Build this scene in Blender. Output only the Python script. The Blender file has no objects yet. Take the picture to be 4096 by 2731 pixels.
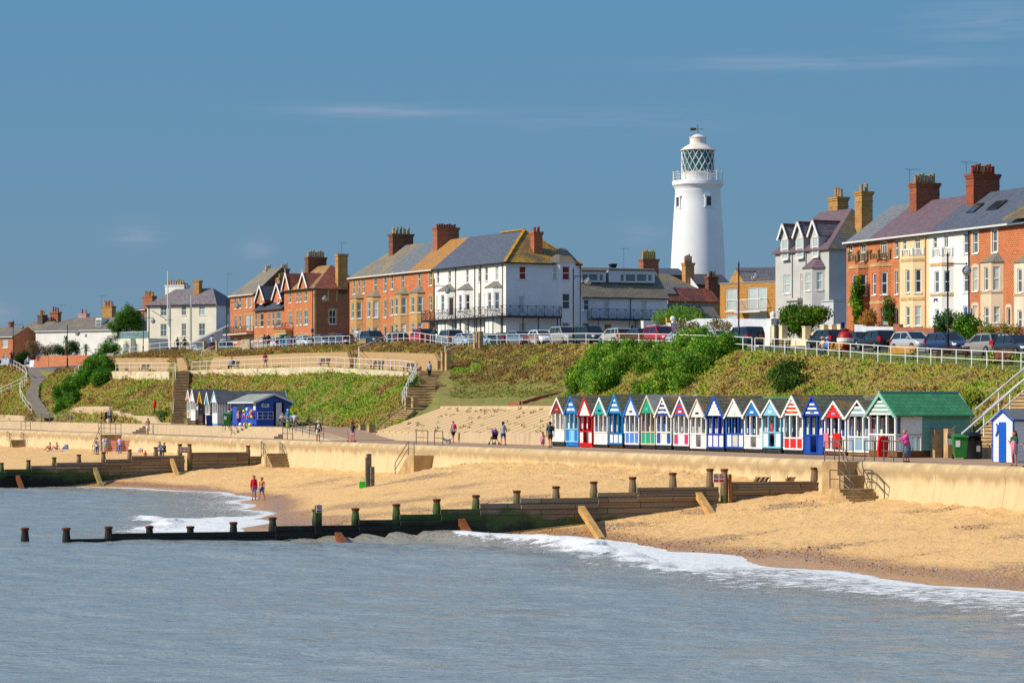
import bpy,math,random
import numpy as np
from mathutils import Vector,Matrix
from mathutils.bvhtree import BVHTree
rnd=random.Random(7)
F=10450.0;VH=1632.0;ZC=6.6;UC=2048.0
TX,TY=-0.3872,0.9220
NX,NY=0.9220,0.3872
OX,OY=23.77,121.5
SC=bpy.context.scene;COL=SC.collection
ZM=dict(Z1=(0,1050,.2976),Z2=(500,1000,.2743),Z3=(880,950,.3061),Z4=(1370,850,.3699),Z5=(1650,850,.37),Z6=(2280,950,.3061),Z7=(2600,470,.4338),Z8=(2850,850,.3507),R1=(3300,620,.4975),R2=(3000,1200,.466),R3=(2150,1540,.3401),R4=(2900,1540,.2764),R5=(3450,1500,.3507),R6=(650,1500,.3614),R7=(0,1400,.3698),R8=(750,1320,.4889),S1=(1400,1500,.3827),S2=(0,1780,.4677),S3=(1000,1750,.4677),S4=(2000,1750,.4677),S5=(3000,1750,.466),S7=(1400,1280,.4677),S8=(2200,1280,.4677),O=(0,0,1))
def g(z,x,y):
 a,b,k=ZM[z];return a+x*k,b+y*k
def C(t,n):return(OX+t*TX+n*NX,OY+t*TY+n*NY)
def C3(t,n,z):return Vector((*C(t,n),z))
def yn(U,n):return(74.8+n*1.0846)/(.42+(U-UC)/F)
def tU(U,n):return(yn(U,n)-OY-n*NY)/TY
def sn(U,n):return F/yn(U,n)
def pn(U,V,n):
 y=yn(U,n);return Vector(((U-UC)/F*y,y,ZC+(VH-V)/F*y))
def pnz(U,n,z):
 y=yn(U,n);return Vector(((U-UC)/F*y,y,z))
def ps(U,V,s):
 y=F/s;return Vector(((U-UC)/F*y,y,ZC+(VH-V)/F*y))
def tn(p):
 dx,dy=p[0]-OX,p[1]-OY;return dx*TX+dy*TY,dx*NX+dy*NY
def zat(V,y):return ZC+(VH-V)/F*y
def lin(c):
 if isinstance(c,str):
  c=c.lstrip('#');c=[int(c[i:i+2],16)/255 for i in(0,2,4)]
  return tuple(x/12.92 if x<=.04045 else((x+.055)/1.055)**2.4 for x in c)
 return tuple(c)
MATS={}
class NT:
 def __init__(s,name):
  s.m=bpy.data.materials.new(name);s.m.use_nodes=True;s.t=s.m.node_tree;s.b=s.t.nodes['Principled BSDF']
 def n(s,kind,**kw):
  x=s.t.nodes.new('ShaderNode'+kind)
  for k,v in kw.items():
   if k.startswith('i_'):x.inputs[k[2:].replace('_',' ')].default_value=v
   else:setattr(x,k,v)
  return x
 def l(s,a,b):s.t.links.new(a,b)
 def pos(s):return s.n('NewGeometry').outputs['Position']
 def noise(s,scale,detail=3,vec=None,rough=.6,sc=None):
  v=vec or s.pos()
  if sc:
   mp=s.n('Mapping');mp.inputs['Scale'].default_value=sc;s.l(v,mp.inputs['Vector']);v=mp.outputs[0]
  x=s.n('TexNoise');x.inputs['Scale'].default_value=scale;x.inputs['Detail'].default_value=detail;x.inputs['Roughness'].default_value=rough
  s.l(v,x.inputs['Vector']);return x.outputs['Fac']
 def ramp(s,fac,stops):
  r=s.n('ValToRGB');e=r.color_ramp.elements
  while len(e)<len(stops):e.new(.5)
  for i,(p,c)in enumerate(stops):
   e[i].position=p;c=(c,c,c)if isinstance(c,(int,float))else lin(c);e[i].color=(*c,1)
  s.l(fac,r.inputs[0]);return r.outputs[0]
 def mix(s,fac,a,b,mode='MIX'):
  x=s.n('Mix',data_type='RGBA',blend_type=mode)
  for i,v in((0,fac),(6,a),(7,b)):
   if hasattr(v,'links'):s.l(v,x.inputs[i])
   elif i==0:x.inputs[0].default_value=v
   else:x.inputs[i].default_value=(*lin(v),1)
  return x.outputs[2]
 def math(s,op,a,b=0.0,clamp=False):
  x=s.n('Math',operation=op,use_clamp=clamp)
  for i,v in enumerate((a,b)):
   if hasattr(v,'links'):s.l(v,x.inputs[i])
   else:x.inputs[i].default_value=v
  return x.outputs[0]
 def bump(s,h,strength=.3,dist=.02):
  x=s.n('Bump');x.inputs['Strength'].default_value=strength;x.inputs['Distance'].default_value=dist
  s.l(h,x.inputs['Height']);s.l(x.outputs[0],s.b.inputs['Normal']);return x
 def attr(s,name,fac=True):
  x=s.n('Attribute',attribute_name=name);return x.outputs['Fac' if fac else 'Color']
 def out(s,col=None,rough=None):
  if col is not None:
   if hasattr(col,'links'):s.l(col,s.b.inputs['Base Color'])
   else:s.b.inputs['Base Color'].default_value=(*lin(col),1)
  if rough is not None:
   if hasattr(rough,'links'):s.l(rough,s.b.inputs['Roughness'])
   else:s.b.inputs['Roughness'].default_value=rough
  return s.m
def M(col,rough=.75,var=.12,scale=1.5,metal=0.,name=None,spec=.3,bump=0.):
 key=('M',str(col),rough,var,scale,metal,bump)
 if key in MATS:return MATS[key]
 t=NT(name or 'paint');c=lin(col)
 t.b.inputs['Metallic'].default_value=metal;t.b.inputs['Specular IOR Level'].default_value=spec
 if var>0:
  f=t.noise(scale,4)
  a=tuple(max(0,x*(1-var*1.6))for x in c);b=tuple(min(1,x*(1+var))for x in c)
  t.out(t.mix(t.ramp(f,[(.3,0.),(.7,1.)]),a,b),rough)
 else:t.out(c,rough)
 if bump:t.bump(t.noise(scale*6,3),.4,bump)
 MATS[key]=t.m;return t.m
def brick(c1,c2,mortar,grime=.25):
 key=('B',c1,c2,mortar)
 if key in MATS:return MATS[key]
 t=NT('brickwork');uv=t.n('UVMap').outputs[0]
 bt=t.n('TexBrick');bt.inputs['Scale'].default_value=1;bt.inputs['Brick Width'].default_value=.26;bt.inputs['Row Height'].default_value=.16
 bt.inputs['Mortar Size'].default_value=.022;bt.inputs['Color1'].default_value=(*lin(c1),1);bt.inputs['Color2'].default_value=(*lin(c2),1)
 bt.inputs['Mortar'].default_value=(*lin(mortar),1);bt.inputs['Bias'].default_value=-.1
 t.l(uv,bt.inputs['Vector'])
 f=t.noise(.9,5);c=t.mix(t.math('MULTIPLY',t.ramp(f,[(.35,1.),(.62,0.)]),grime),bt.outputs[0],'#4a3024')
 f2=t.noise(5,3);c=t.mix(.45,c,t.mix(f2,'#503020','#ffe2c0'),'OVERLAY')
 t.out(c,.9);t.bump(bt.outputs['Fac'],.3,-.01);MATS[key]=t.m;return t.m
def tiles(c1,c2,lichen=None,amt=.5,row=.28,w=.3,gap='#1c1c20',name='roof_tiles',rough=.7):
 key=('T',c1,c2,lichen,amt,row)
 if key in MATS:return MATS[key]
 t=NT(name);uv=t.n('UVMap').outputs[0]
 bt=t.n('TexBrick');bt.inputs['Scale'].default_value=1;bt.inputs['Brick Width'].default_value=w;bt.inputs['Row Height'].default_value=row
 bt.inputs['Mortar Size'].default_value=.02;bt.inputs['Mortar Smooth'].default_value=.6
 bt.inputs['Color1'].default_value=(*lin(c1),1);bt.inputs['Color2'].default_value=(*lin(c2),1);bt.inputs['Mortar'].default_value=(*lin(gap),1)
 t.l(uv,bt.inputs['Vector']);c=bt.outputs[0]
 f2=t.noise(1.2,5,uv,.7);c=t.mix(.35,c,t.mix(f2,'#30303a','#e8e0d8'),'OVERLAY')
 if lichen:
  f=t.noise(.55,6,None,.75);f3=t.noise(4,3,None)
  m=t.math('MULTIPLY',t.ramp(f,[(.62-amt*.35,0.),(.75-amt*.3,1.)]),t.ramp(f3,[(.35,.25),(.6,1.)]))
  c=t.mix(m,c,lichen)
 t.out(c,rough);t.bump(bt.outputs['Fac'],.5,-.03);MATS[key]=t.m;return t.m
def glass(dark='#20262c',rough=.06):
 key=('G',dark)
 if key in MATS:return MATS[key]
 t=NT('window_glass');f=t.noise(.7,2)
 t.out(t.mix(f,dark,tuple(min(1,x*2.2+.01)for x in lin(dark))),rough);t.b.inputs['Specular IOR Level'].default_value=.7
 MATS[key]=t.m;return t.m
WO={}
class MB:
 def __init__(s):s.v=[];s.f=[];s.mi=[];s.uvs=None
 def add(s,pts,faces,mi=0):
  o=len(s.v);s.v+=[tuple(p)for p in pts]
  for f in faces:s.f.append(tuple(i+o for i in f));s.mi.append(mi)
  return s
 def quad(s,a,b,c,d,mi=0):return s.add([a,b,c,d],[(0,1,2,3)],mi)
 def poly(s,pts,mi=0):return s.add(pts,[tuple(range(len(pts)))],mi)
 def box8(s,p,mi=0):return s.add(p,[(0,3,2,1),(4,5,6,7),(0,1,5,4),(1,2,6,5),(2,3,7,6),(3,0,4,7)],mi)
 def prism(s,pts,dz,mi=0):
  n=len(pts);d=Vector(dz);q=[Vector(p)for p in pts]
  return s.add(q+[p+d for p in q],[tuple(range(n))[::-1],tuple(range(n,2*n))]+[(i,(i+1)%n,(i+1)%n+n,i+n)for i in range(n)],mi)
 def bar(s,a,b,w,h=None,mi=0,up=Vector((0,0,1))):
  a=Vector(a);b=Vector(b);h=h or w;d=(b-a)
  if d.length<1e-6:return s
  d.normalize();x=d.cross(up)
  if x.length<1e-3:x=d.cross(Vector((TX,TY,0)))
  x.normalize();y=x.cross(d);x=x*w/2;y=y*h/2
  return s.box8([a-x-y,a+x-y,a+x+y,a-x+y,b-x-y,b+x-y,b+x+y,b-x+y],mi)
 def tube(s,pts,r,seg=6,mi=0,cap=True):
  pts=[Vector(p)for p in pts];rs=r if isinstance(r,(list,tuple))else[r]*len(pts);o=len(s.v);prev=None
  for i,p in enumerate(pts):
   d=(pts[min(i+1,len(pts)-1)]-pts[max(i-1,0)]).normalized()
   x=d.cross(Vector((0,0,1)))
   if x.length<.05:x=d.cross(Vector((0,1,0)))
   x.normalize()
   if prev is not None and x.dot(prev)<0:x=-x
   prev=x;y=d.cross(x)
   for k in range(seg):
    an=2*math.pi*k/seg;s.v.append(tuple(p+x*math.cos(an)*rs[i]+y*math.sin(an)*rs[i]))
  for i in range(len(pts)-1):
   for k in range(seg):
    a=o+i*seg+k;b=o+i*seg+(k+1)%seg;s.f.append((a,b,b+seg,a+seg));s.mi.append(mi)
  if cap:
   s.f.append(tuple(o+k for k in range(seg))[::-1]);s.f.append(tuple(o+(len(pts)-1)*seg+k for k in range(seg)));s.mi+=[mi,mi]
  return s
 def lathe(s,c,prof,seg=16,mi=0):
  o=len(s.v)
  for r,z in prof:
   for k in range(seg):
    an=2*math.pi*k/seg;s.v.append((c[0]+r*math.cos(an),c[1]+r*math.sin(an),c[2]+z))
  for i in range(len(prof)-1):
   for k in range(seg):
    a=o+i*seg+k;b=o+i*seg+(k+1)%seg;s.f.append((a,b,b+seg,a+seg));s.mi.append(mi)
  s.f.append(tuple(o+k for k in range(seg))[::-1]);s.f.append(tuple(o+(len(prof)-1)*seg+k for k in range(seg)));s.mi+=[mi,mi]
  return s
 def ball(s,c,r,seg=10,rings=6,mi=0):
  r=r if isinstance(r,(list,tuple))else(r,r,r);o=len(s.v);c=Vector(c)
  for i in range(rings+1):
   ph=math.pi*i/rings-math.pi/2
   for k in range(seg):
    an=2*math.pi*k/seg;s.v.append((c[0]+r[0]*math.cos(ph)*math.cos(an),c[1]+r[1]*math.cos(ph)*math.sin(an),c[2]+r[2]*math.sin(ph)))
  for i in range(rings):
   for k in range(seg):
    a=o+i*seg+k;b=o+i*seg+(k+1)%seg;s.f.append((a,b,b+seg,a+seg));s.mi.append(mi)
  return s
 def build(s,name,mats,parent=None,smooth=False,loc=None):
  if not s.v:return None
  if not isinstance(mats,(list,tuple)):mats=[mats]
  base=WO[parent.name]if parent is not None else Vector(loc if loc is not None else(0,0,0))
  if parent is None and loc is None:
   a=np.array(s.v);base=Vector((float((a[:,0].min()+a[:,0].max())/2),float((a[:,1].min()+a[:,1].max())/2),float(a[:,2].min())))
  me=bpy.data.meshes.new(name)
  V=np.array(s.v,dtype=float)-np.array(base)
  me.from_pydata(V.tolist(),[],s.f)
  for m in mats:me.materials.append(m)
  if len(mats)>1:me.polygons.foreach_set('material_index',s.mi)
  uvl=me.uv_layers.new(name='UVMap');A=np.array(s.v);uv=np.zeros((len(me.loops),2));li=0
  for f in s.f:
   P=A[list(f)];nn=np.cross(P[1]-P[0],P[2]-P[0])if len(f)>=3 else np.array((0,0,1.))
   L=np.linalg.norm(nn)
   if L<1e-9 and len(f)>3:nn=np.cross(P[2]-P[0],P[3]-P[0]);L=np.linalg.norm(nn)
   nn=nn/(L or 1);hx=np.array((-nn[1],nn[0],0.));h=np.linalg.norm(hx)
   hx=hx/h if h>.01 else np.array((TX,TY,0.));vy=np.cross(nn,hx)
   uv[li:li+len(f),0]=P@hx;uv[li:li+len(f),1]=P@vy;li+=len(f)
  uvl.data.foreach_set('uv',uv.ravel())
  if smooth:me.polygons.foreach_set('use_smooth',[True]*len(s.f))
  me.validate();me.update()
  o=bpy.data.objects.new(name,me);COL.objects.link(o)
  if parent is not None:o.parent=parent
  else:o.location=base
  WO[o.name]=base
  if smooth=='auto':
   me.set_sharp_from_angle(angle=math.radians(40))
  return o
def tag(o,label=None,cat=None,group=None,kind=None):
 for k,v in(('label',label),('category',cat),('group',group),('kind',kind)):
  if v:o[k]=v
 return o
def root(name,loc,label,cat,group=None):
 o=bpy.data.objects.new(name,None);o.empty_display_size=.3;o.location=loc;COL.objects.link(o);WO[o.name]=Vector(loc)
 return tag(o,label,cat,group)
def copy_tree(o,loc,label=None,rotz=None):
 kids=[c for c in bpy.data.objects if c.parent==o]
 c=o.copy();COL.objects.link(c);c.location=loc
 if rotz is not None:c.rotation_euler=(0,0,rotz)
 if label:c['label']=label
 for k in kids:
  d=k.copy();COL.objects.link(d);d.parent=c
  for k2 in[q for q in bpy.data.objects if q.parent==k]:
   e=k2.copy();COL.objects.link(e);e.parent=d
 return c
def npmesh(name,V,Fc,mats,base=None,attrs=None,mi=None,smooth=False,parent=None):
 V=np.asarray(V,dtype=np.float32);Fc=np.asarray(Fc,dtype=np.int32);k=Fc.shape[1]
 if parent is not None:base=WO[parent.name]
 if base is None:base=((V[:,0].min()+V[:,0].max())/2,(V[:,1].min()+V[:,1].max())/2,V[:,2].min())
 base=Vector([float(x)for x in base])
 me=bpy.data.meshes.new(name);me.vertices.add(len(V));me.vertices.foreach_set('co',(V-np.array(base,dtype=np.float32)).ravel())
 me.loops.add(Fc.size);me.loops.foreach_set('vertex_index',Fc.ravel());me.polygons.add(len(Fc))
 me.polygons.foreach_set('loop_start',np.arange(len(Fc),dtype=np.int32)*k);me.polygons.foreach_set('loop_total',np.full(len(Fc),k,dtype=np.int32))
 if mi is not None:me.polygons.foreach_set('material_index',np.asarray(mi,dtype=np.int32))
 if smooth:me.polygons.foreach_set('use_smooth',np.ones(len(Fc),dtype=bool))
 for m in(mats if isinstance(mats,(list,tuple))else[mats]):me.materials.append(m)
 for nm,dat in(attrs or{}).items():
  dat=np.asarray(dat,dtype=np.float32)
  if dat.ndim==1:
   a=me.attributes.new(nm,'FLOAT','POINT');a.data.foreach_set('value',dat)
  else:
   a=me.attributes.new(nm,'FLOAT_COLOR','POINT');a.data.foreach_set('color',np.hstack([dat,np.ones((len(dat),1),np.float32)]).ravel())
 me.update();me.validate()
 o=bpy.data.objects.new(name,me);COL.objects.link(o)
 if parent is not None:o.parent=parent
 else:o.location=base
 WO[o.name]=base;return o
def gridfaces(nr,nc):
 i=np.arange(nr-1)[:,None]*nc+np.arange(nc-1)[None,:];i=i.ravel()
 return np.stack([i,i+1,i+nc+1,i+nc],1)
_rs=np.random.RandomState(3);_lat=_rs.rand(256,256)
def vnoise(x,y):
 x=np.asarray(x,float);y=np.asarray(y,float);xi=np.floor(x).astype(int);yi=np.floor(y).astype(int)
 fx=x-xi;fy=y-yi;fx=fx*fx*(3-2*fx);fy=fy*fy*(3-2*fy)
 a=_lat[xi&255,yi&255];b=_lat[(xi+1)&255,yi&255];c=_lat[xi&255,(yi+1)&255];d=_lat[(xi+1)&255,(yi+1)&255]
 return(a*(1-fx)+b*fx)*(1-fy)+(c*(1-fx)+d*fx)*fy
def fbm(x,y,o=4):
 s=0;a=.5
 for k in range(o):s=s+a*vnoise(x*2**k+17*k,y*2**k+31*k);a*=.5
 return s
cam=bpy.data.cameras.new('camera');co=bpy.data.objects.new('camera',cam);COL.objects.link(co);SC.camera=co
co.location=(0,0,ZC);co.rotation_euler=(math.radians(90),0,0)
cam.lens=36*F/4096;cam.sensor_width=36;cam.shift_y=(VH-1365.5)/4096;cam.clip_start=1;cam.clip_end=12000
SUND=Vector((-.95,-.30,0)).normalized();EL=math.radians(36)
sdir=Vector((SUND.x*math.cos(EL),SUND.y*math.cos(EL),math.sin(EL)))
sl=bpy.data.lights.new('sun','SUN');sl.energy=4.0;sl.angle=math.radians(.55);sl.color=(1,.90,.74)
so=bpy.data.objects.new('sun',sl);COL.objects.link(so);so.rotation_euler=sdir.to_track_quat('Z','Y').to_euler();so.location=(-100,-40,100)
w=bpy.data.worlds.new('World');SC.world=w;w.use_nodes=True;nt=w.node_tree;bg=nt.nodes['Background']
def wn(k):return nt.nodes.new('ShaderNode'+k)
sky=wn('TexSky');sky.sky_type='NISHITA';sky.sun_disc=False;sky.sun_elevation=EL;sky.sun_rotation=math.atan2(SUND.x,SUND.y)
sky.air_density=1.0;sky.dust_density=.3;sky.ozone_density=2.5
tc=wn('TexCoord');sep=wn('SeparateXYZ');nt.links.new(tc.outputs['Generated'],sep.inputs[0])
rp=wn('ValToRGB');e=rp.color_ramp.elements
SKYT=[(0.,(.142,.236,.318)),(.035,(.140,.240,.335)),(.075,(.122,.240,.355)),(.16,(.090,.232,.382)),(.35,(.10,.26,.45)),(1.,(.09,.2,.4))]
while len(e)<len(SKYT):e.new(.5)
for i,(p,c)in enumerate(SKYT):e[i].position=p;e[i].color=(*c,1)
nt.links.new(sep.outputs[2],rp.inputs[0])
def cloud(zc,zw,xc,xw,scale,amt,sy=9):
 mp=wn('Mapping');mp.inputs['Scale'].default_value=(scale,1,scale*sy);nt.links.new(tc.outputs['Generated'],mp.inputs[0])
 no=wn('TexNoise');no.inputs['Scale'].default_value=3;no.inputs['Detail'].default_value=6;no.inputs['Roughness'].default_value=.55;nt.links.new(mp.outputs[0],no.inputs['Vector'])
 def m(op,a,b=0.,cl=False):
  x=wn('Math');x.operation=op;x.use_clamp=cl
  for i,v in enumerate((a,b)):
   if hasattr(v,'links'):nt.links.new(v,x.inputs[i])
   else:x.inputs[i].default_value=v
  return x.outputs[0]
 dz=m('DIVIDE',m('SUBTRACT',sep.outputs[2],zc),zw);dx=m('DIVIDE',m('SUBTRACT',sep.outputs[0],xc),xw)
 r2=m('ADD',m('MULTIPLY',dz,dz),m('MULTIPLY',dx,dx));win=m('POWER',2.718,m('MULTIPLY',r2,-1.0))
 k=m('MULTIPLY',m('SUBTRACT',no.outputs['Fac'],.33,True),2.2,True)
 return m('MULTIPLY',m('MULTIPLY',win,k),amt),m
def dirz(V):return(VH-V)/F
clouds=[]
for V,dv,U,du,scl,amt in((455,26,1480,330,6,.35),(270,28,3300,560,6,.30),(130,70,3900,260,8,.26),(945,45,560,95,14,.26),(1000,40,1030,60,14,.26),(940,40,2560,90,14,.16),(1260,40,10,90,12,.3),(500,60,2400,500,6,.12)):
 c,m=cloud(dirz(V),dv/F,(U-UC)/F,du/F,scl,amt*1.1,5 if du<200 else 14);clouds.append(c)
acc=clouds[0]
for c in clouds[1:]:acc=m('ADD',acc,c,True)
mx=wn('Mix');mx.data_type='RGBA';nt.links.new(acc,mx.inputs[0]);nt.links.new(rp.outputs[0],mx.inputs[6]);mx.inputs[7].default_value=(.52,.50,.56,1)
m2=wn('Mix');m2.data_type='RGBA'
sc_=wn('VectorMath');sc_.operation='SCALE';sc_.inputs['Scale'].default_value=.15;nt.links.new(sky.outputs[0],sc_.inputs[0])
mr=wn('MapRange');mr.inputs['From Min'].default_value=.17;mr.inputs['From Max'].default_value=.6;nt.links.new(sep.outputs[2],mr.inputs['Value'])
nt.links.new(mr.outputs[0],m2.inputs[0]);nt.links.new(mx.outputs[2],m2.inputs[6]);nt.links.new(sc_.outputs[0],m2.inputs[7])
up=wn('VectorMath');up.operation='SCALE';up.inputs['Scale'].default_value=10;nt.links.new(m2.outputs[2],up.inputs[0])
nt.links.new(up.outputs[0],bg.inputs['Color']);bg.inputs['Strength'].default_value=.1
SC.cycles.use_denoising=False;SC.cycles.sample_clamp_direct=2.5;SC.cycles.sample_clamp_indirect=2.0;SC.render.filter_size=1.2
vs=SC.view_settings;vs.view_transform='Standard';vs.look='None';vs.exposure=.30;vs.gamma=1;vs.use_curve_mapping=False
SC.cycles.max_bounces=5;SC.cycles.diffuse_bounces=2;SC.cycles.glossy_bounces=2;SC.cycles.transparent_max_bounces=6;SC.cycles.caustics_reflective=False;SC.cycles.caustics_refractive=False
ZFT=[]
for U,z in((4600,1.9),(4096,1.92),(3560,2.07),(3250,2.3),(2900,2.77),(2470,3.04),(2000,3.0),(1850,2.75),(1701,2.0),(1640,1.8),(1400,1.69),(1140,1.73),(1000,1.7),(700,2.15),(450,2.15),(0,1.85),(-800,1.8)):
 ZFT.append((tU(U,-1),z))
ZFT.sort();NWT=[(-200,-16.5),(-20,-16.3),(5,-15.3),(17,-15),(19.6,-17.5),(22,-27.5),(34,-26.5),(50,-22),(64,-17),(80,-12.8),(95,-11.6),(108,-13.5),(114,-16),(118,-27),(140,-30),(400,-30)]
def zfoot(t):return np.interp(t,[a for a,b in ZFT],[b for a,b in ZFT])
def nwat(t):return np.interp(t,[a for a,b in NWT],[b for a,b in NWT])
def beach_z(t,n):
 t=np.asarray(t,float);n=np.asarray(n,float)
 zf=zfoot(t);nw=nwat(t)+1.0*np.sin(t/6.3)+.5*np.sin(t/2.1+1)
 k=n/nw;berm=np.clip(k,0,1)
 z=np.where(k<1,zf*(1-berm**1.15),-(k-1)*1.6)
 bump=.10*(fbm(t*.5,n*.8)-.45)+.05*(fbm(t*1.7+9,n*2.2)-.45)
 mound=np.clip(zf-2.2,0,1)*np.clip(1+n/8,0,1)
 hs=np.clip(1+n/11,0,1)
 z=z+bump*np.clip(z,.15,1)+hs*.38*(fbm(t*1.1+3,n*1.3)-.48)+(mound*.5+.35*hs)*(fbm(t*2.8+3,n*2.8)-.48)
 return z
def axis(segs):
 a=[np.arange(x0,x1,st)for x0,x1,st in segs];return np.concatenate(a+[[segs[-1][1]]])
def on_beach(U,V):
 for k in range(4000):
  y=60+k*.1;x=(U-UC)/F*y;z=ZC+(VH-V)/F*y;t,n=tn((x,y))
  if n<0.2 and z<=float(beach_z(t,n)):return Vector((x,y,float(beach_z(t,n))))
 y=yn(U,-2.2);x=(U-UC)/F*y;t,n=tn((x,y));return Vector((x,y,float(beach_z(t,n))))
ta=axis([(-140,-20,3),(-20,70,.35),(70,130,.5),(130,330,1.2),(330,900,30)]);na=axis([(-400,-60,20),(-60,-34,2),(-34,.6,.33)])
TT,NN=np.meshgrid(ta,na,indexing='ij');Z=beach_z(TT,NN)
def blob(t,n,tc,nc,rt,rn,tilt=0):
 dt=t-tc;dn=n-nc-tilt*dt;return np.exp(-(dt/rt)**2-(dn/rn)**2)
KW=NN/nwat(TT)
peb=np.zeros_like(Z)
peb+=.8*np.exp(-((KW-.92)/.08)**2)*(.35+1.1*fbm(TT*.12,NN*.3))
peb+=.35*np.exp(-((KW-.75)/.12)**2)*(fbm(TT*.1+7,NN*.4)>.5)
def pebspot(U,V,ru,rv,a):
 p=on_beach(U,V);q=on_beach(U+ru,V);r=on_beach(U,V+rv)
 if p is None:return
 Xs=OX+TT*TX+NN*NX;Ys=OY+TT*TY+NN*NY
 u=(Xs/Ys*F+UC-U)/ru;v=(Ys-p[1])/max(.4,abs((r[1]if r else p[1]-2)-p[1]))
 global peb
 peb=peb+.8*a*np.exp(-u*u-v*v)
for a in((1180,1862,160,8,1.),(1290,1925,150,12,.8),(1420,1935,100,8,.7),(1700,1905,170,14,1.),(1850,1945,150,10,.8),(2000,1998,220,14,.8),(1680,1998,160,10,.75),(2100,1990,100,8,.6),(1560,1975,90,8,.6),(3150,2020,150,10,.95),(3330,2010,140,7,.8),(3760,2040,220,9,.75),(3900,2108,120,14,.8),(4060,2145,110,12,.8),(1300,2040,200,12,.6),(1500,2060,260,14,.65),(1180,2090,200,18,.8),(2440,2105,200,8,.8),(2790,2048,110,14,.9),(2900,2150,260,12,.6),(3400,2180,220,10,.7),(3700,2215,160,10,.6),(4000,2290,150,25,.9),(500,1915,300,6,.7),(300,1850,260,6,.6),(800,1865,120,8,.7),(100,1830,200,5,.5),(2050,1950,300,12,.35),(2400,1965,200,10,.3)):pebspot(*a)
wet=np.clip((KW-.80)/.12+.5*(fbm(TT*.2+5,NN*.2)-.5),0,1)*(KW<1.4)
Xb,Yb=C(TT,NN)
t=NT('beach_sand');ap=t.attr('peb');aw=t.attr('wet')
f1=t.noise(.35,5);f2=t.noise(9,4);sand=t.mix(f1,'#dcae70','#eec88a');sand=t.mix(t.math('MULTIPLY',t.ramp(f2,[(.40,0.),(.70,1.)]),.75),sand,'#b98a4c');sand=t.mix(t.math('MULTIPLY',t.ramp(t.noise(2.4,5,None,.7),[(.5,0.),(.72,1.)]),.45),sand,'#b5864e')
vo=t.n('TexVoronoi');vo.inputs['Scale'].default_value=7;t.l(t.pos(),vo.inputs['Vector'])
stone=t.mix(.75,t.mix(vo.outputs['Color'],'#8a6a48','#c8ae90'),t.ramp(vo.outputs['Color'],[(.0,'#7a5434'),(.3,'#b47a42'),(.55,'#c89c62'),(.8,'#a39a90'),(1.,'#e4d8c4')]))
n3=t.noise(2.2,6,None,.75,(1,1,1));n4=t.noise(14,2)
mask=t.math('ADD',t.math('MULTIPLY',ap,.62),t.math('MULTIPLY',t.math('SUBTRACT',n3,.5),.9))
mask=t.math('ADD',mask,t.math('MULTIPLY',t.math('SUBTRACT',n4,.5),.9));mask=t.ramp(mask,[(.28,0.),(.42,1.)])
v2=t.n('TexVoronoi');v2.inputs['Scale'].default_value=2.6;t.l(t.pos(),v2.inputs['Vector'])
dots=t.math('MULTIPLY',t.ramp(v2.outputs['Distance'],[(.13,1.),(.2,0.)]),t.ramp(n3,[(.45,0.),(.5,1.)]))
c=t.mix(dots,sand,'#7a5a3c');c=t.mix(mask,c,stone);c=t.mix(t.math('MULTIPLY',aw,.62),c,'#a8733e')
rg=t.n('MapRange');rg.inputs['To Min'].default_value=.95;rg.inputs['To Max'].default_value=.28;t.l(aw,rg.inputs[0])
t.out(c,rg.outputs[0]);hb=t.math('ADD',t.math('MULTIPLY',vo.outputs['Distance'],mask),t.math('MULTIPLY',f2,.7));t.bump(t.math('ADD',hb,t.math('MULTIPLY',t.noise(1.8,4,None,.6),1.4)),.75,.10)
nr,nc=TT.shape
beach=npmesh('beach',np.stack([Xb,Yb,Z],-1).reshape(-1,3),gridfaces(nr,nc),t.m,base=(0,0,0),attrs=dict(peb=np.clip(peb,0,1.2).ravel(),wet=wet.ravel()),smooth=True)
tag(beach,kind='structure')
xa=axis([(-3000,-120,180),(-120,-50,2.5),(-50,45,.34),(45,60,3)]);ya=axis([(-1500,30,90),(30,60,2),(60,110,.17),(110,240,.3),(240,300,3)])
XX,YY=np.meshgrid(xa,ya,indexing='ij');St=(XX-OX)*TX+(YY-OY)*TY;Sn=(XX-OX)*NX+(YY-OY)*NY
nwS=nwat(St)+1.0*np.sin(St/6.3)+.5*np.sin(St/2.1+1);off=nwS-Sn
def chop(X,Y):
 z=0
 r=np.random.RandomState(5)
 for k in range(34):
  L=0.9*1.115**k;a=.0085*L**.45;an=math.radians(78)+r.normal(0,.38);q=2*math.pi/L
  z=z+a*np.sin(q*(X*math.cos(an)+Y*math.sin(an))+r.rand()*6.28)
 return z
near=(np.abs(XX)<60)&(YY>55)&(YY<245)
zs=np.where(near,chop(XX,YY)*np.clip(.25+off/10,.25,1),0)
def breaker(t0,t1,o0,hgt,wid,soft=4):
 cr=off-(o0+.7*np.sin(St/2.3)+.4*np.sin(St*1.9));w_=1/(1+np.exp(-(St-t0)/soft*4))*1/(1+np.exp((St-t1)/soft*4))
 prof=np.where(cr<0,np.exp(-(cr/(.45*wid))**2),np.exp(-(cr/(1.8*wid))**2));return hgt*prof*w_,w_,cr
b1,w1,c1=breaker(5.5,21.0,3.6,.5,.7,2);b2,w2,c2=breaker(38,48,6.0,.24,.5,2.5);b3,w3,c3=breaker(-12,1,5.5,.3,1.1,3);b4,w4,c4=breaker(-5,22,9,.12,1.6,4)
zs=zs+b1+b2+b3+b4
foam=np.clip(1.2-off/6.0,0,1)**1.2*.86+1.1*w1*np.exp(-((c1-.1)/.6)**2)+.8*w2*np.exp(-((c2-.2)/1.1)**2)+.45*w3*np.exp(-((c3)/.8)**2)
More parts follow.
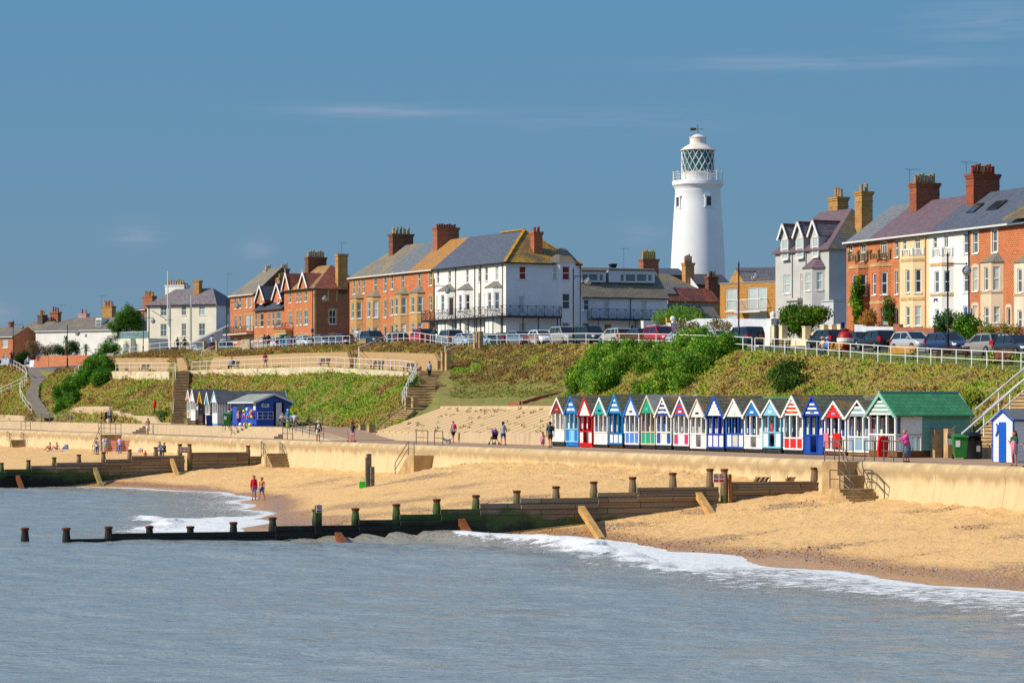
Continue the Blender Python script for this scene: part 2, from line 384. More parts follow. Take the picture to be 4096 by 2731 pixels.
foam=foam+.42*np.exp(-((off-6)/3.5)**2)*fbm(St*.12,Sn*.5)+.28*np.exp(-((off-10)/4)**2)*(fbm(St*.2+4,Sn*.8)>.52)
foam=foam*np.clip((off+2.5)/1.2,0,1)
foam+=1.1*((St>22.8)&(St<50))*np.exp(-((off-3.)/5)**2)*.85+.5*np.exp(-((Sn+17)/5.)**2-((St-21)/1.6)**2)
foam=np.clip(foam+.5*np.exp(-((off-.3)/.5)**2),0,2)*.80
foam=np.where((St>17)&(St<21.0)&(Sn<-21),.12,foam)
zs=np.where(off<3,zs*.8+.02,zs)
foam=foam+np.where(St<10,.28*np.exp(-((off-4.5)/4.5)**2)*np.clip((10-St)/8,0,1),0)*np.clip((off+1)/1.5,0,1)+.30*np.exp(-((off-4)/3.)**2)*(St<20)*(St>-2)
foam=foam+.13*np.exp(-((off-6.5)/3.5)**2)*np.clip((6-St)/5,0,1)*(.4+1.2*fbm(St*.3,Sn*.9))+.42*np.exp(-((off-2.4)/2.4)**2)*np.exp(-((St-4)/10.)**4)*np.clip((off+1.5)/1.2,0,1)
silt=np.clip(1.1-off/11,0,1)
t=NT('sea_water');t.b.inputs['IOR'].default_value=1.33;fa=t.attr('foam');sa=t.attr('silt')
nn=t.noise(.3,4);wc=t.mix(nn,'#818e93','#8e9695');wc=t.mix(t.math('MULTIPLY',sa,.7),wc,'#9a8766')
fn=t.noise(1.1,7,None,.7,(1.0,2.2,1));fn2=t.noise(5,6,None,.75,(.6,2.2,1))
fm=t.math('ADD',fa,t.math('MULTIPLY',t.math('SUBTRACT',fn,.55),2.1));fm=t.math('ADD',fm,t.math('MULTIPLY',t.math('SUBTRACT',fn2,.5),1.7));fm=t.ramp(fm,[(.40,0.),(.74,.95)])
t.out(t.mix(fm,wc,'#dfe2e2'));rr=t.n('MapRange');rr.inputs['To Min'].default_value=.13;rr.inputs['To Max'].default_value=.8;t.l(fm,rr.inputs[0]);t.l(rr.outputs[0],t.b.inputs['Roughness'])
h=t.math('ADD',t.noise(.9,4,None,.6,(.65,1.9,1)),t.math('MULTIPLY',t.noise(2.6,3,None,.6,(.7,2.1,1)),.42));h=t.math('ADD',h,t.math('MULTIPLY',fm,.25));t.bump(h,1.0,.24)
nr,nc=XX.shape
sea=npmesh('sea',np.stack([XX,YY,zs],-1).reshape(-1,3),gridfaces(nr,nc)[:,::-1],t.m,base=(0,0,0),attrs=dict(foam=np.clip(foam,0,1.3).ravel(),silt=silt.ravel()),smooth=True)
tag(sea,kind='structure')
q=lambda z,n:('z',z,n)
UP,LO=4.86,3.87
COLS=[(-1500,q(UP,7),(1650,7.1),(1600,8.4),(1545,9.8),(1500,11),(1465,12),(1450,12.5),(1440,13),q(13,22),q(14,40),q(14.5,46),q(14.5,140)),(-500,q(UP,8),(1657,8.1),(1610,9.2),(1560,10.3),(1520,11.4),(1487,12.2),(1472,12.6),(1462,13),q(13,22),q(14,40),q(14.5,46),q(14.5,140)),(0,q(UP,8),(1660,8.1),(1612,9.2),(1562,10.3),(1522,11.4),(1488,12.2),(1470,12.6),(1460,13),q(13,22),q(14,38),q(14.5,43),q(14.6,140)),(90,q(UP,8),(1658,8.1),(1610,9.2),(1568,10.3),(1530,11.3),(1495,12.1),(1480,12.5),(1467,13),q(12.8,22),q(14.2,38),q(14.5,43),q(14.6,140)),(150,q(UP,7),(1672,6.3),(1610,8.4),(1580,9.6),(1540,11),(1500,12.2),(1482,12.6),(1465,13.2),q(12.8,22),q(14.3,38),q(14.5,43),q(14.6,140)),(220,q(UP,7),(1660,7.4),(1600,9.6),(1560,11),(1520,12.1),(1502,12.8),(1490,13.2),(1476,14),q(12.7,22),q(14.4,39),q(14.6,44),q(14.6,140)),(285,q(UP,8),(1637,8.6),(1600,9.9),(1550,11.4),(1515,12.9),(1500,13.5),(1488,14.2),(1475,15),q(12.8,24),q(14.4,40),q(14.6,45),q(14.6,140)),(320,q(UP,8),(1627,8.9),(1600,10.2),(1513,13.4),(1487,13.7),(1486,14.2),(1478,15.8),(1462,17),q(13.2,26),q(14.5,42),q(14.7,46),q(14.6,140)),(420,q(UP,8),(1625,9),(1600,10.3),(1513,13.6),(1486,14),q(0,17.9),(1438,18),(1440,20),q(14.2,29),q(14.6,43),q(15,48),q(14.8,140)),(500,q(UP,8),(1643,9),(1600,10.8),(1513,13.7),(1485,14),q(0,17.9),(1433,18),(1416,21),q(14.4,31),q(14.8,44),q(16,52),q(16,140)),(700,q(UP,9.4),(1680,9.5),(1600,11.5),(1515,14),(1487,14.2),q(0,18.2),(1434,18.3),(1398,21),q(14.5,33),q(15,44),q(17,56),q(17,140)),(850,q(UP,11),(1697,11.5),(1620,13.5),(1501,16.6),(1479,17),q(0,20.5),(1428,20.6),(1400,22.5),q(14.4,33),q(15,44),q(17,53),q(17,140)),(1100,q(UP,11),(1697,11.5),(1610,14),(1503,17.6),(1471,18),q(0,22),(1418,22.1),(1391,24.5),q(14.3,33),q(14.9,41.5),q(16.2,46),q(16.5,140)),(1300,q(UP,11),(1700,11.5),(1610,14),(1492,18.1),(1467,18.5),q(0,22.5),(1410,22.6),(1380,25.5),q(14.2,33),q(14.7,41.5),q(15.8,46),q(16,140)),(1430,q(LO,8.9),(1722,9),(1610,15),(1497,19),(1475,19.3),q(0,23),(1408,23.1),(1377,26),q(14,33.5),q(14.5,41.5),q(15.4,46),q(15.5,140)),(1600,q(LO,7.9),(1715,9.5),(1605,15.3),(1506,19.4),(1484,19.8),q(0,23.4),(1411,23.5),(1367,26.7),q(13.9,34),q(14.3,42),q(15,46),q(15.2,140)),(1660,q(LO,7.9),(1700,11),(1620,14.5),(1520,19.3),(1492,20),q(0,23.6),(1416,23.7),(1366,27.2),q(13.8,34),q(14.2,42),q(14.9,46),q(15,140)),(1790,q(LO,7.9),(1745,8.6),(1646,13.7),(1565,19),(1500,21.5),(1462,23),(1420,25),(1385,27.5),q(13.3,34),q(13.9,42),q(14.7,46),q(15,140)),(1930,q(LO,7.9),(1745,8.6),(1646,14),(1558,21),(1520,23),(1470,25.3),(1420,27.5),(1381,29.5),q(13,34),q(13.5,42),q(14.4,46),q(15,140)),(2200,q(LO,7.9),(1745,8.6),(1646,14),(1560,21),(1520,22.7),(1470,25),(1420,27),(1380,29),q(12.9,33.5),q(13.3,42),q(14.1,46),q(15,140)),(2330,q(LO,9.5),q(4.2,10),(1650,13),(1585,18),(1530,21),(1475,23.5),(1425,26),(1380,28),q(12.7,33),q(13.2,42),q(13.8,46),q(15,140)),(2600,q(LO,10),q(4.1,11),(1660,13),(1600,16),(1540,18.5),(1480,21),(1430,23.5),(1386,25.5),q(12.2,32),q(12.8,42),q(13.2,47),q(15,140)),(2900,q(LO,10),q(4.1,11),(1680,13),(1610,15),(1545,17),(1490,19),(1440,21),(1400,22.5),q(11.5,30),q(12.2,42),q(12.6,47),q(15,140)),(3200,q(LO,10),q(4.1,11),(1690,13),(1620,14.8),(1560,16.3),(1505,18),(1460,19.5),(1421,20.6),q(11.1,29.5),q(11.8,39),q(12.9,46),q(15,140)),(3600,q(LO,10),q(4.1,11),(1700,12.6),(1640,14.2),(1580,15.8),(1530,17.3),(1485,18.7),(1453,20),q(10.6,29),q(11.0,35.5),q(13,45),q(14,140)),(4096,q(LO,10),q(4.1,11),(1720,12.6),(1660,14.2),(1600,15.8),(1550,17.3),(1510,18.7),(1481,20),q(9.9,29),q(10.3,35.5),q(12.8,45),q(13,140)),(4600,q(LO,10),q(4.1,11),(1740,12.6),(1690,14.2),(1630,15.8),(1580,17.3),(1540,18.7),(1508,20),q(9.4,29),q(9.8,35.5),q(12.5,45),q(13,140)),(5600,q(LO,10),q(4.1,11),(1800,12.6),(1740,14.2),(1690,15.8),(1630,17.3),(1590,18.7),(1560,20),q(9,29),q(9.4,35.5),q(12,45),q(13,140))]
NR=12;Us=[c[0]for c in COLS];P3=np.zeros((len(COLS),NR,3))
for i,c in enumerate(COLS):
 for j in range(NR):
  e_=c[1+j]
  if e_[0]=='z':
   z_=e_[1]if e_[1]else P3[i,j-1,2];p=pnz(c[0],e_[2],z_)
  else:p=pn(c[0],e_[0],e_[1])
  P3[i,j]=p
uf=np.unique(np.concatenate([np.linspace(a,b,max(2,int((b-a)/12)+1))for a,b in zip(Us[:-1],Us[1:])if a>=-500 and b<=4600]+[np.array(Us,float)]))
RS=[np.stack([np.interp(uf,Us,P3[:,j,k])for k in range(3)],1)for j in range(NR)]
def band(j0,j1,sub,name,mat,dz=0.,nz=0.,u0=-9e9,u1=9e9,attrs=False):
 sel=(uf>=u0)&(uf<=u1);rows=[]
 for j in range(j0,j1):
  for k in range(sub if j<j1-1 else sub+1):
   f_=k/sub;rows.append(RS[j][sel]*(1-f_)+RS[j+1][sel]*f_)
 A=np.stack(rows);
 if nz:
  A[...,2]+=nz*(fbm(A[...,0]*.5,A[...,1]*.35+A[...,2])-.47)*np.minimum(1,np.minimum(np.arange(len(rows)),len(rows)-1-np.arange(len(rows)))/2.)[:,None]
 A[...,2]+=dz
 return npmesh(name,A.reshape(-1,3),gridfaces(A.shape[0],A.shape[1]),mat,base=(0,0,0),smooth=True),A
t=NT('bank_soil_and_turf');f=t.noise(.22,5);f2=t.noise(1.5,5,None,.7);c=t.ramp(f,[(.35,'#76802c'),(.5,'#968244'),(.65,'#86683c')])
c=t.mix(t.ramp(f2,[(.35,.0),(.7,.8)]),c,'#5f6628');t.out(c,.95);t.bump(f2,.8,.3);m_bank=t.m
bank,BA=band(0,7,8,'grass_bank',m_bank,nz=.6);tag(bank,kind='structure')
t=NT('clifftop_turf');f=t.noise(.4,5);f2=t.noise(4,4);c=t.mix(f,'#5c7020','#7f7c3a');c=t.mix(t.math('MULTIPLY',f2,.4),c,'#3e4a18');t.out(c,.95);m_turf=t.m
verge,_=band(7,8,4,'clifftop_grass',m_turf);tag(verge,kind='structure')
t=NT('asphalt');f=t.noise(.5,5);t.out(t.mix(f,'#3f4146','#5a5b5e'),.9);m_road=t.m
road,_=band(8,9,2,'road',m_road);tag(road,kind='structure')
t=NT('paving');f=t.noise(.6,5);t.out(t.mix(f,'#7b7468','#9a8f7f'),.9);m_pav=t.m
town,_=band(9,11,3,'town_ground',m_pav);tag(town,kind='structure')
t=NT('promenade_concrete');f=t.noise(.5,6);f2=t.noise(3,4);c=t.mix(f,'#9a7d62','#b59678');c=t.mix(t.math('MULTIPLY',f2,.35),c,'#6e5a48');t.out(c,.9);m_prom=t.m
t=NT('cast_concrete');f=t.noise(.6,6,None,.65);f2=t.noise(6,4);st=t.noise(2.4,4,None,.6,(1,1,.12))
c=t.mix(f,'#bba585','#d0bc9a');c=t.mix(t.math('MULTIPLY',t.ramp(st,[(.5,0.),(.72,1.)]),.5),c,'#8f744e');c=t.mix(t.math('MULTIPLY',f2,.25),c,'#9b8058');t.out(c,.9);t.bump(f2,.4,.03);m_conc=t.m
def strip(name,mat,tt,prof,loc=None):
 A=[[C3(t_,n_,z_)for n_,z_ in prof(t_)]for t_ in tt];nr=len(A);nc=len(A[0])
 return npmesh(name,np.array([[tuple(p)for p in r]for r in A]).reshape(-1,3),gridfaces(nr,nc)[:,::-1],mat,base=(0,0,0))
TSTEP=117.
prom=strip('promenade',m_prom,np.arange(-60,500,4.),lambda t_:[(.25,LO),(3,LO),(12 if t_<TSTEP else 6,LO)]);tag(prom,kind='structure')
mb=MB();mb.box8([C3(TSTEP,4,LO),C3(TSTEP,13,LO),C3(500,13,LO),C3(500,4,LO),C3(TSTEP,4,UP),C3(TSTEP,13,UP),C3(500,13,UP),C3(500,4,UP)])
tag(mb.build('raised_promenade',[m_conc]),kind='structure')
pv=MB();pv.quad(C3(TSTEP+.2,4.2,UP+.004),C3(TSTEP+.2,12.9,UP+.004),C3(499,12.9,UP+.004),C3(499,4.2,UP+.004));tag(pv.build('raised_promenade_paving',[m_prom]),kind='structure')
mb=MB();mb.quad((-9000,470,2.5),(9000,470,2.5),(9000,9000,2.5),(-9000,9000,2.5));tag(mb.build('distant_ground',[m_turf]),kind='structure')
BV={}
def mkbvh():
 vs=[];fs=[]
 for o in(bank,verge,road,town,prom,beach):
  b=len(vs);vs+=[tuple(v.co+o.location)for v in o.data.vertices];fs+=[tuple(i+b for i in p.vertices)for p in o.data.polygons]
 b=len(vs);vs+=[C3(TSTEP,4,UP),C3(TSTEP,13,UP),C3(500,13,UP),C3(500,4,UP)];fs.append((b,b+1,b+2,b+3))
 return BVHTree.FromPolygons(vs,fs)
BVT=mkbvh()
def hit(U,V):
 d=Vector(((U-UC)/F,1,(VH-V)/F)).normalized();r=BVT.ray_cast(Vector((0,0,ZC)),d);return r[0]or pn(U,V,7.5)
def ground(x,y):
 r=BVT.ray_cast(Vector((x,y,60)),Vector((0,0,-1)));return r[0].z if r[0]else 0.
def onn(U,n):
 y=yn(U,n);x=(U-UC)/F*y;return Vector((x,y,ground(x,y)))
def row(j,U):return Vector([float(np.interp(U,Us,P3[:,j,k]))for k in range(3)])
def onp(p,dz=0.):return Vector((p[0],p[1],ground(p[0],p[1])+dz))
t=NT('stained_sea_wall_concrete');sx=t.n('SeparateXYZ');t.l(t.pos(),sx.inputs[0]);f=t.noise(.5,6,None,.65);f2=t.noise(5,4);st=t.noise(1.6,5,None,.65,(1,1,.10))
c=t.mix(f,'#c8ad80','#dac498');c=t.mix(t.math('MULTIPLY',t.ramp(st,[(.48,0.),(.7,1.)]),.30),c,'#a8814f');c=t.mix(t.math('MULTIPLY',f2,.2),c,'#a58656')
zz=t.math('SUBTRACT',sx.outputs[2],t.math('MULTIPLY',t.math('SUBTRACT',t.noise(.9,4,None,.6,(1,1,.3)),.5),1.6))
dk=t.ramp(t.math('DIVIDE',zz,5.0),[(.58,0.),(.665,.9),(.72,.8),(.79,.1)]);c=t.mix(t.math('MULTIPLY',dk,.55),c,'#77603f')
jt=t.math('SUBTRACT',t.math('MULTIPLY',sx.outputs[1],TY),t.math('MULTIPLY',sx.outputs[0],-TX));jt=t.ramp(t.math('FRACT',t.math('DIVIDE',jt,6.1)),[(0.,1.),(.012,0.)]);c=t.mix(t.math('MULTIPLY',jt,.55),c,'#5c4a34');t.out(c,.9);t.bump(f2,.5,.04);m_wall=t.m
prof=[(.5,LO-.02),(.0,LO+.01),(-.2,LO-.05),(-.36,LO-.2),(-.42,LO-.42),(-.36,LO-.66),(-.36,LO-.95),(-.46,2.5),(-.62,1.8),(-.8,.9),(-.9,-.5)]
sw=strip('sea_wall',m_wall,np.arange(-60,500,3.),lambda t_:prof)
for p in sw.data.polygons:p.use_smooth=True
tag(sw,'long curved concrete sea wall with dark stains under its rounded lip','sea wall')
def boxtn(mb,t0,t1,n0,n1,z0,z1,mi=0):return mb.box8([C3(t0,n0,z0),C3(t0,n1,z0),C3(t1,n1,z0),C3(t1,n0,z0),C3(t0,n0,z1),C3(t0,n1,z1),C3(t1,n1,z1),C3(t1,n0,z1)],mi)
def thing1(mb,name,mat,label,cat,group=None,smooth=False):return tag(mb.build(name,mat,smooth=smooth),label,cat,group)
m_steel=M('#7d7468',.45,.2,3,.5);m_white=M('#e4e4e0',.5,.06,2);m_conc2=M('#b3966d',.9,.3,1.2,bump=.01);m_ston=M('#93775a',.9,.3,1.)
def stairs(name,label,p0,p1,width,ns,mat,side=None,thick=.5,solid=True):
 p0=Vector(p0);p1=Vector(p1);d=p1-p0;dh=Vector((d.x,d.y,0));L=dh.length;dh.normalize();s_=Vector((-dh.y,dh.x,0))*width/2;mb=MB()
 for i in range(ns):
  a=p0+dh*(L*i/ns);b=p0+dh*(L*(i+1)/ns+.02);z1=p0.z+d.z*(i+1)/ns;z0=(p0.z-.6)if solid else z1-thick
  z0=max(z0,z1-1.6)
  mb.box8([Vector((*(a-s_).xy,z0)),Vector((*(a+s_).xy,z0)),Vector((*(b+s_).xy,z0)),Vector((*(b-s_).xy,z0)),Vector((*(a-s_).xy,z1)),Vector((*(a+s_).xy,z1)),Vector((*(b+s_).xy,z1)),Vector((*(b-s_).xy,z1))])
  if i%1==0:
   e0=a-dh*.04;mb.bar(Vector((*(e0-s_).xy,z1-.03)),Vector((*(e0+s_).xy,z1-.03)),.05,.06,1)
 return thing1(mb,name,[mat,M('#c8aa7c',.9,.2)],label,'stairs')
pb=pnz(716,9.3,UP-.1);pt=pnz(728,14.3,row(4,725).z);stairs('bank_stairs','long dark flight of steps up the bank left of the small beach huts',pb,pt,1.75,34,m_ston)
pb=pnz(1508,8.4,LO);pt=pnz(1634,12.6,6.45);stairs('revetment_stairs','concrete flight climbing sideways beside the paved slope above the promenade',pb,pt,1.5,15,m_conc2)
pb=pnz(1681,13.5,6.38);pt=pnz(1688,18.8,row(3,1700).z+.1);stairs('grass_stairs','narrow middle flight of steps cut into the grass plateau',pb,pt,2.6,10,m_conc2)
pb=pnz(1724,18.6,row(3,1740).z+.05);pt=pnz(1738,21.6,10.2);stairs('upper_stairs','wide flight of steps with the woman in a striped top on it',pb,pt,2.7,9,m_conc2)
pb=pnz(3868,8.8,LO);pt=pnz(4250,18.8,9.0);stairs('corner_stairs','concrete steps rising to the right behind the white and blue hut',pb,pt,1.6,26,m_conc2)
pb=pnz(800,20.6,11.1);pt=pnz(845,22.6,13.9);stairs('terrace_stairs','short steps from the mid terrace up to the clifftop rail, left of the retaining wall',pb,pt,2.0,12,m_conc2)
def pillar(U,n,z0,h,label,w=.55,cap=True,wt=None,mat=None):
 p=pnz(U,n,z0);t_,n_=tn(p);mb=MB();boxtn(mb,t_-(wt or w)/2,t_+(wt or w)/2,n_-w/2,n_+w/2,z0-.5,z0+h)
 if cap:boxtn(mb,t_-(wt or w)/2-.04,t_+(wt or w)/2+.04,n_-w/2-.04,n_+w/2+.04,z0+h,z0+h+.08)
 return thing1(mb,'concrete_pillar',mat or M('#b8996c',.9,.25,1.5),label,'pillar','square concrete pillars at the steps')
pillar(1448,8.2,LO,1.25,'left pillar at the foot of the revetment stairs',.5);pillar(1483,8.2,LO,1.25,'right pillar at the foot of the revetment stairs',.5)
pillar(1631,13.2,6.3,1.15,'left pillar at the top of the revetment stairs',.5);pillar(1659,13.4,6.35,1.15,'right pillar at the top of the revetment stairs',.5)
pillar(1774,22.3,10.2,1.75,'left pillar above the wide flight of steps',.42);pillar(1791,22.5,10.2,1.8,'right pillar above the wide flight of steps',.45)
pillar(1903,28.2,row(7,1903).z-.1,1.3,'clifftop pillar at the left of the gap in the white railing',.42);pillar(1922,28.6,row(7,1922).z-.1,1.35,'clifftop pillar at the right of the gap in the white railing',.42)
pillar(3745,8.7,LO,1.55,'left tall pillar beside the green hut at the foot of the corner steps',.48,False);pillar(3797,8.9,LO,1.6,'right tall pillar carrying a notice beside the green bin',.45,False)
pillar(820,22.6,13.7,1.2,'left clifftop pillar beside the man in navy shorts',.4);pillar(870,22.6,13.7,1.2,'right clifftop pillar beside the man in navy shorts',.4)
pillar(758,20.7,11.1,1.5,'pillar at the left end of the mid terrace wall',.42);pillar(806,20.5,11.1,1.3,'pillar at the foot of the terrace stairs',.4)
def wallrun(name,label,pts,thick,mat,cat='wall',group=None):
 mb=MB();nv=[]
 for i,(p,zt)in enumerate(pts):
  a=pts[max(i-1,0)][0];b=pts[min(i+1,len(pts)-1)][0];d=Vector((b.x-a.x,b.y-a.y,0)).normalized();s_=Vector((-d.y,d.x,0))*thick/2
  nv+=[Vector((*(p-s_).xy,p.z-.4)),Vector((*(p+s_).xy,p.z-.4)),Vector((*(p+s_).xy,zt)),Vector((*(p-s_).xy,zt))]
 fs=[]
 for i in range(len(pts)-1):
  o=i*4;fs+=[(o+k,o+(k+1)%4,o+4+(k+1)%4,o+4+k)for k in range(4)]
 fs+=[(3,2,1,0),tuple(4*(len(pts)-1)+k for k in range(4))];mb.add(nv,fs)
 return thing1(mb,name,mat,label,cat,group)
t=NT('ribbed_concrete');f=t.noise(.6,5);st=t.noise(3.5,4,None,.6,(1,1,.1));c=t.mix(f,'#ad8d5f','#c5a578');c=t.mix(t.math('MULTIPLY',st,.5),c,'#8b6f49');t.out(c,.9);t.bump(st,.5,.04);m_ret=t.m
def retw(label,us):
 wallrun('retaining_wall',label,[(row(5,U)+Vector((-.15,-.05,0)),zat(V,row(5,U).y))for U,V in us],.35,m_ret,group='ribbed retaining walls of the mid terrace')
retw('short retaining wall behind the leftmost dark bench',[(395,1438),(410,1433),(600,1431),(742,1431),(760,1465)])
retw('long retaining wall behind the seated man and the man in the red jacket',[(850,1462),(866,1430),(1000,1423),(1200,1412),(1400,1408),(1412,1448)])
retw('right retaining wall ending at the wide flight of steps',[(1437,1452),(1448,1407),(1560,1409),(1750,1415),(1764,1442)])
m_par=M('#cdbf9f',.9,.2,.8)
def parapet(label,us):wallrun('parapet_wall',label,[(row(4,U)+Vector((-.25,-.15,-1.3)),row(4,U).z+.02)for U in us],.25,m_par,group='pale parapets along the mid terrace')
parapet('short pale parapet left of the long dark stairs',(297,320,420,500,600,690));parapet('long curving pale parapet of the mid terrace',(770,850,1000,1200,1300,1430,1520,1600,1650))
mb=MB();us=[297,420,500,700,850,1000,1100,1300,1430,1520,1600,1700];
for a,b in zip(us[:-1],us[1:]):mb.quad(row(4,a)+Vector((0,0,.03)),row(4,b)+Vector((0,0,.03)),row(5,b)+Vector((0,0,.03)),row(5,a)+Vector((0,0,.03)))
tag(mb.build('terrace_floor',m_prom),kind='structure')
wallrun('low_wall','low concrete wall at the back of the promenade below the paved slope',[(pnz(U,7.95,LO),zat(1730,yn(U,7.95)))for U in(1500,1700,1900,2100,2300)],.25,m_conc,group='low walls beside the promenade')
t=NT('paved_revetment');uv=t.n('UVMap').outputs[0];f=t.noise(.7,5);f2=t.noise(5,4);c=t.mix(f,'#c4a272','#dabb8c');c=t.mix(t.math('MULTIPLY',f2,.3),c,'#a8875c');t.out(c,.9);t.bump(f2,.5,.04);m_rev=t.m
sel=np.arange(1500,2345,20.);mb=MB();A_=[]
for U in sel:
 zlo=zat(1730,yn(U,8.1));phi=pn(U,1646,float(np.interp(U,[1500,1640,1790,2345],[9.5,13.2,13.6,14])));plo=pnz(U,8.05,zlo+.02);A_.append((plo,phi+Vector((0,0,.12))))
def rev_pt(t_,k):
 n_=8.05+k*5.7;return C3(t_,n_,4.62+k*1.92)
tt=np.arange(tU(2345,9),tU(1530,9),1.55);rv=MB()
for i,t_ in enumerate(tt[:-1]):
 kk=1.0
 a,b=t_+.08,tt[i+1]-.08
 klim=lambda q_:1.0
 rv.box8([rev_pt(a,0)-Vector((0,0,.3)),rev_pt(a,kk)-Vector((0,0,.3)),rev_pt(b,kk)-Vector((0,0,.3)),rev_pt(b,0)-Vector((0,0,.3)),rev_pt(a,0),rev_pt(a,kk),rev_pt(b,kk),rev_pt(b,0)])
thing1(rv,'paved_slope',m_rev,'sloping apron of pale concrete slabs with weeds in the joints','paved slope')
wallrun('kerb_wall','thin concrete kerb along the top of the paved slope',[(C3(t_,13.9,6.4),6.78)for t_ in(tt[0],tt[len(tt)//2],tt[-1]-.5)],.3,m_conc,group='low walls beside the promenade')
wallrun('apron_wall','tall leaning concrete wall behind the child in yellow',[(pnz(U,8.7,UP),zat(V,yn(U,8.7)))for U,V in((268,1690),(275,1645),(300,1630),(340,1625),(440,1625),(446,1641),(485,1643),(486,1652),(530,1652),(531,1661),(620,1665),(640,1690),(690,1690))],.4,m_conc,group='low walls beside the promenade')
wallrun('apron_wall','low concrete wall at the far left of the promenade',[(pnz(U,8.0,UP),zat(V,yn(U,8.)))for U,V in((-400,1655),(0,1658),(120,1663),(150,1680))],.4,m_conc,group='low walls beside the promenade')
wallrun('ramp_wall','smooth pale wall curving down beside the access ramp',[(pnz(U,n,LO),zat(V,yn(U,n)))for U,V,n in((1225,1702,9.5),(1300,1704,9.3),(1370,1712,8.8),(1430,1726,8.3),(1438,1732,8.2))],.3,m_conc,group='low walls beside the promenade')
wallrun('low_wall','short low wall between the litter bins and the white and blue hut',[(pnz(U,9.3,LO),LO+.62)for U in(3815,3870,3925,3990)],.25,m_conc,group='low walls beside the promenade')
ta_,tb_=tU(1135,3.3),tU(905,3.3);mb=MB()
for k in range(4):boxtn(mb,ta_+.1*k,tb_-.1*k,4.05-.42*(4-k),4.1,LO-.2,LO+.2*(k+1))
thing1(mb,'terrace_steps',m_conc,'four broad concrete steps in front of the blue kiosk','steps')
tr0,tr1=tU(1330,3.4),tU(1165,3.4);mb=MB();mb.box8([C3(tr0-2,2.6,LO-.1),C3(tr0-2,4.0,LO-.1),C3(tr1,4.0,LO-.1),C3(tr1,2.6,LO-.1),C3(tr0-2,2.6,LO+.02),C3(tr0-2,4.0,LO+.02),C3(tr1,4.0,UP),C3(tr1,2.6,UP)])
thing1(mb,'access_ramp',m_conc,'sloping concrete ramp beside the steps of the kiosk terrace','ramp')
mb=MB();a0,a1=105.6,TSTEP+.1;mb.box8([C3(a0,4,LO-.1),C3(a0,8,LO-.1),C3(a1,12,LO-.1),C3(a1,4,LO-.1),C3(a0,4,LO+.03),C3(a0,8,LO+.03),C3(a1,12,UP-.01),C3(a1,4,UP-.01)]);thing1(mb,'access_ramp',m_prom,'paved slope down from the kiosk terrace to the promenade','ramp')
ta_,tb_=tU(560,3.3),tU(220,3.3);mb=MB()
for k in range(4):boxtn(mb,ta_+.1*k,tb_-.1*k,4.05-.4*(4-k),4.1,LO-.2,LO+.2*(k+1))
thing1(mb,'terrace_steps',m_conc,'long concrete steps below the leaning apron wall at the far left','steps')
m_blk=M('#b29468',.9,.25,1.,bump=.02)
def pierblock(label,U,n0,ztop,tl,slope=True):
 t_=tU(U,n0);mb=MB();boxtn(mb,t_,t_+1.4,n0,-.3,-1,ztop)
 if slope:
  for k in range(10):boxtn(mb,t_+1.4+.3*k,t_+1.4+.3*(k+1)+.01,n0,-.3,-1,ztop-.2*(k+1))
 return thing1(mb,'beach_stair_block',m_blk,label,'stairs','concrete stair blocks against the sea wall'),t_
b_,tm1=pierblock('concrete block with beach steps below the green bins',1655,-1.9,3.15,0)
b_,tm2=pierblock('concrete stair block behind the striped windbreak',402,-2.6,LO-.05,0)
mb=MB();t0=tU(3372,-1.);boxtn(mb,t0-.3,t0+1.3,-1.5,.1,1,LO-.02);boxtn(mb,t0-1.1,t0-.29,-1.6,-.3,1,3.15);tl=t0-1.1;boxtn(mb,tl-1.1,tl+.01,-2.45,-.35,.8,2.5)
for k in range(4):boxtn(mb,tl-1.1-.3*(k+1),tl-1.1-.3*k+.005,-2.45,-.35,.6,2.34-.16*k)
thing1(mb,'beach_stair_block',m_blk,'concrete beach steps with a landing right of the near groyne','stairs','concrete stair blocks against the sea wall')
for U,lab in((1098,'small concrete beach steps at the landward end of the far groyne'),(66,'small concrete beach steps at the far left edge')):
 t_=tU(U,-1.4);mb=MB()
 for k in range(5):boxtn(mb,t_-.35*(k+1),t_-.35*k+.3,-2.2,-.3,-.5,2.75-.22*k)
 thing1(mb,'beach_stair_block',m_blk,lab,'stairs','concrete stair blocks against the sea wall')
def railing(label,pts,h=1.05,mids=(.52,),r=.028,pr=.04,mat=None,cat='railing',group='white railings along the cliff and stairs',name='railing',knob=False,posts=None):
 mat=mat or m_white;pts=[Vector(p)for p in pts];rt=root(name,pts[0],label,cat,group);proto=None
 for i,p in enumerate(pts):
  if posts is not None and i not in posts:continue
  if proto is None:
   mb=MB().tube([p-Vector((0,0,.15)),p+Vector((0,0,h))],pr,6)
   if knob:mb.ball(p+Vector((0,0,h)),pr*1.7,6,4)
   proto=mb.build('post',mat,rt);pl=p.copy()
  else:
   q_=proto.copy();COL.objects.link(q_);q_.parent=rt;q_.location=p-pl
 up_=Vector((0,0,1));MB().tube([p+up_*h for p in pts],r*1.15,6).build('top_rail',mat,rt,smooth=True)
 for m_ in mids:MB().tube([p+up_*m_ for p in pts],r,6).build('lower_rail',mat,rt,smooth=True)
 return rt
rz=lambda z,xs:[g(z,x,0)[0]for x in xs]
railing('white railing in front of the parked cars at the right, above the tall bank',[row(7,U)for U in rz('R2',(55,135,220,308,393,485,585,688,783,880,985,1110,1215,1338,1450,1570,1667,1793,1925,2052,2180,2330,2480,2640))])
railing('long straight white railing above the large bright green bushes',[row(7,U)for U in rz('S7',(1115,1175,1265,1350,1458,1588,1730,1867,2022,2180))+rz('S8',(467,605,767,913,1073,1230,1390,1550,1660,1740))])
